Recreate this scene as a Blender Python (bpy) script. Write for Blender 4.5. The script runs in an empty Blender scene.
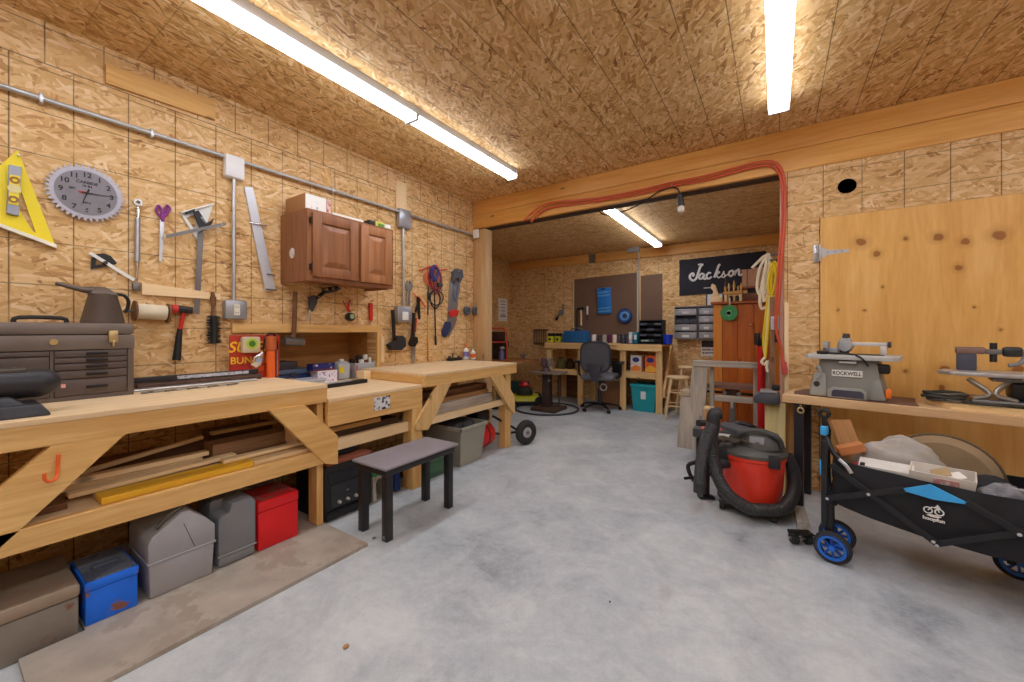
import bpy, bmesh, math, random
from mathutils import Vector, Matrix, Euler
R = random.Random(7)
SC = bpy.context.scene
COL = SC.collection
PI = math.pi
# ---------------------------------------------------------------- camera model (used to survey the photograph)
FPX, CX, HY, CH, YAW = 395.0, 512.0, 330.5, 1.16, math.radians(33.7)
FW = (-math.sin(YAW), math.cos(YAW)); RT = (math.cos(YAW), math.sin(YAW))
def ray(u, v):
    a = (u - CX) / FPX
    return (FW[0] + a*RT[0], FW[1] + a*RT[1], (HY - v) / FPX)
def atz(u, v, z):
    d = ray(u, v); t = (z - CH) / d[2]; return (d[0]*t, d[1]*t, z)
def atx(u, v, x):
    d = ray(u, v); t = x / d[0]; return (x, d[1]*t, CH + d[2]*t)
def aty(u, v, y):
    d = ray(u, v); t = y / d[1]; return (d[0]*t, y, CH + d[2]*t)
class XF:            # survey of a plane x = const; returns (along +y, up) from an origin
    def __init__(s, u, v, x):
        s.x = x; p = atx(u, v, x); s.o = p; s.y, s.z = p[1], p[2]
    def __call__(s, u, v):
        p = atx(u, v, s.x); return (p[1]-s.y, p[2]-s.z)
class YF:            # survey of a plane y = const; returns (along +x, up)
    def __init__(s, u, v, y):
        s.yy = y; p = aty(u, v, y); s.o = p; s.x, s.z = p[0], p[2]
    def __call__(s, u, v):
        p = aty(u, v, s.yy); return (p[0]-s.x, p[2]-s.z)
# ---------------------------------------------------------------- materials
def lin(c):
    f = lambda q: q/12.92 if q <= .04045 else ((q+.055)/1.055)**2.4
    return tuple(f(x/255.0) for x in c[:3]) + (1.0,)
MATS = {}
def _new(name):
    m = bpy.data.materials.new(name); m.use_nodes = True
    nt = m.node_tree; b = nt.nodes['Principled BSDF']
    return m, nt, b
def N(nt, t, **kw):
    n = nt.nodes.new(t)
    for k, v in kw.items(): setattr(n, k, v)
    return n
def math_(nt, op, a, b=None, clamp=False):
    n = N(nt, 'ShaderNodeMath', operation=op, use_clamp=clamp)
    for i, q in enumerate((a, b)):
        if q is None: continue
        if isinstance(q, (int, float)): n.inputs[i].default_value = q
        else: nt.links.new(q, n.inputs[i])
    return n.outputs[0]
def mixc(nt, fac, a, b, mode='MIX'):
    n = N(nt, 'ShaderNodeMix', data_type='RGBA', blend_type=mode)
    for s, q in ((n.inputs[0], fac), (n.inputs[6], a), (n.inputs[7], b)):
        if isinstance(q, (int, float)): s.default_value = q
        elif isinstance(q, tuple): s.default_value = q
        else: nt.links.new(q, s)
    return n.outputs[2]
def ramp(nt, fac, stops, interp='LINEAR'):
    n = N(nt, 'ShaderNodeValToRGB'); cr = n.color_ramp; cr.interpolation = interp
    while len(cr.elements) < len(stops): cr.elements.new(.5)
    for e, (p, c) in zip(cr.elements, stops):
        e.position = p; e.color = c if len(c) == 4 else lin(c)
    nt.links.new(fac, n.inputs[0]); return n.outputs[0]
def coords(nt, scale=(1,1,1), rot=(0,0,0), rnd=True):
    tc = N(nt, 'ShaderNodeTexCoord'); v = tc.outputs['Object']
    if rnd:
        oi = N(nt, 'ShaderNodeObjectInfo')
        mu = N(nt, 'ShaderNodeVectorMath', operation='SCALE'); mu.inputs[0].default_value = (37, 53, 71)
        nt.links.new(oi.outputs['Random'], mu.inputs['Scale'])
        ad = N(nt, 'ShaderNodeVectorMath', operation='ADD'); nt.links.new(v, ad.inputs[0]); nt.links.new(mu.outputs[0], ad.inputs[1]); v = ad.outputs[0]
    mp = N(nt, 'ShaderNodeMapping'); mp.inputs['Scale'].default_value = scale; mp.inputs['Rotation'].default_value = rot
    nt.links.new(v, mp.inputs[0]); return mp.outputs[0]
def noise(nt, vec, scale, detail=3, rough=.55, dist=0):
    n = N(nt, 'ShaderNodeTexNoise'); n.inputs['Scale'].default_value = scale; n.inputs['Detail'].default_value = detail
    n.inputs['Roughness'].default_value = rough; n.inputs['Distortion'].default_value = dist
    nt.links.new(vec, n.inputs['Vector']); return n.outputs['Fac']
def bump(nt, b, h, strength=.3, dist=.01):
    n = N(nt, 'ShaderNodeBump'); n.inputs['Strength'].default_value = strength; n.inputs['Distance'].default_value = dist
    nt.links.new(h, n.inputs['Height']); nt.links.new(n.outputs[0], b.inputs['Normal'])
def P(name, rgb, rough=.5, metal=0, var=.10, vs=9, spots=None, bmp=0, emit=0, alpha=1, trans=0, spec=None):
    """plain paint / plastic / metal with slight procedural unevenness; spots=(rgb, threshold, scale) adds worn patches"""
    if name in MATS: return MATS[name]
    m, nt, b = _new(name)
    v = coords(nt)
    f = noise(nt, v, vs, 4)
    k = tuple(max(0, x*(1-var)) for x in lin(rgb)[:3]) + (1,); l = tuple(min(1, x*(1+var)) for x in lin(rgb)[:3]) + (1,)
    c = ramp(nt, f, [(.3, k), (.7, l)])
    if spots:
        g = noise(nt, v, spots[2], 5, .65)
        s = ramp(nt, g, [(spots[1], (0,0,0,1)), (spots[1]+.05, (1,1,1,1))])
        c = mixc(nt, s, c, lin(spots[0]))
    nt.links.new(c, b.inputs['Base Color'])
    b.inputs['Roughness'].default_value = rough; b.inputs['Metallic'].default_value = metal
    if spec is not None: b.inputs['Specular IOR Level'].default_value = spec
    if bmp: bump(nt, b, noise(nt, v, vs*6, 3), bmp, .004)
    if emit:
        b.inputs['Emission Color'].default_value = lin(rgb); b.inputs['Emission Strength'].default_value = emit
    if alpha < 1: b.inputs['Alpha'].default_value = alpha
    if trans: b.inputs['Transmission Weight'].default_value = trans
    MATS[name] = m; return m
def WOOD(name, dark, light, axis='x', rough=.6, knots=True, fine=1.0):
    if name in MATS: return MATS[name]
    m, nt, b = _new(name)
    sc = {'x': (.07,1,1), 'y': (1,.07,1), 'z': (1,1,.07)}[axis]
    v = coords(nt, sc)
    f1 = noise(nt, v, 26*fine, 4, .6, .6); f2 = noise(nt, v, 110*fine, 2)
    f3 = noise(nt, v, 4, 2)
    f = math_(nt, 'ADD', math_(nt, 'MULTIPLY', f1, .6), math_(nt, 'ADD', math_(nt, 'MULTIPLY', f2, .2), math_(nt, 'MULTIPLY', f3, .2)))
    mid = tuple((a+c)/2 for a, c in zip(dark, light))
    c = ramp(nt, f, [(.33, dark), (.5, mid), (.66, light)])
    if knots:
        sk = {'x': (.45,1,1), 'y': (1,.45,1), 'z': (1,1,.45)}[axis]
        v2 = coords(nt, sk)
        vo = N(nt, 'ShaderNodeTexVoronoi'); vo.inputs['Scale'].default_value = 7.0; nt.links.new(v2, vo.inputs['Vector'])
        kn = ramp(nt, vo.outputs['Distance'], [(.05, (1,1,1,1)), (.11, (0,0,0,1))])
        c = mixc(nt, math_(nt, 'MULTIPLY', kn, .75), c, lin(tuple(q*.5 for q in dark)))
    nt.links.new(c, b.inputs['Base Color']); b.inputs['Roughness'].default_value = rough
    bump(nt, b, f1, .15, .003)
    MATS[name] = m; return m
def OSB(name, a, bx, off=(0,0), step=(.2032,.2032), tint=1.0, turn=0, upper=None, fade=(.75,.75), seams=None, warm=0, contrast=1.0):
    """oriented strand board on the plane of object axes a, bx with its printed nail lines"""
    if name in MATS: return MATS[name]
    m, nt, b = _new(name)
    tc = N(nt, 'ShaderNodeTexCoord'); sp = N(nt, 'ShaderNodeSeparateXYZ'); nt.links.new(tc.outputs['Object'], sp.inputs[0])
    ix = {'x': 0, 'y': 1, 'z': 2}
    A, Bv = sp.outputs[ix[a]], sp.outputs[ix[bx]]
    cb = N(nt, 'ShaderNodeCombineXYZ'); nt.links.new(A, cb.inputs[0]); nt.links.new(Bv, cb.inputs[1]); p = cb.outputs[0]
    # gentle warp so that strands are not straight
    nz = N(nt, 'ShaderNodeTexNoise'); nz.inputs['Scale'].default_value = 9; nz.inputs['Detail'].default_value = 2; nt.links.new(p, nz.inputs['Vector'])
    wv = N(nt, 'ShaderNodeVectorMath', operation='MULTIPLY_ADD'); nt.links.new(nz.outputs['Color'], wv.inputs[0])
    wv.inputs[1].default_value = (.035,.035,0); nt.links.new(p, wv.inputs[2])
    tone = None; hh = None
    for i, (ang, sx, sy) in enumerate(((turn+.12, 13, 62), (turn-.45, 15, 70), (turn+.75, 17, 58), (turn+1.5, 15, 66))):
        mp = N(nt, 'ShaderNodeMapping'); mp.inputs['Rotation'].default_value = (0,0,ang); mp.inputs['Location'].default_value = (i*3.3, i*7.1, 0)
        nt.links.new(wv.outputs[0], mp.inputs[0])
        m2 = N(nt, 'ShaderNodeMapping'); m2.inputs['Scale'].default_value = (sx, sy, 1); nt.links.new(mp.outputs[0], m2.inputs[0])
        vo = N(nt, 'ShaderNodeTexVoronoi', voronoi_dimensions='2D'); vo.inputs['Scale'].default_value = 1; nt.links.new(m2.outputs[0], vo.inputs['Vector'])
        sc = N(nt, 'ShaderNodeSeparateColor'); nt.links.new(vo.outputs['Color'], sc.inputs[0])
        # fine grain inside the strand
        g = noise(nt, m2.outputs[0], 1.6, 3)
        t = math_(nt, 'ADD', math_(nt, 'MULTIPLY', sc.outputs[0], .72), math_(nt, 'MULTIPLY', g, .28))
        h = math_(nt, 'MULTIPLY', sc.outputs[1], (1, .95, .85, .7)[i])
        if tone is None: tone, hh = t, h
        else:
            gt = math_(nt, 'GREATER_THAN', h, hh)
            mx = N(nt, 'ShaderNodeMix', data_type='FLOAT'); nt.links.new(gt, mx.inputs[0]); nt.links.new(tone, mx.inputs[2]); nt.links.new(t, mx.inputs[3])
            tone = mx.outputs[0]; hh = math_(nt, 'MAXIMUM', h, hh)
    big = noise(nt, p, 2.2, 3)
    tone = math_(nt, 'ADD', tone, math_(nt, 'MULTIPLY', math_(nt, 'SUBTRACT', big, .5), .35))
    base = [(.03, (112,70,36)), (.13, (172,122,68)), (.27, (204,156,94)), (.52, (217,173,111)), (.76, (228,188,131)), (.95, (240,212,164))]
    mean = (214,172,116)
    base = [(q, tuple(min(255, (mm + (x-mm)*contrast)*tint*w) for x, mm, w in zip(c, mean, (1, 1-.04*warm, 1-.14*warm)))) for q, c in base]
    c = ramp(nt, tone, base)
    # printed lines
    ln = None
    for q, o, st, fd in ((A, off[0], step[0], fade[0]), (Bv, off[1], step[1], fade[1])):
        qq = math_(nt, 'SUBTRACT', q, o)
        if upper and q is A:   # the top course of sheets is cut to another pitch
            ab = math_(nt, 'GREATER_THAN', Bv, upper[0]); qq = math_(nt, 'ADD', qq, math_(nt, 'MULTIPLY', ab, upper[1]))
        w = N(nt, 'ShaderNodeMath', operation='PINGPONG'); nt.links.new(qq, w.inputs[0]); w.inputs[1].default_value = st/2
        l = ramp(nt, w.outputs[0], [(.0015, (1,1,1,1)), (.0034, (0,0,0,1))])
        brk = ramp(nt, noise(nt, p, 3.1, 3), [(.30, (.25,.25,.25,1)), (.46, (1,1,1,1))])
        l = math_(nt, 'MULTIPLY', math_(nt, 'MULTIPLY', l, brk), fd)
        ln = l if ln is None else math_(nt, 'MAXIMUM', ln, l)
    for (q, o) in (seams or []):
        d = math_(nt, 'ABSOLUTE', math_(nt, 'SUBTRACT', A if q == 'a' else Bv, o))
        l = ramp(nt, d, [(.0022, (1,1,1,1)), (.0042, (0,0,0,1))])
        ln = math_(nt, 'MAXIMUM', ln, math_(nt, 'MULTIPLY', l, .9))
    c = mixc(nt, ln, c, lin((48,34,24)))
    nt.links.new(c, b.inputs['Base Color']); b.inputs['Roughness'].default_value = .62
    b.inputs['Specular IOR Level'].default_value = .3
    bump(nt, b, hh, .25, .003)
    MATS[name] = m; return m
# ---------------------------------------------------------------- geometry builder
def catmull(pts, k=6, closed=False):
    pts = [Vector(p) for p in pts]; n = len(pts); out = []
    if n < 3 or k < 2: return pts
    rng = range(n if closed else n-1)
    for i in rng:
        if closed: p0, p1, p2, p3 = pts[(i-1) % n], pts[i], pts[(i+1) % n], pts[(i+2) % n]
        else:
            p1, p2 = pts[i], pts[i+1]; p0 = pts[i-1] if i else p1*2-p2; p3 = pts[i+2] if i+2 < n else p2*2-p1
        for j in range(k):
            t = j/k
            out.append(.5*((2*p1)+(p2-p0)*t+(2*p0-5*p1+4*p2-p3)*t*t+(3*p1-p0-3*p2+p3)*t**3))
    if not closed: out.append(pts[-1])
    return out
class B:
    def __init__(s): s.bm = bmesh.new()
    def raw(s, vs, fs, M=None):
        v = [s.bm.verts.new(M @ Vector(q) if M else Vector(q)) for q in vs]
        for f in fs:
            try: s.bm.faces.new([v[i] for i in f])
            except ValueError: pass
        return s
    def merge(s, tmp, M=None):
        tmp.verts.ensure_lookup_table(); tmp.verts.index_update()
        s.raw([q.co.copy() for q in tmp.verts], [[q.index for q in f.verts] for f in tmp.faces], M); tmp.free(); return s
    def box(s, x0, x1, y0, y1, z0, z1, bev=0, M=None, seg=2):
        t = bmesh.new()
        v = [t.verts.new(q) for q in ((x0,y0,z0),(x1,y0,z0),(x1,y1,z0),(x0,y1,z0),(x0,y0,z1),(x1,y0,z1),(x1,y1,z1),(x0,y1,z1))]
        for f in ((3,2,1,0),(4,5,6,7),(0,1,5,4),(1,2,6,5),(2,3,7,6),(3,0,4,7)): t.faces.new([v[i] for i in f])
        if bev: bmesh.ops.bevel(t, geom=t.edges[:], offset=min(bev, .45*min(abs(x1-x0), abs(y1-y0), abs(z1-z0))), segments=seg, affect='EDGES', profile=.5)
        return s.merge(t, M)
    def frustum(s, x0, x1, y0, y1, z0, X0, X1, Y0, Y1, z1, bev=0, M=None):
        t = bmesh.new()
        v = [t.verts.new(q) for q in ((x0,y0,z0),(x1,y0,z0),(x1,y1,z0),(x0,y1,z0),(X0,Y0,z1),(X1,Y0,z1),(X1,Y1,z1),(X0,Y1,z1))]
        for f in ((3,2,1,0),(4,5,6,7),(0,1,5,4),(1,2,6,5),(2,3,7,6),(3,0,4,7)): t.faces.new([v[i] for i in f])
        if bev: bmesh.ops.bevel(t, geom=t.edges[:], offset=bev, segments=2, affect='EDGES', profile=.5)
        return s.merge(t, M)
    def tray(s, x0, x1, y0, y1, z0, X0, X1, Y0, Y1, z1, th=.004):   # open tub with wall thickness
        o0 = [(x0,y0,z0),(x1,y0,z0),(x1,y1,z0),(x0,y1,z0)]; o1 = [(X0,Y0,z1),(X1,Y0,z1),(X1,Y1,z1),(X0,Y1,z1)]
        i1 = [(X0+th,Y0+th,z1),(X1-th,Y0+th,z1),(X1-th,Y1-th,z1),(X0+th,Y1-th,z1)]
        i0 = [(x0+th,y0+th,z0+th),(x1-th,y0+th,z0+th),(x1-th,y1-th,z0+th),(x0+th,y1-th,z0+th)]
        fs = [(3,2,1,0)]
        for k in (0, 4, 8):
            for i in range(4): j = (i+1) % 4; fs.append((k+i, k+j, k+4+j, k+4+i))
        fs.append((12,13,14,15))
        return s.raw(o0+o1+i1+i0, fs)
    def cyl(s, p0, p1, r0, r1=None, n=16, caps=True):
        r1 = r0 if r1 is None else r1
        p0, p1 = Vector(p0), Vector(p1); d = (p1-p0)
        q = d.to_track_quat('Z', 'Y').to_matrix()
        vs = []
        for p, r in ((p0, r0), (p1, r1)):
            for i in range(n): a = 2*PI*i/n; vs.append(p + q @ Vector((r*math.cos(a), r*math.sin(a), 0)))
        fs = [(i, (i+1) % n, n+(i+1) % n, n+i) for i in range(n)]
        if caps: fs += [tuple(range(n-1, -1, -1)), tuple(range(n, 2*n))]
        return s.raw(vs, fs)
    def tube(s, pts, r, n=8, k=5, closed=False, flat=1.0, taper=None):
        pts = catmull(pts, k, closed); m = len(pts)
        rs = [r]*m if taper is None else [r + (taper-r)*i/(m-1) for i in range(m)]
        up = None; vs = []
        for i, p in enumerate(pts):
            a = pts[(i+1) % m] if (closed or i < m-1) else pts[i]; b_ = pts[i-1] if (closed or i > 0) else pts[0]
            d = (a-b_)
            if d.length < 1e-9: d = Vector((0,0,1))
            d.normalize()
            if up is None:
                up = d.orthogonal().normalized() if abs(d.z) > .9 else (Vector((0,0,1)) - d*d.z).normalized()
            else:
                up = up - d*up.dot(d)
                if up.length < 1e-6: up = d.orthogonal()
                up.normalize()
            sd = d.cross(up)
            for j in range(n): w = 2*PI*j/n; vs.append(p + (up*math.cos(w)*flat + sd*math.sin(w))*rs[i])
        fs = []
        for i in range(m if closed else m-1):
            for j in range(n): fs.append((i*n+j, i*n+(j+1) % n, ((i+1) % m)*n+(j+1) % n, ((i+1) % m)*n+j))
        if not closed: fs += [tuple(range(n-1, -1, -1)), tuple(range((m-1)*n, m*n))]
        return s.raw(vs, fs)
    def lathe(s, prof, M=None, n=24):
        vs = []; fs = []
        for r, z in prof:
            for i in range(n): a = 2*PI*i/n; vs.append((max(r,1e-4)*math.cos(a), max(r,1e-4)*math.sin(a), z))
        for k in range(len(prof)-1):
            for i in range(n): j = (i+1) % n; fs.append((k*n+i, k*n+j, (k+1)*n+j, (k+1)*n+i))
        fs += [tuple(range(n-1, -1, -1)), tuple(range((len(prof)-1)*n, len(prof)*n))]
        return s.raw(vs, fs, M)
    def prism(s, outer, y0, y1, holes=(), plane='xz', M=None, bev=0):
        """outline in the plane's two axes, thickness along the third"""
        t = bmesh.new(); es = []
        def P3(q, d): return {'xz': (q[0], d, q[1]), 'xy': (q[0], q[1], d), 'yz': (d, q[0], q[1])}[plane]
        for loop in [outer]+list(holes):
            v = [t.verts.new(P3(q, y0)) for q in loop]
            es += [t.edges.new((v[i], v[(i+1) % len(v)])) for i in range(len(v))]
        if holes: bmesh.ops.triangle_fill(t, use_beauty=True, edges=es)
        else: t.faces.new(t.verts[:])
        r = bmesh.ops.extrude_face_region(t, geom=t.faces[:])
        mv = {'xz': (0,y1-y0,0), 'xy': (0,0,y1-y0), 'yz': (y1-y0,0,0)}[plane]
        bmesh.ops.translate(t, vec=mv, verts=[g for g in r['geom'] if isinstance(g, bmesh.types.BMVert)])
        if not holes:   # extrude drops the source cap when it becomes interior; make sure both ends exist
            pass
        if bev and not holes: 
            bmesh.ops.recalc_face_normals(t, faces=t.faces[:])
            bmesh.ops.bevel(t, geom=t.edges[:], offset=bev, segments=2, affect='EDGES', profile=.5)
        return s.merge(t, M)
    def ball(s, c, r, sc=(1,1,1), n=12, M=None):
        t = bmesh.new(); bmesh.ops.create_uvsphere(t, u_segments=n*2, v_segments=n, radius=r)
        mm = Matrix.Translation(Vector(c)) @ Matrix.Diagonal((*sc, 1))
        return s.merge(t, (M @ mm) if M else mm)
    def torus(s, c, R0, r, axis='z', n=32, m=10, a0=0, a1=2*PI):
        pts = []
        full = abs(a1-a0-2*PI) < 1e-6
        for i in range(n if full else n+1):
            a = a0 + (a1-a0)*i/n; q = (R0*math.cos(a), R0*math.sin(a))
            pts.append(Vector(c) + Vector({'z': (q[0], q[1], 0), 'y': (q[0], 0, q[1]), 'x': (0, q[0], q[1])}[axis]))
        return s.tube(pts, r, m, 1, full)
    def text(s, body, size, M, ext=.0006, shear=0, align='CENTER', bold=0):
        cu = bpy.data.curves.new('t', 'FONT'); cu.body = body; cu.size = size; cu.extrude = ext; cu.align_x = align; cu.align_y = 'CENTER'; cu.shear = shear; cu.offset = bold
        ob = bpy.data.objects.new('t', cu); COL.objects.link(ob)
        dg = bpy.context.evaluated_depsgraph_get(); me = bpy.data.meshes.new_from_object(ob.evaluated_get(dg))
        s.raw([q.co.copy() for q in me.vertices], [list(q.vertices) for q in me.polygons], M)
        bpy.data.objects.remove(ob); bpy.data.curves.remove(cu); bpy.data.meshes.remove(me); return s
def FRONT(x, y, z): return Matrix.Translation((x, y, z)) @ Matrix.Rotation(PI/2, 4, 'X')    # text standing up, read from local -y
def part(parent, name, b, m, label=None, kind=None, smooth=35, loc=None, rot=None):
    me = bpy.data.meshes.new(name)
    bmesh.ops.recalc_face_normals(b.bm, faces=b.bm.faces[:])
    b.bm.to_mesh(me); b.bm.free(); me.materials.append(m)
    if smooth:
        me.shade_smooth(); me.set_sharp_from_angle(angle=math.radians(smooth))
    o = bpy.data.objects.new(name, me); COL.objects.link(o)
    if parent is not None: o.parent = parent
    if loc: o.location = loc
    if rot: o.rotation_euler = rot
    if label: o['label'] = label
    if kind: o['kind'] = kind
    return o
def tag(o, label, cat, group=None):
    o['label'] = label; o['category'] = cat
    if group: o['group'] = group
    return o
def thing(name, label, cat, loc=(0,0,0), rz=0, group=None, rot=None):
    o = bpy.data.objects.new(name, None); o.empty_display_size = .05; COL.objects.link(o)
    o.location = loc; o.rotation_euler = rot if rot else (0,0,rz)
    return tag(o, label, cat, group)
def solo(name, label, cat, b, m, loc=(0,0,0), rz=0, group=None, rot=None, smooth=35):
    o = part(None, name, b, m, smooth=smooth); o.location = loc; o.rotation_euler = rot if rot else (0,0,rz)
    return tag(o, label, cat, group)
def struct(name, b, m, parent=None, smooth=35):
    o = part(parent, name, b, m, smooth=smooth)
    if parent is None: o['kind'] = 'structure'
    return o
def copy_thing(o, loc, rz=None, label=None):
    c = o.copy(); COL.objects.link(c); c.location = loc
    if rz is not None: c.rotation_euler = (0,0,rz)
    if label: c['label'] = label
    for ch in list(o.children):
        d = ch.copy(); COL.objects.link(d); d.parent = c
        for g in list(ch.children):
            e = g.copy(); COL.objects.link(e); e.parent = d
    return c
H = PI/2
XW, YW, ZC = -2.95, 3.60, 2.66          # left wall, partition plane, ceiling
YB, XBL, ZB = 6.30, -4.25, 2.46         # back room: back wall, its left wall, its ceiling
EXPOSURE, LIGHT = 1.13, 9.0
# ================================================================= camera, render look
cam = bpy.data.cameras.new('camera'); co = bpy.data.objects.new('camera', cam); COL.objects.link(co)
co.location = (0, 0, CH); co.rotation_euler = (H, 0, YAW); cam.sensor_width = 36; cam.lens = FPX/1024*36; cam.shift_y = -10.5/1024; cam.clip_start = .02
SC.camera = co
SC.view_settings.view_transform = 'Standard'; SC.view_settings.look = 'None'; SC.view_settings.gamma = 1; SC.view_settings.use_curve_mapping = False
SC.view_settings.exposure = EXPOSURE
SC.cycles.use_denoising = True
SC.cycles.max_bounces = 8; SC.cycles.diffuse_bounces = 5; SC.cycles.sample_clamp_indirect = 6
w = bpy.data.worlds.new('world'); SC.world = w; w.use_nodes = True
w.node_tree.nodes['Background'].inputs[0].default_value = (.8,.85,1,1); w.node_tree.nodes['Background'].inputs[1].default_value = .15
# ================================================================= common materials
PINE_X, PINE_Y, PINE_Z = [WOOD('pine framing '+a, (208,156,86), (240,200,132), a) for a in 'xyz']
PALE_X, PALE_Y, PALE_Z = [WOOD('pale pine '+a, (230,196,144), (248,224,182), a) for a in 'xyz']
BEAM_X = WOOD('amber beam x', (218,152,70), (242,190,112), 'x', .5)
POST_Z = WOOD('tan post z', (186,146,98), (214,178,130), 'z', .6)
PLY_X, PLY_Y = WOOD('plywood top x', (222,190,146), (242,216,176), 'x', .6, False), WOOD('plywood top y', (222,190,146), (242,216,176), 'y', .6, False)
GREYW_X = WOOD('weathered grey wood x', (154,146,136), (212,204,192), 'x', .8, False, 1.2)
GREYW_Z = WOOD('weathered grey wood z', (152,144,132), (216,206,192), 'z', .8, False, 1.2)
GREYW_Y = WOOD('weathered grey wood y', (140,132,120), (196,186,174), 'y', .8, False, 1.2)
BROWN_X = WOOD('brown old board x', (92,58,34), (142,98,62), 'x', .7, False)
BROWN_Y = WOOD('brown old board y', (88,56,34), (138,96,62), 'y', .7, False)
CAB_Z = WOOD('cabinet oak z', (122,74,44), (164,108,68), 'z', .45, False)
CAB_X = WOOD('cabinet oak x', (122,74,44), (160,104,66), 'x', .45, False)
BLACK = P('black plastic', (26,26,28), .45); BLACKM = P('black painted steel', (30,29,30), .4, .2)
RUB = P('black rubber', (38,38,40), .7); DGREY = P('dark grey plastic', (58,58,62), .5); GREY = P('grey plastic', (128,130,134), .5)
LGREY = P('light grey plastic', (176,178,182), .45); WHITE = P('white plastic', (236,236,232), .4, 0, .03); PAPER = P('white paper', (238,236,230), .8, 0, .03)
STEEL = P('bare steel', (188,190,194), .28, .9, .06); DSTEEL = P('dull steel', (126,124,124), .42, .8, .12); GALV = P('galvanised steel', (190,192,196), .38, .75, .08, 30)
CHROME = P('chrome', (214,216,220), .16, 1, .03); RED = P('red paint', (196,30,34), .35, 0, .05); REDP = P('red plastic', (206,44,36), .4); ORANGE = P('orange plastic', (238,104,40), .45)
BLUE = P('blue plastic', (30,96,190), .4); YEL = P('yellow plastic', (240,214,40), .45, 0, .04); GREEN = P('green plastic', (34,140,70), .5); DBLUE = P('dark blue plastic', (26,50,104), .45)
CREAM = P('cream cord', (222,210,184), .85); BRONZE = P('rusty iron', (92,68,56), .7, .4, .25, 20); HOLE = P('dark void', (6,6,7), .9, 0, 0)
CARD = P('cardboard', (176,128,82), .8, 0, .06); BRASS = P('brass', (200,178,128), .35, .8)
CLEAR = P('clear plastic', (226,230,234), .18, 0, .02, alpha=.42)
# ================================================================= setting
def concrete():
    m, nt, b = _new('concrete floor')
    v = coords(nt, rnd=False)
    a = noise(nt, v, .9, 6, .6, .4); c = noise(nt, v, 3.4, 6, .65, .8); d = noise(nt, v, 22, 4, .7); e = noise(nt, v, 90, 2)
    f = math_(nt, 'ADD', math_(nt, 'MULTIPLY', a, .42), math_(nt, 'ADD', math_(nt, 'MULTIPLY', c, .34), math_(nt, 'ADD', math_(nt, 'MULTIPLY', d, .16), math_(nt, 'MULTIPLY', e, .08))))
    col = ramp(nt, f, [(.35, (132,138,147)), (.45, (172,179,186)), (.55, (196,202,206)), (.66, (216,219,219))])
    st = ramp(nt, noise(nt, v, 1.7, 5, .7, 1.0), [(.62, (0,0,0,1)), (.72, (1,1,1,1))])
    col = mixc(nt, math_(nt, 'MULTIPLY', st, .35), col, lin((152,155,160)))
    sp = ramp(nt, noise(nt, v, 60, 2), [(.74, (0,0,0,1)), (.77, (1,1,1,1))])
    col = mixc(nt, math_(nt, 'MULTIPLY', sp, .3), col, lin((96,92,88)))
    nt.links.new(col, b.inputs['Base Color'])
    r = ramp(nt, c, [(.3, (.42,.42,.42,1)), (.7, (.66,.66,.66,1))]); nt.links.new(r, b.inputs['Roughness'])
    b.inputs['Specular IOR Level'].default_value = .35
    bump(nt, b, d, .08, .004); return m
struct('floor', B().box(XBL-.1, 3.1, -2.6, YB+.1, -.12, 0), concrete())
osb_left = OSB('strand board wall', 'y', 'z', (.4316, 2.007), (.2032, .2085), upper=(2.456, .095), seams=[('b', 2.456)], fade=(.95, .8), contrast=.85, tint=1.02, warm=-.75)
osb_part = OSB('strand board partition', 'x', 'z', (.496, 2.09), (.2107, .2085), fade=(.95, .7), tint=1.02, contrast=.85, warm=-.75)
osb_ceil = OSB('strand board ceiling', 'x', 'y', (.451, 1.734), (.213, .213), tint=1.0, turn=1.2, fade=(.95, .42), warm=-.35, contrast=1.15)
osb_back = OSB('strand board back wall', 'x', 'z', (.1, 2.0), (.4, .42), fade=(.7, .4), tint=1.04, contrast=.9, warm=-.6)
osb_side = OSB('strand board side wall', 'y', 'z', (.1, 2.0), (.4, .42), fade=(.8, .5), tint=1.0, contrast=.8)
osb_cback = OSB('strand board back ceiling', 'x', 'y', (-1.10, 1.0), (1.22, 2.44), fade=(.9, .6), tint=1.02, warm=-.3, contrast=1.0)
struct('ceiling', B().box(XW-.1, 3.1, -2.6, YW+.14, ZC, ZC+.1), osb_ceil)
struct('ceiling_back', B().box(XBL-.1, .6, YW+.14, YB+.1, ZB, ZB+.1), osb_cback)
# left wall with the storage niche cut into it
ny0, ny1, nz0, nz1 = 1.345, 2.245, .75, 1.15
wl = B().box(XW-.12, XW, -2.6, ny0, 0, ZC).box(XW-.12, XW, ny1, YW+.09, 0, ZC).box(XW-.12, XW, ny0, ny1, 0, nz0).box(XW-.12, XW, ny0, ny1, nz1, ZC)
struct('wall_left', wl, osb_left)
nb = B().box(XW-.42, XW-.40, ny0-.02, ny1+.02, nz0-.02, nz1+.02).box(XW-.40, XW-.12, ny0-.02, ny0, nz0-.02, nz1+.02).box(XW-.40, XW-.12, ny1, ny1+.02, nz0-.02, nz1+.02)
nb.box(XW-.40, XW-.12, ny0, ny1, nz0-.02, nz0).box(XW-.40, XW-.12, ny0, ny1, nz1, nz1+.02)
struct('wall_niche', nb, WOOD('niche board', (170,118,62), (206,156,94), 'y', .6, False))
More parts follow.
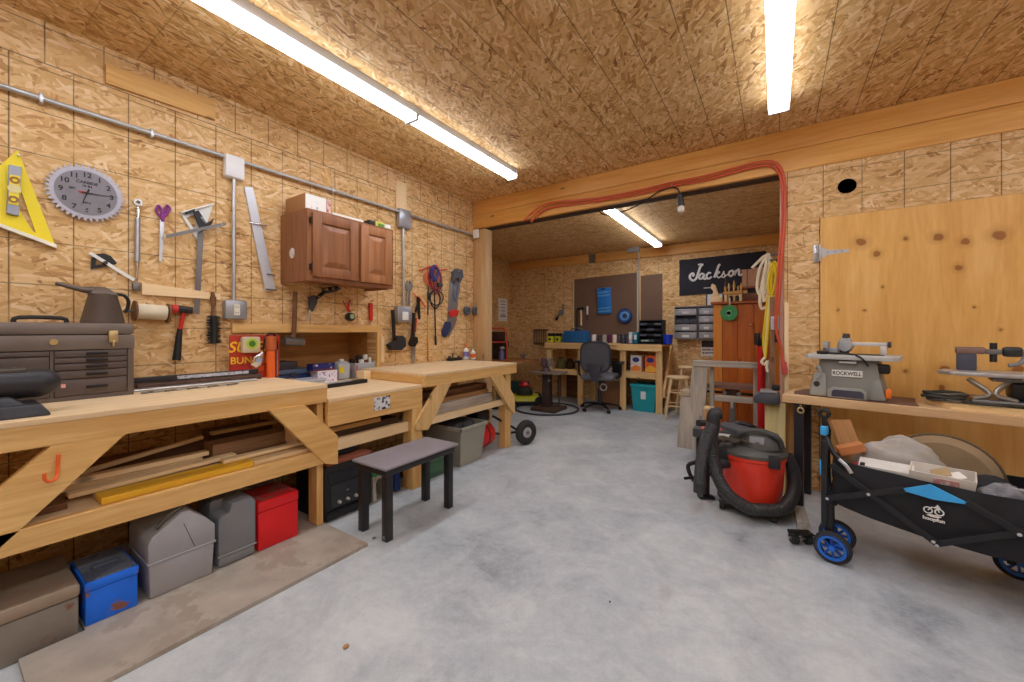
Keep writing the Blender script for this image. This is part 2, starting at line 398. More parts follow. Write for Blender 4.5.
# partition beside the opening with the round duct hole
XO = .055
hx, hz = .417, 2.171
sq = [(hx-.12, hz-.12), (hx+.12, hz-.12), (hx+.12, hz+.12), (hx-.12, hz+.12)]
ring = [(hx+.052*math.cos(2*PI*i/28), hz+.052*math.sin(2*PI*i/28)) for i in range(28)]
wp = B().prism(sq, YW, YW+.012, [ring])
wp.box(XO, hx-.12, YW, YW+.012, 0, 2.43).box(hx+.12, 3.1, YW, YW+.012, 0, 2.43).box(hx-.12, hx+.12, YW, YW+.012, 0, hz-.12).box(hx-.12, hx+.12, YW, YW+.012, hz+.12, 2.43)
struct('wall_right', wp, osb_part, smooth=0)
struct('wall_right_backing', B().box(XO+.04, 3.1, YW+.13, YW+.14, 0, 2.43), HOLE)
struct('wall_back', B().box(XBL-.1, .6, YB, YB+.1, 0, ZB), osb_back)
struct('wall_back_left', B().box(XBL-.1, XBL, YW+.14, YB, 0, ZB), osb_side)
struct('wall_back_right', B().box(.30, .40, YW+.14, YB, 0, ZB), osb_side)
struct('wall_back_front', B().box(XBL-.1, XW-.12, YW+.14, YW+.24, 0, ZB), osb_back)
struct('wall_behind', B().box(XW-.1, 3.1, -2.7, -2.6, 0, ZC), OSB('strand board behind', 'x', 'z'))
struct('wall_far_right', B().box(3.1, 3.2, -2.6, YW, 0, ZC), OSB('strand board far', 'y', 'z'))
# doubled header beam over the opening, carried by a post against the left wall
bz = 2.345
t = B().box(XW+.005, 3.09, YW-.006, YW+.075, (bz+ZC)/2+.004, ZC-.002, .004); struct('trim_1', t, BEAM_X)
t = B().box(XW+.005, 3.09, YW-.010, YW+.034, bz, (bz+ZC)/2, .004); struct('trim_2', t, BEAM_X)
t = B().box(XW+.005, 3.09, YW+.036, YW+.130, bz-.012, (bz+ZC)/2, .003); struct('trim_12', t, WOOD('shaded underside ply x', (52,34,22), (84,58,38), 'x', .7, False))  # rear board coloured dark to put shade on the beam's underside
t = B().box(XW+.004, -2.765, YW-.004, YW+.125, 0, bz-.014, .004); struct('trim_3', t, POST_Z)
t = B().box(XO-.028, XO-.002, YW+.004, YW+.125, 0, bz-.014, .003); struct('trim_4', t, WOOD('pinkish jamb', (176,128,112), (206,164,146), 'z', .6, False))
# header along the top of the back wall, in two lengths with a plate between
t = B().box(XBL, -2.62, YB-.045, YB-.001, 2.30, 2.44, .003); struct('trim_5', t, BEAM_X)
t = B().box(-2.50, .29, YB-.045, YB-.001, 2.30, 2.44, .003); struct('trim_6', t, BEAM_X)
t = B().box(-2.62, -2.50, YB-.035, YB-.001, 2.30, 2.44, .003); struct('trim_7', t, P('header plate', (120,110,100), .7))
# jack stud and edge strip where the strand board ends behind the scroll saw bench
t = B().box(XO+.0, XO+.028, YW-.014, YW-.001, 0, 1.37, .002); struct('trim_8', t, PALE_Z)
# round plug in the left wall
yy, zz = atx(327, 176, XW)[1:]
struct('trim_9', B().cyl((XW+.0005, yy, zz), (XW+.004, yy, zz), .062, .062, 32), OSB('strand board plug', 'y', 'z', (.09,.09), (9,9), turn=1.0))
# boards nailed high on the left wall
y0, z0 = atx(105, 66, XW)[1:]; y1, z1 = atx(214, 121, XW)[1:]
f = XF(105, 70, XW)
solo('wood_strip', 'pale pine board nailed high on the wall just below the ceiling', 'board', B().prism([f(105,65), f(214,101), f(214,121), f(105,84)], -.022, -.001), PINE_X, f.o, H, smooth=0)
f = XF(141, 290, XW)
solo('wood_strip', 'short pale wood strip with screws, mounted horizontally behind the hanging square blade', 'board', B().prism([f(141,283), f(219,294), f(219,300), f(141,294.5)], -.02, -.001), PALE_X, f.o, H, smooth=0)
f = XF(400, 212, XW)
solo('wood_strip', 'short upright pale wood block above the square conduit box beside the cabinet', 'board', B().prism([f(395.5,180), f(405.5,184), f(405.5,211), f(395.5,209)], -.015, -.001), PALE_Z, f.o, H, smooth=0)
# wood frame of the niche: top rail and right upright
y0 = ny0-.22
solo('niche_rail', 'yellow wood rail along the top edge of the wall niche', 'rail', B().box(0, ny1+.035-y0, -.022, -.001, -.005, .055, .002), PINE_X, (XW, y0, nz1), H)
solo('niche_rail', 'upright wood strip along the far edge of the wall niche', 'rail', B().box(0, .035, -.022, -.001, 0, nz1-.758, .002), PINE_Z, (XW, ny1, .752), H)
# ================================================================= ceiling lights
TUBE = P('lit tube', (240,246,255), .5, 0, 0, emit=LIGHT)
HOUS = P('white enamel', (190,190,192), .4, 0, .03)
def shop_light(x, y, z, L, label, group, chain=True):
    t = thing('shop_light', label, 'ceiling light', (x, y, z), 0, group)
    part(t, 'housing', B().prism([(-.050,-.058), (.050,-.058), (.050,-.002), (-.050,-.002)], 0, L), HOUS)
    for s in (0, 1):
        part(t, 'end_cap', B().box(-.056, .056, (-.012, L)[s], (0, L+.012)[s], -.092, -.004, .003), HOUS)
    b = B()
    pr = [(-.056,-.0585), (.056,-.0585), (.056,-.068), (.040,-.082), (-.040,-.082), (-.056,-.068)]
    b.prism(pr, .004, L-.004)
    part(t, 'tube', b, TUBE)
    return t
g = 'shop lights on the main ceiling'
shop_light(-2.045, .63, ZC, 1.205, 'near unit of the long twin ceiling light along the tool wall', g)
shop_light(-2.045, 1.86, ZC, 1.205, 'far unit of the long twin ceiling light, ending by the wooden beam', g)
shop_light(.018, .645, ZC, 1.205, 'near unit of the ceiling light at the top edge above the open floor', g)
shop_light(.018, 1.88, ZC, 1.20, 'ceiling light above the open floor ending at the beam by the partition', g)
for yy in (-.62, -1.85):  # unseen fixtures added out of view to brighten the room
    for xx in (-1.99, .018, 1.9): 
        shop_light(xx, yy, ZC, 1.205, 'unseen ceiling light added to brighten the rear of the room', g)
for yy in (.63, 1.87): shop_light(1.9, yy, ZC, 1.205, 'unseen ceiling light added to brighten the saw side of the room', g)  # unseen pair out of view, added for more light
shop_light(-1.42, 4.78, ZB, 1.16, 'ceiling light hung under the back room ceiling', 'shop lights in the back room')
shop_light(-1.42, 3.80, ZB, .955, 'ceiling light behind the beam in the back room', 'shop lights in the back room')
# ================================================================= LEFT WALL: conduit
def circle(r, n=24, cx=0, cz=0, a0=0): return [(cx+r*math.cos(a0+2*PI*i/n), cz+r*math.sin(a0+2*PI*i/n)) for i in range(n)]
f = XF(232, 166, XW)
cd = thing('electrical_conduit', 'long grey metal conduit run high along the tool wall with boxes and drops', 'conduit', f.o, H)
zc = 2.27 - f.z
part(cd, 'pipe', B().cyl((-2.0, -.03, zc), (3.56-f.y, -.03, zc), .0125, n=14), GALV)
a, b_ = f(232, 176), f(232.5, 303)
part(cd, 'pipe', B().cyl((a[0]*0-.0, -.026, a[1]), (b_[0]*0, -.026, b_[1]), .011, n=14), GALV)
def cbox(u0, v0, u1, v1, name, m, d=.055, dx=0):
    p, q = f(u0, v1), f(u1, v0); return part(cd, name, B().box(p[0]+dx, q[0]+dx, -d, -.001, p[1], q[1], .012), m)
cbox(222, 160.5, 241.5, 177, 'junction_box', P('white box cover', (232,232,234), .35, 0, .03))
ob = cbox(221.5, 301, 244, 319, 'outlet_box', P('silver box', (168,170,178), .38, .6, .05))
def outlet(ob, x, z, s=1):
    part(ob, 'outlet', B().prism([(x-.016*s,z-.035*s),(x+.016*s,z-.035*s),(x+.016*s,z+.035*s),(x-.016*s,z+.035*s)], -.061, -.050), P('ivory outlet', (232,226,206), .4))
    for dz in (-.018, .018):
        for dx in (-.006, .006): part(ob, 'slot', B().box(x+dx-.0012, x+dx+.0012, -.0625, -.061, z+dz-.006, z+dz+.004), HOLE)
outlet(ob, *f(233, 310))
bx2 = cbox(396, 212, 408, 227, 'junction_box', P('silver box', (168,170,178)), .05)
a, b_ = f(401.5, 226), f(400, 309)
part(cd, 'pipe', B().cyl((a[0], -.026, a[1]), (a[0], -.026, b_[1]), .011, n=14), GALV)
ob2 = cbox(393.5, 307, 408, 322, 'outlet_box', P('silver box', (168,170,178)), .06)
part(ob2, 'outlet', B().box(*(lambda p, q: (p[0], q[0], -.066, -.058, p[1], q[1]))(f(398, 320), f(404, 312)), .003), WHITE)
# third box at the end of the run, on the corner post, with a white outlet facing the opening
cbox(477, 231, 486, 246, 'junction_box', P('silver box', (168,170,178)), .07)
part(cd, 'outlet', B().box(3.60-f.y-.07, 3.60-f.y-.055, -.135, -.055, zc-.05, zc+.05, .006), WHITE)
for uu in (40, 150, 330, 445): 
    q = f(uu, 200)[0]; part(cd, 'strap', B().box(q-.008, q+.008, -.045, -.001, zc-.025, zc+.025, .006), GALV)
# ================================================================= LEFT WALL: hanging tools
def hang(name, label, cat, u, v, group=None):
    f = XF(u, v, XW); return thing(name, label, cat, f.o, H, group), f
# yellow rafter square with a level clamped over it
t, f = hang('rafter_square', 'large yellow triangular rafter square hung on the wall', 'square', 18, 152)
tri = [f(17,151), f(55,248), f(-60,196), f(-30,180)]
tri = [f(17.5,150.5), f(56,249), f(-40,213), f(-22,185)]
hole = [f(21,192), f(35.5,233), f(32,231), f(17,207)]
part(t, 'plate', B().prism(tri, -.012, -.004, [hole]), P('yellow square paint', (246,222,30), .4, 0, .03), smooth=0)
part(t, 'fence', B().prism([f(56,249), f(-40,213), f(-40,209.5), f(55,245)], -.03, -.002), P('white edge', (240,236,220), .5), smooth=0)
part(t, 'nail', B().cyl((0,-.03,-.02),(0,-.001,-.02),.004), STEEL)
f = XF(13, 190, XW)
t = thing('torpedo_level', 'short grey level with yellow vial block, in front of the yellow triangle', 'level', f.o, H)
part(t, 'body', B().prism([f(8,166), f(20.5,168.5), f(18,217), f(5.5,214)], -.034, -.014, bev=.002), P('level body', (150,154,168), .35, .5, .05), smooth=0)
part(t, 'vial_block', B().prism([f(9,176.5), f(19,178), f(17.3,207), f(7.5,205)], -.040, -.0335), P('yellow square paint', (246,222,30)), smooth=0)
for uu, vv in ((13.8,182), (13,190.5), (12.3,201)):
    q = f(uu, vv); part(t, 'vial', B().prism(circle(.016 if vv != 190.5 else .020, 16, *q), -.043, -.0395, [circle(.008, 12, *q)] if vv != 190.5 else ()), P('vial amber', (150,104,30), .3) if vv != 190.5 else P('vial glass', (226,214,150), .2), smooth=0)
# saw blade clock
f = XF(86, 194, XW)
t = thing('saw_blade_clock', 'round circular saw blade clock with black numerals and hands', 'clock', f.o, H)
rr = .142
teeth = []
for i in range(40):
    a = -2*PI*i/40
    teeth += [(.128*math.cos(a), .128*math.sin(a)), (rr*math.cos(a-.02), rr*math.sin(a-.02)), (rr*math.cos(a-.065), rr*math.sin(a-.065)), (.128*math.cos(a-.10), .128*math.sin(a-.10))]
SAW = P('saw blade steel', (168,166,176), .38, .75, .08, 5)
part(t, 'blade', B().prism(teeth, -.022, -.018), SAW, smooth=0)
part(t, 'face', B().prism(circle(.112, 48), -.0235, -.0215), P('clock face', (128,124,130), .45, .5, .2, 5), smooth=0)
bb = B()
for i in range(1, 13):
    a = PI/2 - i*PI/6; part(t, 'numeral', B().text(str(i), .034, FRONT(.090*math.cos(a), -.0242, .090*math.sin(a)), bold=.0008), P('clock ink', (36,30,34), .6), smooth=0)
for s_, q_, x_, z_ in (('CARBIDE', .019, 0, .052), ('10 IN', .016, 0, .034), ('40T', .014, -.052, .012), ('MAX', .014, 0, -.05)): part(t, 'lettering', B().text(s_, q_, FRONT(x_, -.0242, z_), bold=.0005), P('clock ink', (36,30,34), .6), smooth=0)
def hand(ang, L, w): 
    d = Vector((math.cos(ang), math.sin(ang))); n = Vector((-d.y, d.x))
    return [tuple(n*w-d*.02), tuple(d*L), tuple(-n*w-d*.02)]
part(t, 'hand', B().prism(hand(math.radians(3), .108, .003), -.029, -.027), BLACK, smooth=0)
part(t, 'hand', B().prism(hand(math.radians(-107), .075, .004), -.032, -.030), BLACK, smooth=0)
part(t, 'emblem', B().prism([(-.03,-.004),(0,-.007),(0,.007),(-.03,.004)], -.026, -.0232), P('emblem red', (186,60,66), .5), smooth=0)
part(t, 'hub', B().cyl((0,-.035,0),(0,-.001,0),.006), BLACK)
# long chrome torque wrench
t, f = hang('torque_wrench', 'long chrome wrench with ring end, hung upright between clock and purple shears', 'wrench', 137, 203)
g2 = lambda u, v, d=-.014: (lambda q: (q[0], d, q[1]))(f(u, v))
q = f(137,203); part(t, 'ring_end', B().prism(circle(.019, 20, *q), -.022, -.006, [circle(.010, 14, *q)]), STEEL)
part(t, 'shaft', B().tube([g2(137,208), g2(137.2,213), g2(136.8,220)], .008, 10, 3).cyl(g2(136.8,218), g2(136.3,268), .0105).cyl(g2(136.3,268), g2(135.5,281), .007), CHROME)
part(t, 'grip', B().cyl(g2(136.8,219), g2(136.4,262), .0122), P('satin steel', (178,182,190), .3, .85))
part(t, 'drive_head', B().box(*(lambda a: (a[0]-.016, a[0]+.016, -.03, -.004, a[1]-.028, a[1]+.018))(f(135.2,286)), .007), DSTEEL)
# purple handled shears
t, f = hang('scissors', 'purple handled shears with closed silver blades hung on the wall', 'scissors', 162, 213)
PUR = P('purple plastic', (142,42,140), .35)
g2 = lambda u, v, d=-.012: (lambda q: (q[0], d, q[1]))(f(u, v))
for us in (157.5, 166):
    s = -1 if us < 162 else 1
    part(t, 'handle', B().tube([g2(us,206), g2(us+3.2*1,209.5), g2(162+s*1.3,217), g2(us-1.6,212)], .0065, 8, 5, True).tube([g2(162+s*1.3,215), g2(162-s*.2,222)], .008, 8, 1), PUR)
part(t, 'blade', B().prism([f(159.3,220), f(163.8,221), f(161.2,262), f(158.2,261)], -.014, -.010), STEEL, smooth=0)
part(t, 'nail', B().cyl(g2(166,205,-.03), g2(166,205,-.001), .003), STEEL)
# white triangle square, combination square, loose steel blade
t, f = hang('speed_square', 'white metal triangular square with black scale hung behind the steel rulers', 'square', 200, 212)
part(t, 'plate', B().prism([f(180,214), f(212.5,205), f(199.5,245)], -.010, -.004, [[f(185.5,218), f(199,213.5), f(193.5,229)]]), P('white aluminium', (226,226,222), .4, .2, .03), smooth=0)
part(t, 'fence', B().prism([f(180,214), f(212.5,205), f(212.3,203.5), f(179.5,212.3)], -.026, -.003), P('white aluminium', (226,226,222)), smooth=0)
part(t, 'marking', B().prism([f(184,215.5), f(193,212.5), f(193,209.5), f(183,213)], -.030, -.0265), BLACK, smooth=0)
t, f = hang('combination_square', 'steel combination square with long ruler blade hanging straight down and black cast head', 'square', 200, 230)
part(t, 'ruler', B().prism([f(196.8,232), f(202.5,233), f(198.3,314.5), f(192.8,313)], -.019, -.0165), DSTEEL, smooth=0)
hd = [f(191,213), f(196,211.5), f(204,224), f(208,222), f(211.5,219), f(209,225), f(203,231), f(199,233)]
part(t, 'head', B().prism(hd, -.042, -.028), P('black cast head', (44,44,50), .45, .3), smooth=0)
q = f(201,222); part(t, 'level_vial', B().cyl((q[0]-.016,-.045,q[1]+.02),(q[0]+.012,-.045,q[1]-.012),.006), P('vial silver', (170,180,190), .25, .6))
t, f = hang('steel_rule', 'loose grey steel rule hung at a slant across the white triangle', 'ruler', 195, 232)
part(t, 'rule', B().prism([f(162.5,236), f(163.5,239.5), f(222.5,226.5), f(222,223.5), f(217,224.5)], -.054, -.0515), DSTEEL, smooth=0)
q = f(218,225.5); part(t, 'nail', B().cyl((q[0],-.06,q[1]),(q[0],-.001,q[1]),.0035), STEEL)
# protractor with white arm
t, f = hang('protractor', 'black half-round protractor head with long white slanting arm', 'protractor', 102, 260)
q0, q1 = f(90,263), f(116,262.5)
pr = [f(90.5,269.5), f(91,258), f(96,254.2), f(103,253.6), f(110,256), f(116.5,263.2), f(115,264.6), f(100,267.5)]
hl = [f(95,265), f(95.5,260), f(100,258.5), f(107,262), f(101,264.5)]
part(t, 'head', B().prism(pr, -.012, -.003, [hl]), BLACK, smooth=0)
part(t, 'arm', B().prism([f(87.5,254), f(90,251.8), f(134.2,279), f(132.5,281.6)], -.018, -.013), WHITE, smooth=0)
q = f(104.5,263); part(t, 'pivot', B().cyl((q[0],-.024,q[1]),(q[0],-.001,q[1]),.009), DGREY)
# spool of cream string lying along the wall
t, f = hang('string_spool', 'wooden spool wound with cream string, mounted sideways on the wall', 'spool', 147, 312)
L2, R2 = f(131,311), f(165,314)
c = lambda q, d=-.055: (q[0], d, q[1])
part(t, 'string', B().cyl(c(f(133.5,311.3)), c(f(162.5,313.2)), .042, n=24), CREAM)
for uu, vv in ((131.5,311), (164.5,313.5)):
    a = f(uu-.9, vv); b_ = f(uu+.9, vv+.1); part(t, 'flange', B().cyl(c(a), c(b_), .056, n=24), BROWN_X)
part(t, 'peg', B().cyl(c(f(126,310.7)), c(f(168,314)), .008), DSTEEL)
for uu, vv in ((126.7,310.8), (167.5,313.9)): q = f(uu,vv); part(t, 'bracket', B().cyl((q[0],-.055,q[1]),(q[0],-.001,q[1]),.006), DSTEEL)
# red and black mallet
t, f = hang('mallet', 'small mallet with red and black head and black grip, hung by its head', 'hammer', 181, 311)
c = lambda q, d=-.030: (q[0], d, q[1])
part(t, 'head', B().cyl(c(f(175.5,309.3)), c(f(190,310.5)), .024, .020, 18), BLACK)
part(t, 'face', B().cyl(c(f(169.5,309)), c(f(175.5,309.3)), .026, .025, 18), REDP)
part(t, 'handle', B().tube([c(f(181.5,312)), c(f(180.3,320)), c(f(178,331))], .011, 10, 4), REDP)
part(t, 'grip', B().cyl(c(f(178,329)), c(f(174.7,360)), .013, .021, 14), BLACK)
q = f(179,317)
for s in (-.022, .024): part(t, 'nail', B().cyl((q[0]+s,-.03,q[1]),(q[0]+s,-.001,q[1]),.003), STEEL)
# bench brush
t, f = hang('bench_brush', 'black bristled brush with worn wooden handle hanging bristles down', 'brush', 211, 296)
part(t, 'handle', B().tube([c(f(210.5,292)), c(f(211.5,300)), c(f(210.5,316))], .011, 10, 4, flat=.6).cyl(c(f(211.2,297)), c(f(211.2,306)), .016, .012), BROWN_X)
bb = B(); BR = random.Random(3)
a, b_ = f(211.8,316), f(212.2,343)
for i in range(46):
    tt = i/45; x = a[0]+(b_[0]-a[0])*tt; z = a[1]+(b_[1]-a[1])*tt
    for s in (-1, 1):
        bb.cyl((x, -.03, z), (x+s*(.030+.010*BR.random()), -.03+.02*(BR.random()-.5), z+.012*(BR.random()-.5)), .0042, .002, 5)
bb.cyl((a[0],-.03,a[1]),(b_[0],-.03,b_[1]),.019)
part(t, 'bristles', bb, BLACK)
# aluminium cutting guide
t, f = hang('cutting_guide', 'long pale aluminium cutting guide leaning at a slant with a sliding stop', 'guide', 256, 230)
ALU = P('pale aluminium', (206,208,216), .35, .4, .05)
part(t, 'rail', B().prism([f(243.5,187), f(252,187.6), f(274.5,289.5), f(264,291)], -.014, -.003, bev=.0015), ALU, smooth=0)
part(t, 'stop', B().prism([f(257.5,263), f(266,262), f(274,290), f(264.5,292)], -.030, -.0145, bev=.002), ALU, smooth=0)
for uu, vv, a in ((268,275,.02), (270,290,.04)): q = f(uu, vv); part(t, 'screw', B().cyl((q[0]-a,-.036,q[1]),(q[0]+.03,-.036,q[1]),.005), DSTEEL)
bb = B(); q = f(256,225); bb.cyl((q[0]-.05,-.020,q[1]),(q[0]+.06,-.020,q[1]+.008),.007); part(t, 'peg', bb, CHROME)
# sledge hammer
t, f = hang('sledge_hammer', 'sledge hammer with brown handle hanging head down below the cabinet', 'hammer', 291, 345)
c = lambda q, d=-.045: (q[0], d, q[1])
part(t, 'handle', B().tube([c(f(292,292)), c(f(291.5,310)), c(f(290.5,340))], .016, 12, 4), BROWN_X)
part(t, 'head', B().cyl(c(f(281,341)), c(f(300,342)), .030, n=8), P('worn steel', (116,112,112), .5, .7, .2, 14))
q = f(291,336)
for s in (-1,1): part(t, 'hook', B().cyl((q[0]+s*.03,-.08,q[1]),(q[0]+s*.03,-.001,q[1]),.004), STEEL)
# caulking gun under the cabinet
t, f = hang('caulking_gun', 'black caulking gun hung at an angle under the wooden cabinet', 'caulking gun', 310, 300)
c = lambda q, d=-.05: (q[0], d, q[1])
part(t, 'barrel', B().tube([c(f(309,302)), c(f(316,296)), c(f(322,291.5))], .014, 10, 3).cyl(c(f(320,291.5)), c(f(333,289)), .024, n=14), BLACK)
part(t, 'handle', B().prism([f(305,297), f(311,295.5), f(313,303), f(308.5,312), f(306,311)], -.065, -.035, bev=.004), DGREY, smooth=0)
part(t, 'rod', B().cyl(c(f(306.5,310)), c(f(304.5,321)), .006), STEEL)
for uu, vv in ((321,290), (327,289.5), (334,289)): q = f(uu, vv); part(t, 'knob', B().cyl((q[0],-.085,q[1]),(q[0],-.05,q[1]),.012), CHROME)
part(t, 'nail', B().cyl(c(f(314,297),-.07), c(f(314,297),-.001), .004), STEEL)
# red strap with tape measure
t, f = hang('tape_measure', 'small green and black tape measure dangling on red straps from a nail', 'tape measure', 347, 316)
c = lambda q, d=-.03: (q[0], d, q[1])
q = f(348,317); part(t, 'case', B().cyl((q[0],-.05,q[1]),(q[0],-.010,q[1]),.034,n=20), P('tape case', (36,40,36), .4))
part(t, 'face', B().cyl((q[0]+.004,-.054,q[1]+.004),(q[0]+.004,-.049,q[1]+.004),.020,n=18), P('lime label', (170,190,150), .5))
part(t, 'strap', B().tube([c(f(341,301)), c(f(344,307)), c(f(347,312))], .008, 6, 3, flat=.4).tube([c(f(348,300)), c(f(346,306)), c(f(348,312))], .008, 6, 3, flat=.4), REDP)
part(t, 'nail', B().cyl(c(f(345,303),-.05), c(f(345,303),-.001), .004), STEEL)
t, f = hang('utility_knife', 'slim red utility knife hanging upright below the cabinet corner', 'knife', 369, 310)
part(t, 'handle', B().prism([f(367.8,303), f(371.2,303.5), f(371,321), f(368.2,320.5)], -.028, -.006, bev=.003), REDP, smooth=0)
part(t, 'blade', B().prism([f(368.6,320.5), f(370.6,320.8), f(369,325)], -.018, -.015), STEEL, smooth=0)
part(t, 'nail', B().cyl((f(371,301)[0],-.03,f(371,301)[1]), (f(371,301)[0],-.001,f(371,301)[1]), .004), REDP)
# hatchet / rubber mallet head down, black
t, f = hang('rubber_mallet', 'black rubber mallet hanging head down beside the outlet box', 'hammer', 391, 340)
c = lambda q, d=-.05: (q[0], d, q[1])
part(t, 'handle', B().cyl(c(f(389,310)), c(f(390.5,338)), .017, .016, 12), BLACKM)
part(t, 'head', B().prism([f(384,344.5), f(386.5,350), f(396,350), f(400.5,346), f(400,338), f(397,335.5), f(391.5,336), f(390.5,341)], -.085, -.02, bev=.006), RUB, smooth=0)
for uu in (387, 393): q = f(uu,334); part(t, 'nail', B().cyl((q[0],-.05,q[1]),(q[0],-.001,q[1]),.003), STEEL)
# black pruning shears / claw bar next to it
t, f = hang('nail_puller', 'black and red handled nail puller hanging between the outlet box and saw', 'pry bar', 410, 330)
part(t, 'handle', B().cyl(c(f(410.5,313)), c(f(409,338)), .017, .019, 12), BLACKM)
part(t, 'grip', B().cyl(c(f(411.5,318),-.066), c(f(410.5,332),-.066), .008, .008, 10), RED)
part(t, 'claw', B().prism([f(405.5,344), f(408,336.5), f(413,337), f(413.5,342), f(410.5,346.5), f(407,346.5)], -.07, -.03, bev=.004), BLACKM, smooth=0)
part(t, 'nail', B().cyl(c(f(410,316),-.03), c(f(410,316),-.001), .004), STEEL)
t, f = hang('saw_strip', 'bare pale saw blade hanging behind the nail puller', 'saw blade', 413, 345)
part(t, 'blade', B().prism([f(412,333), f(414.8,333), f(414.5,362), f(410.5,361)], -.012, -.009), STEEL, smooth=0)
part(t, 'nail', B().cyl((f(413.3,335)[0],-.02,f(413.3,335)[1]), (f(413.3,335)[0],-.001,f(413.3,335)[1]), .004), STEEL)
# adjustable wrench
t, f = hang('adjustable_wrench', 'silver adjustable wrench standing upright above the outlet box', 'wrench', 407, 295)
part(t, 'handle', B().prism([f(406,289), f(409,289.5), f(408.7,305.5), f(405.3,305)], -.024, -.010, bev=.003), STEEL, smooth=0)
part(t, 'jaw', B().prism([f(405.3,290), f(404.3,285), f(406.3,280.5), f(407.3,284), f(408.8,284.5), f(408.6,280.2), f(411,284), f(410.8,288), f(409,291)], -.030, -.006, bev=.003), STEEL, smooth=0)
part(t, 'nail', B().cyl((f(407.5,289)[0],-.03,f(407.5,289)[1]), (f(407.5,289)[0],-.001,f(407.5,289)[1]), .004), DSTEEL)
# orange handled snips
t, f = hang('tin_snips', 'dark tin snips with orange grips hanging open on the wall', 'snips', 418, 300)
c = lambda q, d=-.02: (q[0], d, q[1])
part(t, 'blade', B().prism([f(415.5,296), f(418,298), f(419,319), f(417.5,319.5)], -.024, -.012).prism([f(412.5,311), f(417,298), f(418.5,299), f(413.8,313)], -.036, -.025), BLACKM, smooth=0)
part(t, 'handle', B().tube([c(f(412,293)), c(f(415,297))], .007, 8, 1).tube([c(f(417,297),-.03), c(f(420,302),-.03), c(f(423.5,307),-.03)], .009, 8, 3), ORANGE)
part(t, 'nail', B().cyl(c(f(417,297),-.04), c(f(417,297),-.001), .004), STEEL)
# bundle of test leads
t, f = hang('cable_bundle', 'tangled bundle of blue, red and black cables hanging from a hook', 'cables', 432, 275)
RC = random.Random(11)
def loopy(u0, v0, v1, w, d, r, m, nm, seed):
    c = lambda q, d=-d: (q[0], d, q[1])
    b = B(); rc = random.Random(seed)
    for k in range(3):
        ww = w*(.7+.5*rc.random()); vv = v1-(v1-v0)*.25*rc.random(); du = rc.uniform(-1.2,1.2)
        b.tube([c(f(u0+du,v0)), c(f(u0+ww+du,v0+(vv-v0)*.35)), c(f(u0+ww*.8+du,v0+(vv-v0)*.8)), c(f(u0+du*.5,vv)), c(f(u0-ww*.8+du,v0+(vv-v0)*.75)), c(f(u0-ww+du,v0+(vv-v0)*.3))], r, 7, 5, True)
    part(t, nm, b, m)
loopy(432, 266, 284, 3.4, .045, .010, P('navy cord', (54,50,120), .5), 'cable', 1)
loopy(434, 268, 296, 5, .03, .007, P('maroon cord', (140,40,60), .5), 'cable', 2)
loopy(431, 270, 290, 7, .02, .0055, P('orange lead', (216,110,70), .5), 'cable', 3)
loopy(434, 290, 309, 6, .02, .0065, BLACK, 'cable', 4)
c = lambda q, d=-.02: (q[0], d, q[1])
part(t, 'cable', B().tube([c(f(430,266)), c(f(427,290)), c(f(426.5,315))], .006, 7, 4).tube([c(f(433,285)), c(f(433.5,310)), c(f(434.3,344))], .007, 7, 4), BLACK)
part(t, 'plug', B().cyl(c(f(434.2,336)), c(f(434.5,345)), .011), BLACK)
part(t, 'connector', B().box(*(lambda q: (q[0]-.03, q[0]+.03, -.06, -.02, q[1]-.02, q[1]+.02))(f(437,285)), .006), DGREY)
part(t, 'hook', B().tube([c(f(418,271),-.02), c(f(428,267),-.02), c(f(433,266),-.06)], .006, 7, 3).tube([c(f(446,269.5),-.02), c(f(437,270),-.02), c(f(432,267),-.06)], .006, 7, 3), REDP)
# hand saw with clamp
t, f = hang('hand_saw', 'hand saw hanging blade down with red blade clip and black handle at the bottom', 'saw', 452, 300)
part(t, 'blade', B().prism([f(449,281), f(459,281), f(455.5,322), f(448,337), f(446,330)], -.014, -.010), P('satin steel', (178,182,190)), smooth=0)
part(t, 'handle', B().prism([f(441,331), f(444.5,321.5), f(449,322), f(449,328), f(444,337.5), f(441.5,336)], -.034, -.002, bev=.005), P('navy grip', (44,54,96), .5), smooth=0)
part(t, 'blade_clip', B().prism([f(447,312), f(452,309), f(457.5,311), f(456,316), f(449,317.5)], -.026, -.0145, bev=.003), REDP, smooth=0)
t, f = hang('spring_clamp', 'dark grey spring clamp hung over the top of the hand saw', 'clamp', 455, 272)
part(t, 'jaw', B().prism([f(449.5,283), f(450,272), f(453,269), f(459,270), f(460,277), f(457,283), f(455,278), f(452.5,279)], -.055, -.018, bev=.005), P('slate plastic', (72,76,88), .5), smooth=0)
part(t, 'cord', B().tube([(f(454,281)[0],-.03,f(454,281)[1]), (f(453,292)[0],-.03,f(453,292)[1]), (f(454,300)[0],-.03,f(454,300)[1]), (f(457,292)[0],-.03,f(457,292)[1]), (f(457.5,282)[0],-.03,f(457.5,282)[1])], .008, 8, 4), P('slate cord', (110,116,130), .5))
part(t, 'nail', B().cyl((f(455,271.5)[0],-.065,f(455,271.5)[1]), (f(455,271.5)[0],-.001,f(455,271.5)[1]), .004), STEEL)
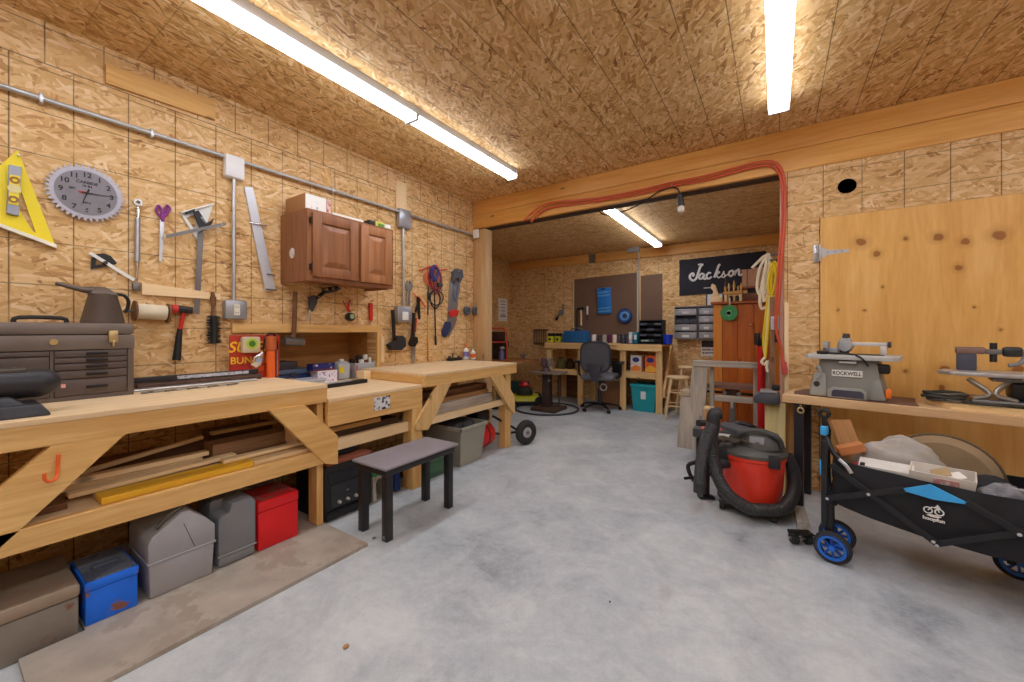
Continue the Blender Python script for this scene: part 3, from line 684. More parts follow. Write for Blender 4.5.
# roll of dark webbing tape
t, f = hang('webbing_roll', 'roll of dark webbing hung on a nail next to the corner post', 'roll', 464, 311)
q = f(464,311)
part(t, 'roll', B().torus((q[0],-.045,q[1]), .030, .022, 'y', 24, 8), P('slate webbing', (84,86,96), .7))
q = f(472,311); part(t, 'roll', B().torus((q[0],-.045,q[1]), .028, .020, 'y', 24, 8), P('slate webbing', (84,86,96)))
for uu in (464, 472): part(t, 'nail', B().cyl((f(uu,307)[0],-.08,f(uu,307)[1]), (f(uu,307)[0],-.001,f(uu,307)[1]), .005), STEEL)
# thin sticks on the wall beside niche
f = XF(378, 352, XW)
solo('wood_stake', 'thin pale wood stake hung upright beside the black mallet head', 'stake', B().prism([f(379.6,337), f(383,336.5), f(383,362), f(379.6,362)], -.02, -.002), PALE_Z, f.o, H, smooth=0)
f = XF(427, 345, XW)
solo('wood_dowel', 'thin wooden dowel hanging below the tin snips and cables', 'dowel', B().tube([(f(426.5,316)[0],-.02,f(426.5,316)[1]), (f(427,340)[0],-.02,f(427,340)[1]), (f(427.5,359)[0],-.02,f(427.5,359)[1])], .009, 8, 2), PINE_Z, f.o, H)
# ================================================================= wall cabinet
cf = XF(307, 280, -2.60)
y0, y1 = cf.y, cf(393, 250)[0] + cf.y
z0, z1 = 1.497, 1.98
cab = thing('wall_cabinet', 'brown oak wall cabinet with two raised panel doors hung on the tool wall', 'cabinet', (XW, y0, z0), H)
Wc, Dc, Hc = y1-y0, .35, z1-z0
b = B().box(0, .018, -Dc+.02, -.001, 0, Hc).box(Wc-.018, Wc, -Dc+.02, -.001, 0, Hc).box(.018, Wc-.018, -Dc+.02, -.001, .02, .036).box(.018, Wc-.018, -Dc+.02, -.001, Hc-.018, Hc-.002).box(.018, Wc-.018, -.012, -.001, .036, Hc-.018)
part(cab, 'case', b, CAB_Z)
b = B().box(0, .045, -Dc, -Dc+.02, 0, Hc).box(Wc-.045, Wc, -Dc, -Dc+.02, 0, Hc).box(.045, Wc-.045, -Dc, -Dc+.02, 0, .045).box(.045, Wc-.045, -Dc, -Dc+.02, Hc-.045, Hc).box(Wc*.545-.03, Wc*.545+.03, -Dc, -Dc+.02, .045, Hc-.045)
part(cab, 'face_frame', b, CAB_Z)
def door(x0, x1, z0, z1, hinge, m):
    y = -Dc-.001; d = B(); s = .065
    d.box(x0, x0+s, y-.02, y, z0, z1, .003).box(x1-s, x1, y-.02, y, z0, z1, .003).box(x0+s, x1-s, y-.02, y, z0, z0+s, .003).box(x0+s, x1-s, y-.02, y, z1-s, z1, .003)
    o = part(cab, 'door', d, m)
    p = B().box(x0+s, x1-s, y-.010, y-.002, z0+s, z1-s).frustum(x0+s+.012, x1-s-.012, 0, 0, 0, 0, 0, 0, 0, 0) if False else B().box(x0+s, x1-s, y-.010, y-.002, z0+s, z1-s)
    # raised field
    q = .035; a0, a1, c0, c1 = x0+s+.008, x1-s-.008, z0+s+.008, z1-s-.008
    vs = [(a0,y-.010,c0),(a1,y-.010,c0),(a1,y-.010,c1),(a0,y-.010,c1),(a0+q,y-.021,c0+q),(a1-q,y-.021,c0+q),(a1-q,y-.021,c1-q),(a0+q,y-.021,c1-q)]
    p.raw(vs, [(3,2,1,0),(4,5,6,7),(0,1,5,4),(1,2,6,5),(2,3,7,6),(3,0,4,7)])
    part(o, 'raised_panel', p, m, smooth=0)
    hx = x0-.004 if hinge < 0 else x1+.004
    for hz in (z0+.06, z1-.06): part(o, 'hinge', B().cyl((hx, y-.012, hz-.025), (hx, y-.012, hz+.025), .006).box(hx-.014 if hinge < 0 else hx, hx if hinge < 0 else hx+.014, y-.004, y-.0005, hz-.02, hz+.02), P('dark hinge', (64,44,34), .45, .6))
    return o
door(.030, Wc*.545-.012, .030, Hc-.02, -1, CAB_Z)
door(Wc*.545+.014, Wc-.026, .030, Hc-.02, 1, WOOD('cabinet oak lighter z', (146,92,54), (186,128,82), 'z', .45, False))
sx = B().cyl((-.001,-.16,.20), (.0005,-.16,.20), .036, n=24); part(cab, 'sticker', sx, P('sticker white', (226,224,220), .5, 0, .2, 40, spots=((90,90,96), .58, 60)))
# things standing on the cabinet
zt = Hc+z0
def on_cab(x, y): return (XW-y, y0+x, zt+.0005)
t = thing('cardboard_box', 'cardboard box with white printed side standing on the cabinet near end', 'box', (XW+.17, y0+.115, zt+.0005), H)
part(t, 'carton', B().box(-.10, .09, -.13, .13, 0, .115, .002), CARD)
part(t, 'label', B().box(-.098, .05, -.1315, -.1302, .004, .112), P('printed carton', (236,234,230), .7, 0, .02, 10, spots=((176,186,186), .60, 30)))
part(t, 'stripe', B().box(.056, .084, -.1315, -.1302, .004, .112), P('red white print', (226,190,186), .7, 0, .1, 40, spots=((196,60,60), .55, 50)))
solo('paper_sheet', 'white sheet lying on the cabinet between the boxes', 'paper', B().box(-.14, .12, -.12, .12, 0, .035, .004), PAPER, (XW+.17, y0+.36, zt+.0005), H)
solo('charger', 'black charger on the cabinet top next to a yellow box', 'charger', B().box(-.03, .03, -.05, .05, 0, .05, .01), BLACK, (XW+.26, y0+.545, zt+.0005), H)
t = thing('battery_box', 'small yellow and green box on the cabinet top', 'box', (XW+.25, y0+.625, zt+.0005), H)
part(t, 'carton', B().box(-.04, .04, -.05, .05, 0, .055, .002), P('lime yellow carton', (214,214,90), .6)); part(t, 'label', B().box(-.02, .035, -.0515, -.0502, .015, .04), P('leaf green print', (96,140,60), .6))
t = thing('battery_box', 'small white box with green corner at the far end of the cabinet top', 'box', (XW+.25, y0+.70, zt+.0005), H)
part(t, 'carton', B().box(-.025, .03, -.05, .05, 0, .05, .002), WHITE); part(t, 'label', B().box(-.02, .025, -.0515, -.0502, .004, .018), P('leaf green print', (96,140,60)))
# ================================================================= LEFT BENCHES
def board(name, label, p1, p2, w, th, m, group=None, cat='board', roll=0):
    """board whose underside centre line runs p1 -> p2; local x is its length"""
    p1, p2 = Vector(p1), Vector(p2); d = p2-p1; L = d.length
    q = d.to_track_quat('X', 'Z')
    o = part(None, name, B().box(0, L, -w/2, w/2, 0, th, .0015, seg=1), m, smooth=0); o.location = p1
    o.rotation_mode = 'QUATERNION'; o.rotation_quaternion = q @ Euler((roll,0,0)).to_quaternion()
    return tag(o, label, cat, group)
def xbrace(t, pts, x0, x1, m, name='brace'):      # pts (y, z) world
    l = t.location
    return part(t, name, B().prism([(p[0]-l.y, p[1]-l.z) for p in pts], x0-l.x, x1-l.x, plane='yz'), m, smooth=0)
X1 = -2.19
def pyz(x, *uv): return [atx(u, v, x)[1:] for u, v in uv]
def bbox(t, name, x0, x1, y0, y1, z0, z1, m, bev=.002):
    l = t.location; return part(t, name, B().box(x0-l.x, x1-l.x, y0-l.y, y1-l.y, z0-l.z, z1-l.z, bev, seg=1), m, smooth=0)
BR_D = WOOD('brace pine', (212,160,88), (242,202,132), 'y', .6)
t = thing('workbench', 'long pine workbench with diagonal braces, carrying the vise and drawer chest', 'workbench', (X1, 0, 0))
bbox(t, 'top', -2.94, X1+.004, -.62, 1.328, .823, .845, PLY_Y)
bbox(t, 'apron', X1-.038, X1, -.62, 1.328, .740, .823, PINE_Y)
bbox(t, 'end_rail', -2.93, X1-.038, 1.290, 1.328, .740, .823, PINE_X)
bbox(t, 'leg', X1-.13, X1-.039, 1.288, 1.327, .019, .740, PINE_Z)
bbox(t, 'leg', -2.93, -2.84, 1.288, 1.327, .019, .740, PINE_Z)
bbox(t, 'leg', X1-.13, X1-.039, -.60, -.56, 0, .740, PINE_Z)
bbox(t, 'leg', -2.93, -2.84, -.60, -.56, 0, .740, PINE_Z)
bbox(t, 'shelf_rail', X1-.038, X1-.001, -.62, 1.326, .383, .465, PINE_Y)
bbox(t, 'shelf', -2.93, X1-.04, -.62, 1.286, .445, .464, PLY_Y)
xbrace(t, pyz(X1, (62,437), (66,430), (138,420), (129,431), (0,548), (-60,600), (-60,535), (0,488)), X1-.037, X1-.001, BR_D)
xbrace(t, pyz(X1+.012, (269,410), (305,405), (338,436), (338,464), (326,464)), X1-.024, X1+.012, BR_D)
# orange hook on the near brace
f = XF(54, 470, X1+.001)
hk = B().tube([(0.01,-.008,.055), (.008,-.010,.02), (.004,-.02,-.02), (-.012,-.035,-.03), (-.026,-.04,-.018), (-.028,-.042,.004)], .0055, 8, 5)
solo('hook', 'small orange plastic hook screwed to the big diagonal brace', 'hook', hk, ORANGE, f.o, H)
t = thing('workbench', 'low middle pine workbench with a black and white sticker on its deep apron', 'workbench', (X1, 1.7, 0))
bbox(t, 'top', -2.94, X1+.003, 1.333, 2.08, .737, .757, PLY_Y)
bbox(t, 'apron', X1-.038, X1, 1.333, 2.08, .590, .737, PINE_Y)
bbox(t, 'leg', X1-.105, X1-.001, 1.985, 2.079, 0, .590, PINE_Z)
bbox(t, 'leg', -2.93, -2.84, 1.985, 2.079, 0, .737, PINE_Z)
bbox(t, 'shelf_rail', X1-.08, X1-.042, 1.340, 1.984, .425, .495, PALE_Y)
bbox(t, 'shelf', -2.92, X1-.085, 1.340, 1.984, .425, .445, PLY_Y)
f = XF(384, 402, X1)
q0, q1 = f(374, 411), f(390, 395)
part(t, 'sticker', B().box(X1+.0002-t.location.x, X1+.0012-t.location.x, f.y+q0[0]-1.7, f.y+q1[0]-1.7, f.z+q0[1], f.z+q1[1]), P('black white sticker', (226,226,230), .5, 0, .05, 10, spots=((18,18,20), .52, 34)), smooth=0)
t = thing('workbench', 'tall far pine workbench with two splayed braces, next to the corner post', 'workbench', (X1, 2.7, 0))
X3 = -2.17
bbox(t, 'top', -2.94, X3+.004, 2.085, 3.34, .818, .836, PLY_Y)
bbox(t, 'apron', X3-.038, X3, 2.085, 3.34, .735, .818, PINE_Y)
bbox(t, 'end_rail', -2.93, X3-.038, 2.085, 2.121, .735, .818, PINE_X)
bbox(t, 'end_rail', -2.93, X3-.038, 3.304, 3.34, .735, .818, PINE_X)
bbox(t, 'leg', X3-.128, X3-.039, 3.20, 3.29, 0, .735, PINE_Z)
bbox(t, 'leg', -2.93, -2.84, 3.20, 3.29, 0, .735, PINE_Z)
bbox(t, 'shelf_rail', X3-.09, X3-.052, 2.10, 3.198, .430, .485, PALE_Y)
bbox(t, 'shelf', -2.92, X3-.092, 2.10, 3.195, .43, .45, PLY_Y)
xbrace(t, pyz(X3, (438,384), (452,382), (431,425), (428,430), (416,430), (416,424)), X3-.0195, X3-.001, WOOD('pale brace pine', (206,160,96), (238,204,146), 'z', .6))
xbrace(t, pyz(X3, (490.5,376), (502,373.5), (515,397), (515,414), (511,410)), X3-.037, X3-.001, WOOD('pale brace pine', (206,160,96), (238,204,146), 'z', .6))
# ----------------------------------------------------------------- vise
t = thing('bench_vise', 'heavy dark grey bench vise on the near end of the bench', 'vise', (-2.36, .06, .8455))
VIS = P('vise iron', (60,60,64), .45, .5, .2, 12)
part(t, 'base', B().frustum(-.12, .12, -.30, .215, 0, -.10, .10, -.28, .19, .045, .008).frustum(-.09, .09, -.26, .16, .04, -.07, .07, -.2, .12, .075, .008), VIS)
b = B().cyl((0, -.35, .115), (0, .19, .115), .058, .056, 24).ball((0, .19, .115), .056, (1, 1.1, 1))
part(t, 'barrel', b, VIS)
part(t, 'slide', B().box(-.035, .035, -.4, .16, .150, .175, .006), P('vise slide', (92,88,84), .35, .7))
part(t, 'lettering', B().text('VISE' if False else '', .02, Matrix()) if False else B().box(-.02, .0, -.30, -.12, .172, .178), VIS)
# ----------------------------------------------------------------- machinist drawer chest
XC = -2.63
t = thing('tool_chest', 'brown steel machinist chest with many thin drawers on the workbench', 'tool chest', (XC, .585, .8455), H)
CH_B = P('chest brown', (100,88,82), .5, .15, .12, 7); CH_L = P('chest brown lid', (118,106,98), .45, .15, .10, 7); CH_D = P('chest drawer', (92,80,76), .5, .15, .1, 9)
f = XF(131, 394, XC); g2 = lambda u, v: (atx(u, v, XC)[1]-.585, atx(u, v, XC)[2]-.8455)
zt = 1.195-.8455; zl = g2(120,349)[1]; zs = g2(120,335)[1]; zb = g2(120,391)[1]-.004
L = -.70
b = B().box(L, 0, .012, .26, 0, zl).box(L, 0, 0, .012, 0, zb).box(-.022, 0, 0, .012, zb, zl).box(L, L+.02, 0, .012, zb, zl)
part(t, 'case', b, CH_B, smooth=0)
xm = g2(52, 365)[0]
part(t, 'divider', B().box(xm-.006, xm+.004, .001, .012, zb, zl), CH_B, smooth=0)
part(t, 'lid', B().box(L-.003, .003, -.003, .263, zl+.002, zs, .002).box(L-.003, .003, -.001, .263, zs+.002, zt, .012), CH_L)
HD = P('drawer pull', (40,34,34), .4, .4)
def drawer(x0, x1, z0, z1):
    d = part(t, 'drawer', B().box(x0+.003, x1-.003, -.001, .010, z0+.0025, z1-.0025, .0015), CH_D)
    xc, zc2 = x0+(x1-x0)*.56, (z0+z1)/2
    part(d, 'pull', B().box(xc-.036, xc+.036, -.010, -.0012, zc2-.006, zc2+.006, .003), HD)
zr = [zl] + [g2(120, v)[1] for v in (355.8, 361.2, 367.9, 376)] + [zb]
for a, c in zip(zr[:-1], zr[1:]): drawer(xm+.004, -.022, c, a)
zr = [zl] + [g2(40, v)[1] for v in (357, 370.5)] + [zb]
for a, c in zip(zr[:-1], zr[1:]): drawer(L+.02, xm-.006, c, a)
q = g2(53.5, 342); part(t, 'lock', B().cyl((q[0],-.009,q[1]),(q[0],-.002,q[1]),.013,n=18), BRASS)
q0, q1 = g2(108,346.5), g2(117.5,330.5)
part(t, 'latch', B().box(q0[0], q1[0], -.016, -.004, q0[1]+.02, q1[1], .003).box(q0[0]+.012, q1[0]-.012, -.020, -.004, q0[1], q0[1]+.03, .002), BRASS)
part(t, 'handle', B().tube([(-.36,.12,zt), (-.345,.12,zt+.022), (-.22,.12,zt+.022), (-.205,.12,zt)], .009, 8, 3), BLACK)
part(t, 'sticker', B().box(*(lambda a, c: (a[0], c[0], -.003, -.0012, a[1], c[1]))(g2(61,388), g2(65.5,384))), P('pink tag', (232,170,160), .6), smooth=0)
# oil can on the chest
f = XF(103, 323, -2.76)
t = thing('oil_can', 'brown metal oil jug with spout and handle standing on the tool chest', 'oil can', (-2.76, f.y, 1.1965), H)
OIL = P('oil can brown', (104,92,84), .45, .3, .15, 10)
part(t, 'body', B().lathe([(.078,0), (.079,.004), (.052,.135), (.054,.140), (.050,.143), (.03,.150)], n=28), OIL)
part(t, 'spout', B().tube([(.01,0,.145), (-.03,0,.158), (-.07,0,.160), (-.155,0,.182)], .026, 12, 4, taper=.008), OIL)
part(t, 'hood', B().frustum(-.05, .05, -.04, .04, .140, -.03, .01, -.012, .012, .178, .006), OIL)
part(t, 'handle', B().tube([(.045,0,.146), (.075,0,.142), (.092,0,.115), (.088,0,.075), (.076,0,.055)], .008, 8, 4), BLACKM)
# straightedge, rods and drill bits along the wall
xw = -2.86
a, c = atx(157, 377, -2.80), atx(286, 374, -2.80)
t = thing('spirit_level', 'long black and silver level lying on the bench against the wall', 'level', (-2.80, .60, .8455+.036), H)
part(t, 'body', B().box(.0, .62, -.012, .012, 0, .030, .003), P('level black', (36,36,42), .4)); part(t, 'plate', B().box(.20, .56, -.0135, -.0122, .006, .024), P('level label', (196,198,206), .4, 0, .2, 60, spots=((40,40,60), .56, 80)), smooth=0)
part(t, 'end_cap', B().box(-.012, -.0005, -.014, .014, -.001, .031, .003), BLACK)
G = 'steel rods on the long bench'
for i in range(6):
    x = -2.72-.018*(i % 3)-.006*i; z = .8455+.007
    solo('steel_rod', 'thin round rod lying along the back of the long bench', 'rod', B().cyl((0,0,0), (0,.58-.03*i,0), .0068, n=10), (STEEL, DSTEEL, BRONZE)[i % 3], (x, .60+.012*i, z), 0, G)
for i in range(2):
    solo('steel_rod', 'thick rod under the long black level on the bench', 'rod', B().cyl((0,0,0), (0,.60,0), .0165, n=12), (BRONZE, DSTEEL)[i], (-2.785-.036*i, .63, .8455+.017), 0, 'thick rods under the level')
G = 'drill bits beside the chest'
for i in range(9):
    a = atx(134+8.5*i, 393.5-1.2*i, -2.62)
    solo('drill_bit', 'twist drill bit lying on the bench beside the tool chest', 'drill bit', B().cyl((0,0,0), (-.02,.055,0), .0048, n=8).cyl((-.02,.055,0), (-.026,.072,0), .0036, .0005, 8), (DSTEEL, STEEL)[i % 2], (-2.60, .605+.046*i, .8505), 0, G)
# red tin sign with bungee package items
f = XF(229, 372, -2.87)
t = thing('bungee_card', 'red display card lettered for bungee cords, leaning on the wall above the bench', 'sign', (-2.87, f.y, .8455), H)
SR = P('sign red', (184,52,34), .45, 0, .12, 8); SY = P('sign yellow', (246,196,44), .5)
z0 = .8455-f.z; Wd = f(279, 372)[0]; Ht = f(254, 335)[1]-z0
part(t, 'card', B().box(0, Wd, -.006, 0, 0, Ht, .002), SR, smooth=0)
part(t, 'lettering', B().text('SUPER', .095, FRONT(Wd*.40, -.0066, Ht*.72), bold=.0015, shear=.25), SY, smooth=0)
part(t, 'lettering', B().text('BUNGEE', .062, FRONT(Wd*.40, -.0066, Ht*.42), bold=.001), SY, smooth=0)
part(t, 'label', B().box(.012, Wd*.40, -.0075, -.0062, Ht*.16, Ht*.28), P('sign crimson', (206,50,44), .5), smooth=0)
part(t, 'stripe', B().box(Wd*.43, Wd*.66, -.0075, -.0062, Ht*.16, Ht*.28), ORANGE, smooth=0)
t2 = thing('tape_measure', 'pale square tape measure with lime green round label, on the red card', 'tape measure', (-2.86, f.y+Wd*.36, .8455+Ht*.70), H)
part(t2, 'case', B().box(-.055, .055, -.045, -.002, -.03, .075, .014), P('tape beige', (206,192,160), .5)); part(t2, 'label', B().cyl((0,-.048,.03),(0,-.0452,.03),.034,n=24), P('lime badge', (176,200,60), .5)); part(t2, 'emblem', B().cyl((0,-.050,.03),(0,-.0482,.03),.020,n=20), P('deep green', (70,120,40), .5))
t2 = thing('tape_blade_hook', 'silver pointed metal hook lying against the red card', 'hook', (-2.85, f.y+Wd*.53, .8455+Ht*.42), H)
part(t2, 'plate', B().prism([(-.05,-.03), (-.03,.02), (.02,.055), (.04,.045), (.035,-.01), (.01,-.04), (-.02,-.05)], -.012, -.004, bev=.002), CHROME); part(t2, 'eye', B().cyl((0,-.015,0),(0,-.0122,0),.018), P('blue grey enamel', (150,170,200), .4))
t2 = thing('flashlight', 'orange tube flashlight with copper head standing upright at the red card', 'flashlight', (-2.82, f.y+Wd*.745, .8455), H)
part(t2, 'tube', B().lathe([(.024,0), (.026,.006), (.026,.17), (.022,.175)], n=20), ORANGE); part(t2, 'head', B().lathe([(.022,.175), (.034,.19), (.036,.27), (.030,.275)], n=20), P('copper head', (206,110,66), .35, .4)); 
part(t2, 'clip', B().tube([(-.045,0,.19),(-.04,0,.24),(-.02,0,.288),(.02,0,.288),(.04,0,.24),(.045,0,.19)], .006, 8, 3), BLACKM)
for i, (dx, hh) in enumerate(((.86,.20), (.91,.18))):
    solo('steel_bit', ('long dark drill bit standing beside the orange flashlight', 'thin silver drill bit standing at the edge of the red card')[i], 'drill bit', B().cyl((0,0,0), (0,0,hh), .0055, .004, 10), (BLACKM, STEEL)[i], (-2.84, f.y+Wd*dx, .8455))
# ----------------------------------------------------------------- niche and middle bench clutter
zs = .7575
def on2(u, x): return atx(u, 370, x)[1]
t = thing('drill_case', 'dark blue flat case lying in the wall niche behind the brass jar', 'case', (-3.08, on2(286,-3.08), zs), H)
part(t, 'body', B().box(-.13, .14, -.10, .10, 0, .075, .012), DBLUE); part(t, 'lid', B().box(-.13, .14, -.10, .10, .0755, .115, .012), P('slate blue', (84,104,132), .45)); part(t, 'latch', B().box(-.02, .02, -.106, -.1005, .06, .09, .002), DGREY)
solo('socket_case', 'grey case stacked on the dark blue case in the niche', 'case', B().box(-.11, .06, -.09, .09, 0, .055, .01), DGREY, (-3.08, on2(284,-3.08), zs+.116), H)
t = thing('plastic_tray', 'clear bluish plastic tray on the bench in front of the niche', 'tray', (-2.88, on2(300,-2.88)+.02, zs), H)
part(t, 'tub', B().tray(-.12, .13, -.06, .06, 0, -.13, .14, -.07, .07, .045), CLEAR); part(t, 'rim', B().box(-.135, .145, -.075, -.0705, .038, .047).box(-.135, .145, .0705, .075, .038, .047), P('tray rim', (176,190,204), .3))
solo('brass_jar', 'small brass lidded jar on the bench at the near end of the niche', 'jar', B().lathe([(.017,0), (.018,.05), (.016,.052), (.018,.054), (.018,.068), (.014,.07)], n=16), BRASS, (-2.80, on2(287,-2.80)+.03, zs))
t = thing('patterned_box', 'white box with purple speckled pattern in the niche', 'box', (-2.93, on2(324,-2.93), zs), H)
part(t, 'carton', B().box(-.075, .085, -.045, .045, 0, .085, .003), P('speckled print', (232,224,236), .6, 0, .04, 10, spots=((140,110,170), .54, 46)), smooth=0); part(t, 'lid_edge', B().box(-.077, .087, -.047, .047, .0852, .092, .002), WHITE)
t = thing('blue_tin', 'dark blue box with white swirl stacked on the speckled box', 'box', (-2.94, on2(321,-2.94), zs+.0925), H)
part(t, 'carton', B().box(-.09, .09, -.045, .045, 0, .055, .003), P('navy print', (30,36,110), .4, 0, .1, 12, spots=((226,214,220), .58, 26)), smooth=0); part(t, 'base_strip', B().box(-.088, .091, -.0465, -.0452, .0, .014), P('maroon strip', (110,40,48), .5), smooth=0)
t = thing('fluid_jug', 'grey jug with round yellow label in the niche', 'jug', (-3.0, on2(341,-3.0), zs), H)
part(t, 'body', B().box(-.055, .055, -.05, .05, 0, .135, .014), P('jug grey', (186,190,196), .35)); part(t, 'label', B().box(-.048, -.004, -.0518, -.0502, .055, .105, .0005), P('label yellow', (226,208,40), .5)); part(t, 'shoulder', B().frustum(-.05, .05, -.045, .045, .128, -.02, .03, -.03, .03, .15, .006), P('jug grey', (186,190,196)))
part(t, 'cap', B().cyl((.005,0,.15),(.005,0,.165),.018), WHITE)
t = thing('storage_bin', 'clear plastic bin filled with bottles at the far end of the niche', 'bin', (-3.036, on2(359,-3.036), zs), H)
part(t, 'tub', B().tray(-.085, .10, -.07, .07, 0, -.095, .11, -.08, .08, .125), P('frosted plastic', (206,212,222), .3, 0, .03, alpha=.8)); part(t, 'label', B().box(-.088, -.07, -.084, -.0805, .03, .11), P('red print', (206,120,120), .5), smooth=0)
for i, (dx, dy, hh, m, mc, lb) in enumerate(((-.05,.02,.13, RED, BLACK, 'red bottle with black cap in the clear bin'), (0.02,.03,.155, BLACK, BLACK, 'tall black bottle at the back of the clear bin'), (.005,-.034,.12, WHITE, WHITE, 'bottle with big round white cap in the clear bin'), (.07,.0,.16, P('maroon bottle', (120,30,40), .35), WHITE, 'maroon bottle with white nozzle in the clear bin'), (.085,-.04,.135, WHITE, WHITE, 'small white bottle in the corner of the clear bin'))):
    t = thing('bottle', lb, 'bottle', (-3.036-dy*1.0, on2(359,-3.036)+dx-.005, zs+.0045), H)
    r = .024 if i != 4 else .015
    part(t, 'body', B().lathe([(r,0), (r,hh*.7), (r*.5,hh*.85), (r*.5,hh)], n=16), m); part(t, 'cap', B().lathe([(r*.6,hh*.86), (r*.95,hh*.87), (r*.95,hh+.02), (r*.5,hh+.026)], n=16), mc)
solo('thin_batten', 'pale thin slat lying across the middle bench in front of the speckled box', 'slat', B().box(0, .34, -.03, .03, 0, .012, .002), PALE_X, (-2.80, 1.50, zs), H)
t = thing('spirit_level', 'black level with grey top plate lying on the middle bench', 'level', (-2.60, 1.42, zs), H, rot=(0,0,H+.10))
part(t, 'body', B().box(0, .50, -.03, .03, 0, .028, .004), BLACKM); part(t, 'plate', B().box(.02, .36, -.026, .026, .0284, .032, .001), P('level grey plate', (176,182,192), .3, .3)); 
solo('wood_block', 'small pale wood block where the middle bench meets the tall far bench', 'block', B().box(0, .07, -.05, .05, 0, .07, .003), PALE_X, (-2.84, 2.008, zs), H)
# far bench clutter
zs3 = .8365
t = thing('glue_bottle', 'white bottle with blue print and orange cap on the far bench against the wall', 'bottle', (-2.90, atx(466,355,-2.9)[1], zs3), H)
part(t, 'body', B().lathe([(.030,0), (.032,.01), (.032,.10), (.014,.125), (.012,.13)], n=18), WHITE); part(t, 'label', B().cyl((0,0,.03),(0,0,.085),.0325,n=18), P('violet label', (130,120,190), .5)); part(t, 'nozzle', B().lathe([(.013,.130), (.010,.15), (.003,.19)], n=12), ORANGE)
t = thing('glue_bottle', 'shorter white bottle with orange label beside the corner post on the far bench', 'bottle', (-2.84, atx(473,357,-2.84)[1], zs3), H)
part(t, 'body', B().lathe([(.026,0), (.028,.01), (.028,.075), (.012,.095)], n=18), WHITE); part(t, 'label', B().cyl((0,0,.02),(0,0,.065),.0285,n=18), ORANGE); part(t, 'nozzle', B().lathe([(.010,.095), (.004,.125)], n=10), WHITE)
t = thing('hole_punch', 'small black hand tool lying at the back of the far bench', 'tool', (-2.88, atx(456,358,-2.88)[1], zs3), H)
part(t, 'body', B().box(-.12, .07, -.03, .03, 0, .03, .006), BLACKM); part(t, 'knob', B().cyl((-.10,0,.03),(-.10,0,.05),.018).cyl((.045,0,.03),(.045,0,.045),.016), BRONZE); part(t, 'post', B().cyl((-.05,0,.03),(-.05,0,.085),.007), BRONZE)
# ----------------------------------------------------------------- lumber on the shelves
def lum(lb, x, y0, y1, z, w, th, m, dx=0, dz=0, g=None):
    board('lumber_board', lb, (x, y0, z), (x+dx, y1, z+dz), w, th, m, g)
YBO = WOOD('yellow painted board', (222,160,30), (246,204,56), 'x', .5, False); GB_X = WOOD('grey brown lumber x', (96,74,56), (150,120,92), 'x', .8, False)
z1 = .4655
lum('yellow painted board at the front edge of the lower shelf', -2.275, .40, .95, z1, .10, .028, YBO)
lum('dark brown plank end beside the big diagonal brace on the lower shelf', -2.36, -.10, .32, z1, .13, .025, BROWN_X)
lum('pale pine board at the shelf front beyond the yellow board', -2.29, .955, 1.285, z1, .12, .020, PALE_X)
lum('narrow pale strip on top of the shelf front board', -2.31, .84, 1.27, z1+.029, .05, .018, PALE_X)
lum('weathered tan slat lying behind the yellow board', -2.375, .40, .94, z1, .085, .02, WOOD('tan slat x', (190,156,110), (232,202,154), 'x', .7, False))
lum('pale split slat lying on the tan slat behind the yellow board', -2.372, .33, .92, z1+.0205, .05, .018, PALE_X, 0, .012)
lum('tan split slat with its near end by the big diagonal brace', -2.455, .28, .80, z1+.031, .06, .02, WOOD('tan slat x', (190,156,110), (232,202,154), 'x', .7, False), 0, .0)
lum('thin pale stick on the slats, its near end by the brace', -2.455, .24, .83, z1+.0515, .045, .022, PALE_X, .0, .0)
lum('second thin pale stick behind the first one', -2.58, .40, .85, z1+.05, .03, .018, PALE_X, 0, .06)
lum('thick rough brown plank lying in the middle of the lower shelf', -2.475, .84, 1.28, z1+.031, .12, .07, WOOD('rough plank x', (128,96,68), (186,146,106), 'x', .8, False))
lum('brown board under the thick rough plank', -2.52, .24, 1.284, z1, .19, .03, BROWN_X)
lum('short dark offcut at the back of the lower shelf', -2.70, .90, 1.24, z1+.072, .10, .05, GB_X)
lum('reddish brown board deep on the lower shelf', -2.72, .22, 1.20, z1, .16, .035, WOOD('red brown lumber x', (120,74,40), (170,114,66), 'x', .7, False))
lum('upper brown board deep on the lower shelf', -2.70, .30, 1.22, z1+.036, .12, .035, BROWN_X)
lum('long pale strip reaching to the far braces of the near bench', -2.62, .90, 1.282, z1+.112, .04, .015, PALE_X, 0, .0)
solo('plywood_disc', 'pale round wood disc leaning behind the far brace of the near bench', 'disc', B().cyl((0,0,0), (0,.022,0), .07, n=28), PALE_Y, (-2.36, 1.20, z1+.021+.07), 0)
lum('dark rough beam on the shelf of the middle bench', -2.42, 1.36, 1.97, .4455, .16, .075, WOOD('dark lumber x', (70,54,42), (112,90,70), 'x', .8, False))
lum('pale board on top of the dark beam in the middle bench', -2.36, 1.35, 1.80, .521, .10, .03, PINE_X)
lum('short pine offcut beside the beam in the middle bench', -2.62, 1.36, 1.9, .4455, .12, .04, PINE_X)
lum('long grey weathered beam at the front of the far bench shelf', -2.34, 2.13, 3.08, .4505, .11, .11, GREYW_X)
lum('brown plank above the grey beam on the far bench shelf', -2.37, 2.14, 3.05, .561, .12, .035, WOOD('tan lumber x', (140,98,56), (192,144,90), 'x', .7, False))
lum('upper dark plank on the far bench shelf', -2.42, 2.20, 3.08, .597, .14, .05, BROWN_X)
lum('thin tan strip at the back of the far bench shelf', -2.58, 2.15, 3.07, .4505, .12, .06, PINE_X)
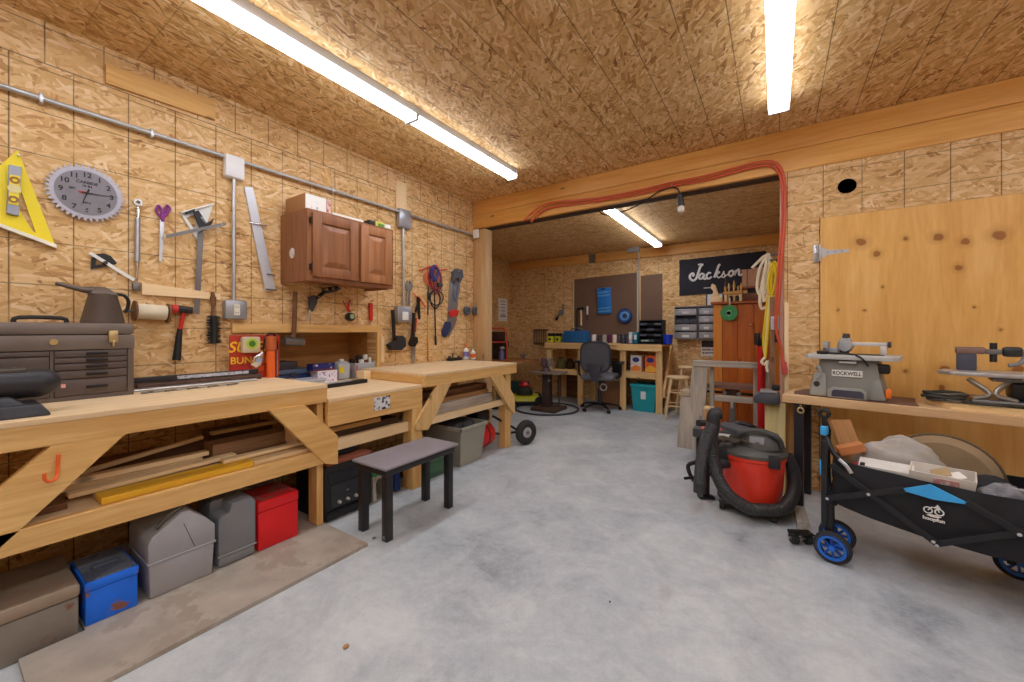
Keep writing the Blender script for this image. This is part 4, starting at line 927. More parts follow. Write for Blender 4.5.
# ----------------------------------------------------------------- floor sheet and boxes under the near bench
def worn(name, a, b_, th=.5, sc=9): return P(name, a, .6, 0, .18, 6, spots=(b_, th, sc))
pl = [(-1.822, 1.335), (-2.80, 1.335), (-2.80, .350), (-2.188, .350), (-2.188, .19), (-1.822, .19)]
solo('floor_sheet', 'old grey brown plywood sheet lying on the floor under the toolboxes', 'plywood sheet', B().prism([(p[0]+1.822, p[1]-.19) for p in pl], 0, .018, plane='xy'), worn('old plywood', (172,162,150), (160,148,134), .50, 5), (-1.822, .19, .0005), smooth=0)
def crate_z(u, v, x=-2.2): return atx(u, v, x)[2]
BRM = worn('brown grey steel', (132,124,114), (124,84,66), .60, 7)
t = thing('metal_chest', 'dented grey brown steel chest at the near end under the long bench', 'chest', (-2.20, .335, 0.0005), H)
hh = crate_z(80, 583); part(t, 'body', B().box(-.62, 0, 0, .36, 0, hh-.05, .006), BRM); part(t, 'lid', B().box(-.625, .004, -.006, .366, hh-.049, hh, .012), P('brown steel lid', (150,132,114), .6, .1, .15, 8))
part(t, 'latch', B().box(-.33, -.29, -.012, -.0065, hh-.09, hh-.03, .003), DSTEEL)
t = thing('toolbox', 'small blue steel box with rusty scratches under the long bench', 'toolbox', (-2.205, .503, .019), H)
BLR = worn('scratched blue', (22,110,236), (140,92,80), .58, 9)
hh = crate_z(137, 566)-.019; part(t, 'body', B().box(-.150, 0, 0, .26, 0, hh-.035, .004), BLR); part(t, 'lid', B().box(-.153, .003, -.004, .264, hh-.0345, hh, .006), BLR)
part(t, 'handle', B().box(-.115, -.03, .10, .125, hh+.0005, hh+.016, .005), P('slate handle', (84,90,104), .5)); part(t, 'lid_top', B().box(-.145, -.005, .006, .255, hh+.0002, hh+.003), worn('dusty blue grey', (112,120,134), (84,94,114)), smooth=0)
t = thing('toolbox', 'big grey barn-roofed plastic toolbox with hinged lid seam under the long bench', 'toolbox', (-2.198, .770, .019), H)
g2 = lambda u, v: (atx(u, v, -2.198)[1]-.770, atx(u, v, -2.198)[2]-.019)
GT = P('grey toolbox plastic', (164,164,168), .5, 0, .06); z_m = g2(180,553)[1]; z_a = g2(149,540)[1]
part(t, 'body', B().frustum(-.228, -.006, .006, .27, 0, -.234, 0, 0, .276, z_m-.003, .006), GT)
pr = [(-.236, z_m), (.002, z_m), (.002, g2(215,524)[1]), (-.030, g2(209,517)[1]), (-.095, g2(186,512)[1]+.004), (-.125, g2(180,513)[1]), (-.225, g2(152,538)[1]), (-.236, z_a-.02)]
part(t, 'lid', B().prism(pr, -.003, .279, bev=.005), GT)
part(t, 'handle', B().box(-.20, -.06, .12, .15, .33, .345, .005) if False else B().tube([(-.205,.02,z_a+.03), (-.16,.02,z_a+.075), (-.12,.02,z_a+.092)], .009, 8, 3), P('dark olive handle', (86,82,70), .5))
part(t, 'groove', B().prism([(-.118, g2(180,531)[1]+.03), (-.116, g2(180,531)[1]+.03), (-.076, z_m+.01), (-.079, z_m+.01)], -.0045, -.0028), P('seam dark', (70,70,74), .6), smooth=0)
part(t, 'rim', B().box(-.24, .005, -.007, .283, z_m-.007, z_m+.001, .002), GT)
t = thing('jerry_can', 'dark grey moulded case with notched corner between toolbox and red box', 'case', (-2.21, .955, .019), H)
g2 = lambda u, v: (atx(u, v, -2.21)[1]-.955, atx(u, v, -2.21)[2]-.019)
JC = P('slate grey case', (128,132,138), .45, 0, .08)
ht = g2(250,497)[1]
part(t, 'body', B().box(-.165, 0, 0, .26, 0, .055, .02).prism([(-.165,.056), (0,.056), (0,ht-.025), (-.02,ht), (-.11,ht-.005), (-.118,ht-.05), (-.155,ht-.055), (-.165,ht-.07)], .0, .26, bev=.010), JC)
part(t, 'back_shell', B().box(-.17, -.004, .10, .27, .02, ht+.004, .03), JC)
part(t, 'seam', B().box(-.167, .002, -.0025, .003, .052, .060, .001), P('pale seam', (150,152,156), .5))
t = thing('red_box', 'bright red steel box with lid line beside the bench leg', 'box', (-2.215, 1.172, .019), H)
g2 = lambda u, v: (atx(u, v, -2.215)[1]-1.172, atx(u, v, -2.215)[2]-.019)
ht = g2(298,490)[1]; RB = P('red steel', (226,26,34), .4, 0, .05)
part(t, 'body', B().box(-.205, 0, 0, .24, 0, ht-.055, .006), RB); part(t, 'lid', B().box(-.207, .002, -.002, .242, ht-.0545, ht, .008), RB)
part(t, 'dust', B().box(-.19, -.015, .015, .23, ht+.0002, ht+.002), worn('dusty red', (150,84,80), (186,40,40)), smooth=0)
t = thing('paint_can', 'white and red can in the dark behind the red box', 'can', (-2.55, 1.12, .019), H)
part(t, 'can', B().lathe([(.085,0), (.088,.006), (.085,.012), (.085,.22), (.088,.226), (.085,.235)], n=28), WHITE); part(t, 'label', B().cyl((0,0,.05),(0,0,.21),.0862,n=28), worn('red white label', (150,36,36), (220,210,200), .56, 12)); part(t, 'lid', B().cyl((0,0,.2352),(0,0,.240),.078,n=28), STEEL)
# ----------------------------------------------------------------- under the middle bench
t = thing('guitar_amplifier', 'black speaker amplifier with white control knobs under the middle bench', 'amplifier', (-2.235, 1.685, 0.0005), H)
AM = P('black vinyl', (30,30,34), .6, bmp=.2)
part(t, 'cabinet', B().box(-.34, -.005, .012, .34, .0, .335, .012), AM); part(t, 'panel', B().box(-.30, -.03, .006, .0125, .075, .21, .003), P('panel slate', (52,56,64), .45)); part(t, 'grille', B().box(-.32, -.02, .004, .0125, .23, .29, .003), P('grille cloth', (38,40,46), .8))
bb = None
for i in range(4):
    x = -.25+.058*i; part(t, 'knob', B().cyl((x,.0055,.105),(x,-.012,.105),.011,.008,14), P('ivory knob', (214,214,210), .4))
part(t, 'lettering', B().text('VINTAGE' if False else '-', .08, FRONT(-.19, .0055, .165)), P('silver ink', (150,154,160), .5), smooth=0)
part(t, 'base_strip', B().box(-.33, -.02, .002, .0115, .01, .06, .004), BLACKM)
solo('folded_cloth', 'orange brown folded cloth lying on top of the black amplifier', 'cloth', B().box(-.33, -.015, .0, .26, 0, .03, .012), P('rust cloth', (150,86,62), .9), (-2.235, 1.685, .3365), H)
t = thing('helmet_bag', 'rounded black bag on the amplifier under the middle bench', 'bag', (-2.42, 1.53, .3675))
part(t, 'body', B().lathe([(.12,0), (.145,.015), (.13,.035), (.09,.048), (.03,.053)], n=28), P('black nylon', (40,44,50), .6)); part(t, 'zip', B().torus((0,0,.022), .141, .004), DGREY)
t = thing('step_stool', 'small white step stool with a green tread under the middle bench', 'step stool', (-2.26, 1.84, 0.0005), H)
part(t, 'tread', B().box(-.145, .0, 0, .22, .165, .235, .01), P('leaf green plastic', (44,140,72), .5))
for x in (-.125, -.018): part(t, 'leg', B().frustum(x-.015, x+.015, .0, .21, 0, x-.012, x+.012, .01, .20, .165, .004), P('off white plastic', (206,204,190), .5))
part(t, 'apron', B().prism([(-.11,.164), (-.034,.164), (-.034,.11), (-.05,.14), (-.095,.14), (-.11,.11)], .012, .03), P('off white plastic', (206,204,190)))
t = thing('blue_mat', 'dark blue folded plastic mat leaning upright beside the bench leg', 'mat', (-2.27, 1.925, .0005), H)
part(t, 'panel', B().box(-.03, -.012, 0, .3, 0, .205, .004), P('royal blue plastic', (28,64,150), .4)); part(t, 'panel', B().box(-.010, .012, 0, .3, 0, .19, .004), P('deep blue plastic', (24,52,128), .4)); part(t, 'strap', B().box(-.034, .016, -.004, -.0005, .08, .10), DBLUE)
t = thing('green_ammo_box', 'green metal box under the bench behind the black stool', 'box', (-2.24, 2.33, .0005), H)
part(t, 'body', B().box(-.16, .07, 0, .3, 0, .125, .005), P('army green', (60,98,70), .5)); part(t, 'lid', B().box(-.163, .073, -.003, .303, .1255, .155, .006), P('army green', (60,98,70)))
solo('red_case', 'small red box stacked on the green metal box', 'box', B().box(-.12, .06, .01, .2, 0, .045, .006), P('faded red', (196,70,60), .5), (-2.24, 2.32, .156), H)
t = thing('wine_box', 'dark reddish box right behind the middle bench leg', 'box', (-2.33, 2.12, .0005), H)
part(t, 'body', B().box(-.02, .04, 0, .2, 0, .15, .003), P('dark maroon', (84,48,44), .6)); part(t, 'lid', B().box(-.022, .042, -.002, .202, .1502, .17, .003), P('dark maroon', (84,48,44)))
# ----------------------------------------------------------------- under the far bench
t = thing('storage_tote', 'open taupe plastic tote with dark bags inside under the far bench', 'tote', (-2.20, 2.84, .0005), H)
TO = P('taupe plastic', (158,154,140), .45, 0, .04)
part(t, 'tub', B().tray(-.30, -.02, .02, .40, 0, -.335, .015, -.015, .43, .335, .005), TO)
b = B(); 
for (x0, x1, y0, y1) in ((-.35,.03,-.03,-.012), (-.35,.03,.428,.445), (-.35,-.333,-.03,.445), (.013,.03,-.03,.445)): b.box(x0, x1, y0, y1, .31, .342, .004)
part(t, 'rim', b, TO)
for x0 in (-.32, -.03): pass
solo('dark_bag', 'crumpled dark bag stuffed in the taupe tote', 'bag', B().ball((0,0,0), .13, (1.1,1.2,.75)).ball((.08,.05,.02), .09, (1,1,.8)).ball((-.09,-.06,.03), .08, (1,1,.8)), P('dark rubbish bag', (56,58,62), .5, bmp=.6), (-2.41, 2.68, .285), 0)
t = thing('air_compressor', 'red tank compressor with fat black wheel, sticking out behind the far bench leg', 'compressor', (-2.37, 2.98, 0.0))
RTK = P('compressor red', (206,36,34), .35)
part(t, 'tank', B().lathe([(.02,-.155), (.085,-.135), (.115,-.09), (.12,0), (.115,.09), (.085,.135), (.02,.155)], M=Matrix.Translation((.0,.02,.155)) @ Matrix.Rotation(PI/2, 4, 'X'), n=28), RTK)
part(t, 'band', B().lathe([(.1205,-.010), (.1225,-.010), (.1225,.010), (.1205,.010), (.1205,-.010)], M=Matrix.Translation((.0,.02,.155)) @ Matrix.Rotation(PI/2, 4, 'X'), n=28), P('dark red', (130,24,26), .5))
part(t, 'motor', B().box(-.09, .07, -.10, .10, .278, .40, .03), BLACKM)
part(t, 'foot', B().box(-.06, .06, -.12, -.06, 0.001, .05, .005), BLACKM)
part(t, 'strut', B().tube([(.06,.14,.32), (.12,.26,.24), (.20,.43,.125)], .012, 8, 2), BLACKM)
part(t, 'strut', B().tube([(.02,.16,.14), (.10,.25,.13), (.19,.42,.125)], .012, 8, 2), BLACKM)
WM = Matrix.Translation((.26, .44, .127)) @ Matrix.Rotation(math.radians(69), 4, 'Z')
w_ = part(t, 'wheel', B().raw(*(lambda q: ([WM @ v.co for v in q.bm.verts], [[v.index for v in f.verts] for f in q.bm.faces]))((lambda q: (q.bm.verts.index_update(), q)[1])(B().torus((0,0,0), .085, .040, 'y', 32, 12)))), RUB)
part(w_, 'rim', B().cyl(WM @ Vector((0,-.026,0)), WM @ Vector((0,.026,0)), .052, n=24), P('grey hub', (190,190,190), .4, .3)); part(w_, 'hub', B().cyl(WM @ Vector((0,-.036,0)), WM @ Vector((0,.06,0)), .018), DSTEEL)
# hand truck leaning on the corner post
t = thing('hand_truck', 'orange tube hand truck with fat rubber wheels leaning by the corner post', 'hand truck', (-3.50, 4.80, 0), math.radians(-55))
OT = P('orange red frame', (206,76,50), .45)
tx = lambda z: -.0 - .17*(z/1.2)
for y in (-.175, .175): part(t, 'rail', B().tube([(tx(.08), y, .08), (tx(.6), y, .6), (tx(1.0), y, 1.0), (tx(1.13), y*.96, 1.13)], .014, 10, 3), OT)
part(t, 'handle', B().tube([(tx(1.12), -.168, 1.12), (tx(1.19), -.13, 1.185), (tx(1.2), 0, 1.195), (tx(1.19), .13, 1.185), (tx(1.12), .168, 1.12)], .014, 10, 4), OT)
for z in (.30, .62, .98): part(t, 'cross_bar', B().cyl((tx(z), -.175, z), (tx(z), .175, z), .011), OT)
part(t, 'nose_plate', B().box(-.02, .16, -.17, .17, .012, .020, .002), BLACKM)
part(t, 'axle', B().cyl((.05,-.26,.125),(.05,.26,.125),.010), STEEL)
for y in (-.22, .22):
    w_ = part(t, 'wheel', B().torus((.05, y, .125), .085, .040, 'y', 32, 12), RUB)
    part(w_, 'rim', B().cyl((.05, y-.022, .125), (.05, y+.022, .125), .055, n=24), P('grey hub', (190,190,190), .4, .3)); part(w_, 'hub', B().cyl((.05, y-.032, .125), (.05, y+.032, .125), .020), DSTEEL)
for y in (-1, 1): part(t, 'bracket', B().cyl((-.03,y*.178,.22),(.05,y*.185,.125),.009), BLACKM)
# ----------------------------------------------------------------- black bench seat in front
t = thing('bench_stool', 'black four legged bench stool with grey padded seat standing on the open floor', 'stool', (-1.89, 1.68, .0005))
zt = .405
LEG = P('stool black', (34,32,33), .45)
for x, y in ((-.105,-.245), (.105,-.245), (-.105,.245), (.105,.245)):
    lg = part(t, 'leg', B().box(x-.022, x+.022, y-.022, y+.022, 0, zt-.03, .003), LEG)
part(t, 'frame', B().box(-.135, .135, -.275, .275, zt-.045, zt-.008, .006), LEG)
part(t, 'seat', B().box(-.15, .15, -.295, .295, zt-.007, zt+.012, .009), P('grey seat vinyl', (138,132,140), .6, 0, .08, 6), smooth=50)
bb = B(); 
for i, (dy, z) in enumerate(((-.268,.05), (-.268,.03), (-.267,.06))): pass
part(t, 'scuff', B().box(.092, .110, -.2675, -.2671, .012, .03), P('chipped paint', (150,148,146), .6), smooth=0)
# ================================================================= BACK ROOM
YD, ZD = 5.66, .965
def X(u, y): return aty(u, 340, y)[0]
def Z(u, v, y): return aty(u, v, y)[2]
DESK = WOOD('desk pine x', (214,168,104), (242,208,150), 'x', .6); DESK_Z = WOOD('desk pine z', (214,168,104), (242,208,150), 'z', .6)
xa, xb, xc, xd = -3.14, -2.53, -1.86, -1.30
t = thing('work_desk', 'tall pine desk along the back wall with shelf bays on both sides of the chair', 'desk', ((xa+xd)/2, YD, 0))
ox = t.location.x
def dk(name, x0, x1, y0, y1, z0, z1, m=DESK, bev=.003): return part(t, name, B().box(x0-ox, x1-ox, y0, y1, z0, z1, bev, seg=1), m, smooth=0)
dk('top', xa, xd+.005, -.004, .62, ZD-.022, ZD)
dk('mat', xc-.02, xd+.004, .0, .60, ZD+.0005, ZD+.006, P('black desk mat', (40,40,44), .6))
dk('apron', xa, xb+.05, -.004, .034, ZD-.092, ZD-.023); dk('apron', xb+.052, xc-.07, .02, .055, ZD-.085, ZD-.023); dk('apron', xc-.065, xd, -.01, .030, ZD-.095, ZD-.023)
for x in (xa+.02, xb-.04, xc-.04, xd-.09):
    for y in (0, .53): dk('leg', x, x+.088, y+.036, y+.075, 0, ZD-.023, DESK_Z)
dk('shelf', xa+.02, xb+.04, .08, .58, .50, .52); dk('shelf_rail', xa+.11, xb-.05, .03, .07, .46, .545)
dk('shelf', xc-.035, xd-.005, .08, .58, .545, .565); dk('shelf_rail', xc+.05, xd-.092, .03, .07, .475, .565)
part(t, 'brace', B().prism([(.04,.34), (.04,.23), (.13,.23), (.56,.86), (.56,.94), (.47,.94)], xd-ox+.001, xd-ox+.035, plane='yz'), DESK_Z, smooth=0)
# ---- on the desk
zt = ZD+.0008
def ond(u, y=5.86): return (X(u, y), y)
for i, (u, lb) in enumerate(((551.5, 'yellow and black power tool battery at the near end of the tall desk'), (559, 'yellow and black power tool battery next to the blue tool bag'))):
    x, y = ond(u); tt = thing('tool_battery', lb, 'battery', (x, y, zt), 0, None)
    part(tt, 'case', B().frustum(-.052, .052, -.06, .06, 0, -.046, .046, -.05, .05, .10, .008), P('lime yellow plastic', (206,212,40), .45)); part(tt, 'terminal', B().box(-.048, .048, -.052, .052, .1005, .15, .014), BLACK); part(tt, 'latch', B().box(-.02, .02, -.066, -.058, .03, .07, .003), BLACK)
x, y = ond(576.5)
t = thing('tool_bag', 'blue square tool bag with white print on the desk', 'tool bag', (x, y, zt))
BB = P('petrol blue fabric', (20,92,150), .6)
part(t, 'body', B().frustum(-.21, .21, -.12, .12, 0, -.19, .19, -.10, .10, .19, .02), BB)
part(t, 'print', B().box(-.14, .08, -.1215, -.1195, .05, .13), P('pale blue print', (150,180,206), .6, 0, .1, 30, spots=((20,92,150), .48, 22)), rot=(math.radians(-6),0,0), loc=(0,.012,0), smooth=0)
part(t, 'handle', B().tube([(-.10,0,.185), (-.08,0,.225), (.08,0,.225), (.10,0,.185)], .010, 8, 3), P('blue grey strap', (96,120,140), .6))
row = [(594,.035,.13,WHITE,'white mug at the start of the row along the desk back'), (599.6,.035,.12,P('charcoal ceramic', (70,66,72), .3),'charcoal mug next to the white mug in the desk row'), (604.6,.033,.13,P('marbled cup', (190,186,184), .4, 0, .1, 20, spots=((80,74,76), .55, 40)),'grey marbled cup in the middle of the desk row'), (609.6,.032,.125,P('plum ceramic', (96,44,84), .3),'plum coloured cup in the desk row'), (614.6,.030,.13,P('cream ceramic', (226,222,212), .35),'cream cup beside the plum cup in the desk row')]
for u, r, h, m, lb in row:
    x, y = ond(u, 5.95); tt = thing('mug', lb, 'mug', (x, y, zt), H*.9)
    part(tt, 'cup', B().lathe([(r*.85,0), (r,.02), (r,h), (r-.005,h), (r-.008,.02), (.002,.012)], n=20), m); part(tt, 'handle', B().tube([(-r,0,h*.75), (-r-.022,0,h*.65), (-r-.022,0,h*.35), (-r,0,h*.25)], .005, 6, 3), m)
for i, u in enumerate((619.4, 623.6, 627.8)):
    x, y = ond(u, 5.95); tt = thing('paint_jar', ('dark slate jar, first of three beside the cream cup', 'dark slate jar in the middle of the three on the desk', 'dark slate jar, last of three beside the pale binder')[i], 'jar', (x, y, zt))
    part(tt, 'glass', B().lathe([(.028,0), (.031,.008), (.031,.10), (.026,.112)], n=18), P('slate jar', (74,72,82), .3)); part(tt, 'lid', B().lathe([(.028,.1125), (.028,.138)], n=18), DGREY)
for u, w_, m, lb in ((632.5,.05,P('pale binder', (196,206,216), .5),'pale blue binder standing beside the teal one'), (637.5,.055,P('teal binder', (34,128,150), .5),'teal binder standing beside the black organizer')):
    x, y = ond(u, 5.95); tt = thing('binder', lb, 'binder', (x, y, zt)); part(tt, 'cover', B().box(-w_/2, w_/2, -.11, .11, 0, .17, .004), m); part(tt, 'spine_label', B().box(-w_*.3, w_*.3, -.1115, -.1102, .06, .13), WHITE)
x, y = ond(652.5, 5.93)
t = thing('parts_organizer', 'black rack of tilted small-parts bins standing on the desk', 'organizer', (x, y, zt+.0055))
part(t, 'case', B().box(-.165, -.152, -.10, .10, 0, .34, .004).box(.152, .165, -.10, .10, 0, .34, .004).box(-.152, .152, .085, .10, 0, .34).box(-.152, .152, -.10, .085, 0, .012).box(-.152, .152, -.10, .085, .328, .34), BLACK)
for r_ in range(4):
    for c_ in range(3):
        x0 = -.148+.1*c_; z0 = .03+.078*r_
        part(t, 'bin', B().prism([(-.115, z0), (.06, z0), (.06, z0+.055), (-.12, z0+.028)], x0, x0+.094, plane='yz'), (P('black bin', (38,38,44), .35), P('smoke bin', (90,98,110), .25))[(r_+c_) % 2], smooth=0)
part(t, 'label', B().box(-.13, -.02, -.1235, -.1225, .032, .05), P('pale green tag', (190,214,196), .5))
x, y = ond(668, 5.86)
t = thing('bucket', 'small bright blue pail at the far end of the desk', 'bucket', (x, y, zt+.0055))
part(t, 'pail', B().lathe([(.052,0), (.066,.12), (.070,.122), (.070,.13), (.063,.128), (.05,.006)], n=24), P('bright blue plastic', (24,70,220), .35)); part(t, 'rim', B().torus((0,0,.112), .068, .004), P('bright blue plastic', (24,70,220)))
# ---- under the desk
def deter(u, lb, m, m2, y=5.76):
    x = X(u, y); tt = thing('detergent_box', lb, 'box', (x, y, .5655)); h = .235
    part(tt, 'carton', B().box(-.077, .077, -.03, .09, 0, h, .003), m, smooth=0)
    part(tt, 'label', B().prism([(.05*math.cos(2*PI*i/20), h*.74+.036*math.sin(2*PI*i/20)) for i in range(20)], -.0325, -.0305), P('navy oval', (34,52,132), .5), smooth=0)
    part(tt, 'print', B().prism([(-.07,.01), (.07,.01), (.07,.07), (.0,.10), (-.07,.06)], -.032, -.0304), m2, smooth=0)
deter(636.5, 'white box with navy oval and orange base on the desk shelf', P('white carton', (230,222,214), .6), P('orange print', (240,140,60), .6))
deter(651, 'orange box with navy oval and yellow base on the desk shelf', P('orange carton', (232,104,46), .6), P('amber print', (246,184,60), .6))
x = X(644, 5.76)
t = thing('storage_tote', 'teal lidless storage tote with white tag under the desk shelf', 'tote', (x, 5.72, .0005))
TE = P('teal plastic', (24,160,172), .4, 0, .04)
part(t, 'tub', B().tray(-.145, .145, .02, .36, 0, -.175, .175, 0, .38, .385, .005), TE)
part(t, 'rim', B().box(-.185, .185, -.012, -.0005, .35, .392, .004), TE); part(t, 'handle', B().box(-.07, .07, -.02, -.0125, .345, .365, .003), TE)
part(t, 'tag', B().box(-.035, .035, -.004, -.002, .18, .29).raw([], []), WHITE, smooth=0)
x = X(616, 6.0)-.035
t = thing('cardboard_box', 'closed cardboard box under the desk behind the office chair', 'box', (x, 6.02, .0005)); part(t, 'carton', B().box(-.17, .17, -.16, .16, 0, .44, .003), P('tan carton', (160,118,84), .8)); part(t, 'tape', B().box(-.172, .172, -.162, -.1602, .40, .425), P('pale tape', (206,180,150), .5))
t = thing('speaker_case', 'black case with white square print on the cardboard box under the desk', 'case', (x, 6.02, .441)); part(t, 'body', B().box(-.17, .17, -.15, .15, 0, .24, .012), BLACK); part(t, 'print', B().box(-.13, .02, -.1515, -.1502, .05, .17), P('white block print', (210,212,210), .5, 0, .1, 20, spots=((20,20,22), .52, 26)), smooth=0); part(t, 'handle', B().tube([(-.06,0,.238), (-.05,0,.265), (.05,0,.265), (.06,0,.238)], .008, 8, 3), DGREY)
for i, (u, h, m, lb) in enumerate(((562,.20,P('olive canvas', (96,92,44), .8),'olive green sack on the desk shelf behind the pedestal'), (567,.17,P('brown sack', (70,46,36), .8),'brown sack in the dark corner of the desk shelf'))):
    x = X(u, 5.95); solo('sack', lb, 'sack', B().lathe([(.06,0), (.085,.03), (.08,h*.6), (.04,h*.85), (.05,h)], n=16), m, (x, 5.92+.14*i, .5205))
x = X(565, 5.95); solo('leaning_plywood', 'reddish plywood panel standing on the floor under the first desk bay', 'panel', B().box(-.30, .18, 0, .012, 0, .44), BROWN_X, (x, 6.275, .0005))
# ---- office chair
t = thing('office_chair', 'grey office chair with mesh back seen from behind at the desk', 'chair', (-2.14, 5.52, 0), math.radians(8))
CM = P('chair mesh', (82,82,90), .7, bmp=.3); CF = P('chair frame', (48,50,56), .45)
for k in range(5):
    a = 2*PI*k/5+.35; d = (math.cos(a), math.sin(a))
    lg = part(t, 'leg', B().tube([(0,0,.085), (d[0]*.14, d[1]*.14, .088), (d[0]*.28, d[1]*.28, .062)], .024, 10, 3, flat=.7, taper=.015), BLACKM)
    part(lg, 'caster', B().cyl((d[0]*.29-d[1]*.018, d[1]*.29+d[0]*.018, .027), (d[0]*.29+d[1]*.018, d[1]*.29-d[0]*.018, .027), .026), BLACK)
part(t, 'column', B().cyl((0,0,.07),(0,0,.30),.030).cyl((0,0,.30),(0,0,.42),.020), CF)
part(t, 'mechanism', B().box(-.10, .10, -.14, .14, .415, .45, .01), BLACKM)
part(t, 'seat', B().box(-.24, .24, -.22, .25, .452, .53, .035), P('seat cloth', (112,116,124), .8), smooth=60)
bo = []
for i in range(28):
    a = 2*PI*i/28; e = .55
    bo.append((.20*math.copysign(abs(math.cos(a))**e, math.cos(a)), .79+.20*math.copysign(abs(math.sin(a))**e, math.sin(a))))
part(t, 'backrest', B().prism(bo, -.275, -.255), CM, smooth=50)
part(t, 'back_frame', B().tube([(x*1.03, -.265, .79+(z-.79)*1.03) for x, z in bo], .017, 8, 1, True), CF)
part(t, 'back_support', B().prism([(-.04,.44), (.04,.44), (.10,.66), (.13,.70), (-.13,.70), (-.10,.66)], -.315, -.282, bev=.006), P('slate back plate', (62,64,76), .45))
for s in (-1, 1):
    part(t, 'armrest', B().tube([(s*.24,-.02,.47), (s*.30,-.02,.52), (s*.305,-.02,.68)], .018, 8, 3).box(s*.305-.035, s*.305+.035, -.13, .12, .682, .715, .012), BLACK)
part(t, 'hand_wheel', B().torus((.10,-.20,.36), .045, .008, 'y', 20, 6), P('cable ring', (170,170,170), .5))
# ---- pedestal stand and steel ring
px, py = -2.78, 5.10
t = thing('pedestal_stand', 'rusty steel pedestal stand with square foot and small table in front of the desk', 'stand', (px, py, .0))
part(t, 'foot', B().box(-.17, .22, -.20, .20, .006, .05, .004), BRONZE)
part(t, 'column', B().frustum(-.06, .06, -.06, .06, .051, -.055, .055, -.055, .055, .53, .005), P('dark rusty iron', (74,58,54), .6, .3, .2, 10)); part(t, 'rod', B().cyl((.17,.05,.051),(.17,.05,.535),.012), BRONZE)
part(t, 'table', B().box(-.20, .26, -.16, .16, .536, .562, .004), P('grey brown plate', (134,122,112), .6, .2)); part(t, 'bolt', B().cyl((.07,-.062,.44),(.07,-.085,.44),.018), STEEL)
t = thing('grinder_vise', 'purple brown cast iron vise on the pedestal table', 'vise', (px-.02, py, .5628))
PI_ = P('plum iron', (104,82,88), .55, .3, .2, 12)
part(t, 'base', B().lathe([(.07,0), (.065,.02), (.045,.05), (.05,.07)], n=20), PI_); part(t, 'body', B().box(-.06, .03, -.06, .06, .07, .15, .012).frustum(-.06, -.01, -.05, .05, .15, -.05, -.015, -.045, .045, .20, .006), PI_); part(t, 'jaw', B().box(.045, .075, -.05, .05, .07, .19, .008).cyl((-.02,0,.10),(.13,0,.10),.014), P('pale iron', (150,136,130), .5, .4)); part(t, 'screw_handle', B().cyl((.13,0,.03),(.13,0,.17),.006), STEEL)
solo('steel_ring', 'large dark steel hoop lying flat on the floor around the pedestal', 'ring', B().torus((0,0,.014), .46, .013, 'z', 48, 8), P('dark hoop', (74,72,72), .5, .4), (px-.02, py+.02, .0))
# ---- low shelf along the side wall with mower under it
t = thing('low_table', 'low brown wooden table in the back corner behind the hand truck', 'table', (-3.75, 5.35, 0))
WB = WOOD('table brown x', (150,96,50), (196,140,84), 'x', .6)
part(t, 'top', B().box(-.45, .42, -.30, .45, .64, .68, .003), WB); part(t, 'apron', B().box(-.44, .41, -.295, -.26, .56, .639, .003), WB)
for x in (-.42, -.04):
    for y in (-.25, .38): part(t, 'leg', B().box(x, x+.05, y, y+.05, 0, .559, .003), PINE_Z)
t = thing('lawn_mower', 'yellow green and black mower deck with red engine in the back corner', 'mower', (-3.30, 5.30, 0), math.radians(35))
LG_ = P('mower yellow', (214,212,40), .4)
part(t, 'deck', B().frustum(-.26, .26, -.20, .20, .05, -.22, .22, -.16, .16, .15, .02), LG_); part(t, 'skirt', B().box(-.27, .27, -.21, .21, .035, .075, .01), BLACK)
part(t, 'engine', B().lathe([(.13,.151), (.13,.22), (.09,.27), (.05,.28)], n=24), P('mower black green', (36,48,42), .5)); part(t, 'cover', B().lathe([(.07,.281), (.08,.30), (.05,.35), (.02,.36)], n=20), RED)
for x in (-.22, .22):
    for y in (-.23, .23): part(t, 'wheel', B().cyl((x,y-.02,.075),(x,y+.02,.075),.074,n=24), RUB)
part(t, 'handle', B().tube([(-.22,-.15,.12), (-.30,-.15,.35), (-.36,-.15,.52)], .011, 8, 3).tube([(-.22,.15,.12), (-.30,.15,.35), (-.36,.15,.52)], .011, 8, 3).cyl((-.36,-.15,.52),(-.36,.15,.52),.011), BLACKM)
solo('tool_case', 'dark teal case under the low table beside the mower', 'case', B().box(-.16, .16, -.12, .12, 0, .30, .015), P('dark teal plastic', (28,66,66), .5), (-3.62, 5.62, .0005), .2)
t = thing('detergent_jug', 'white jug on the low table beside the hand truck', 'jug', (-4.12, 5.42, .6805)); part(t, 'body', B().box(-.07, .07, -.05, .05, 0, .24, .02), WHITE); part(t, 'cap', B().cyl((-.03,0,.24),(-.03,0,.275),.022), BLACK)
t = thing('battery_charger', 'black charging box on a shelf stack behind the hand truck handle', 'charger', (-3.92, 5.50, .6805)); part(t, 'body', B().box(-.11, .11, -.10, .10, 0, .18, .01), P('dark brown plastic', (58,48,44), .5)); part(t, 'lid', B().box(-.12, .12, -.11, .11, .1805, .30, .01), BLACK); part(t, 'top_case', B().box(-.13, .05, -.1, .1, .3005, .46, .012), P('maroon case', (70,40,38), .5))
t = thing('spray_bottle', 'small blue and white bottle on the low table', 'bottle', (-3.74, 5.30, .6805)); part(t, 'body', B().lathe([(.045,0), (.045,.12), (.02,.16), (.018,.18)], n=18), P('violet white plastic', (120,116,170), .4)); part(t, 'trigger', B().box(-.03, .05, -.012, .012, .18, .215, .006), WHITE)
t = thing('sanding_disc', 'grey metal star shaped part on the low table against the wall', 'part', (-3.44, 5.50, .6805)); part(t, 'hub', B().cyl((0,0,.06),(0,-.03,.06),.035), STEEL)
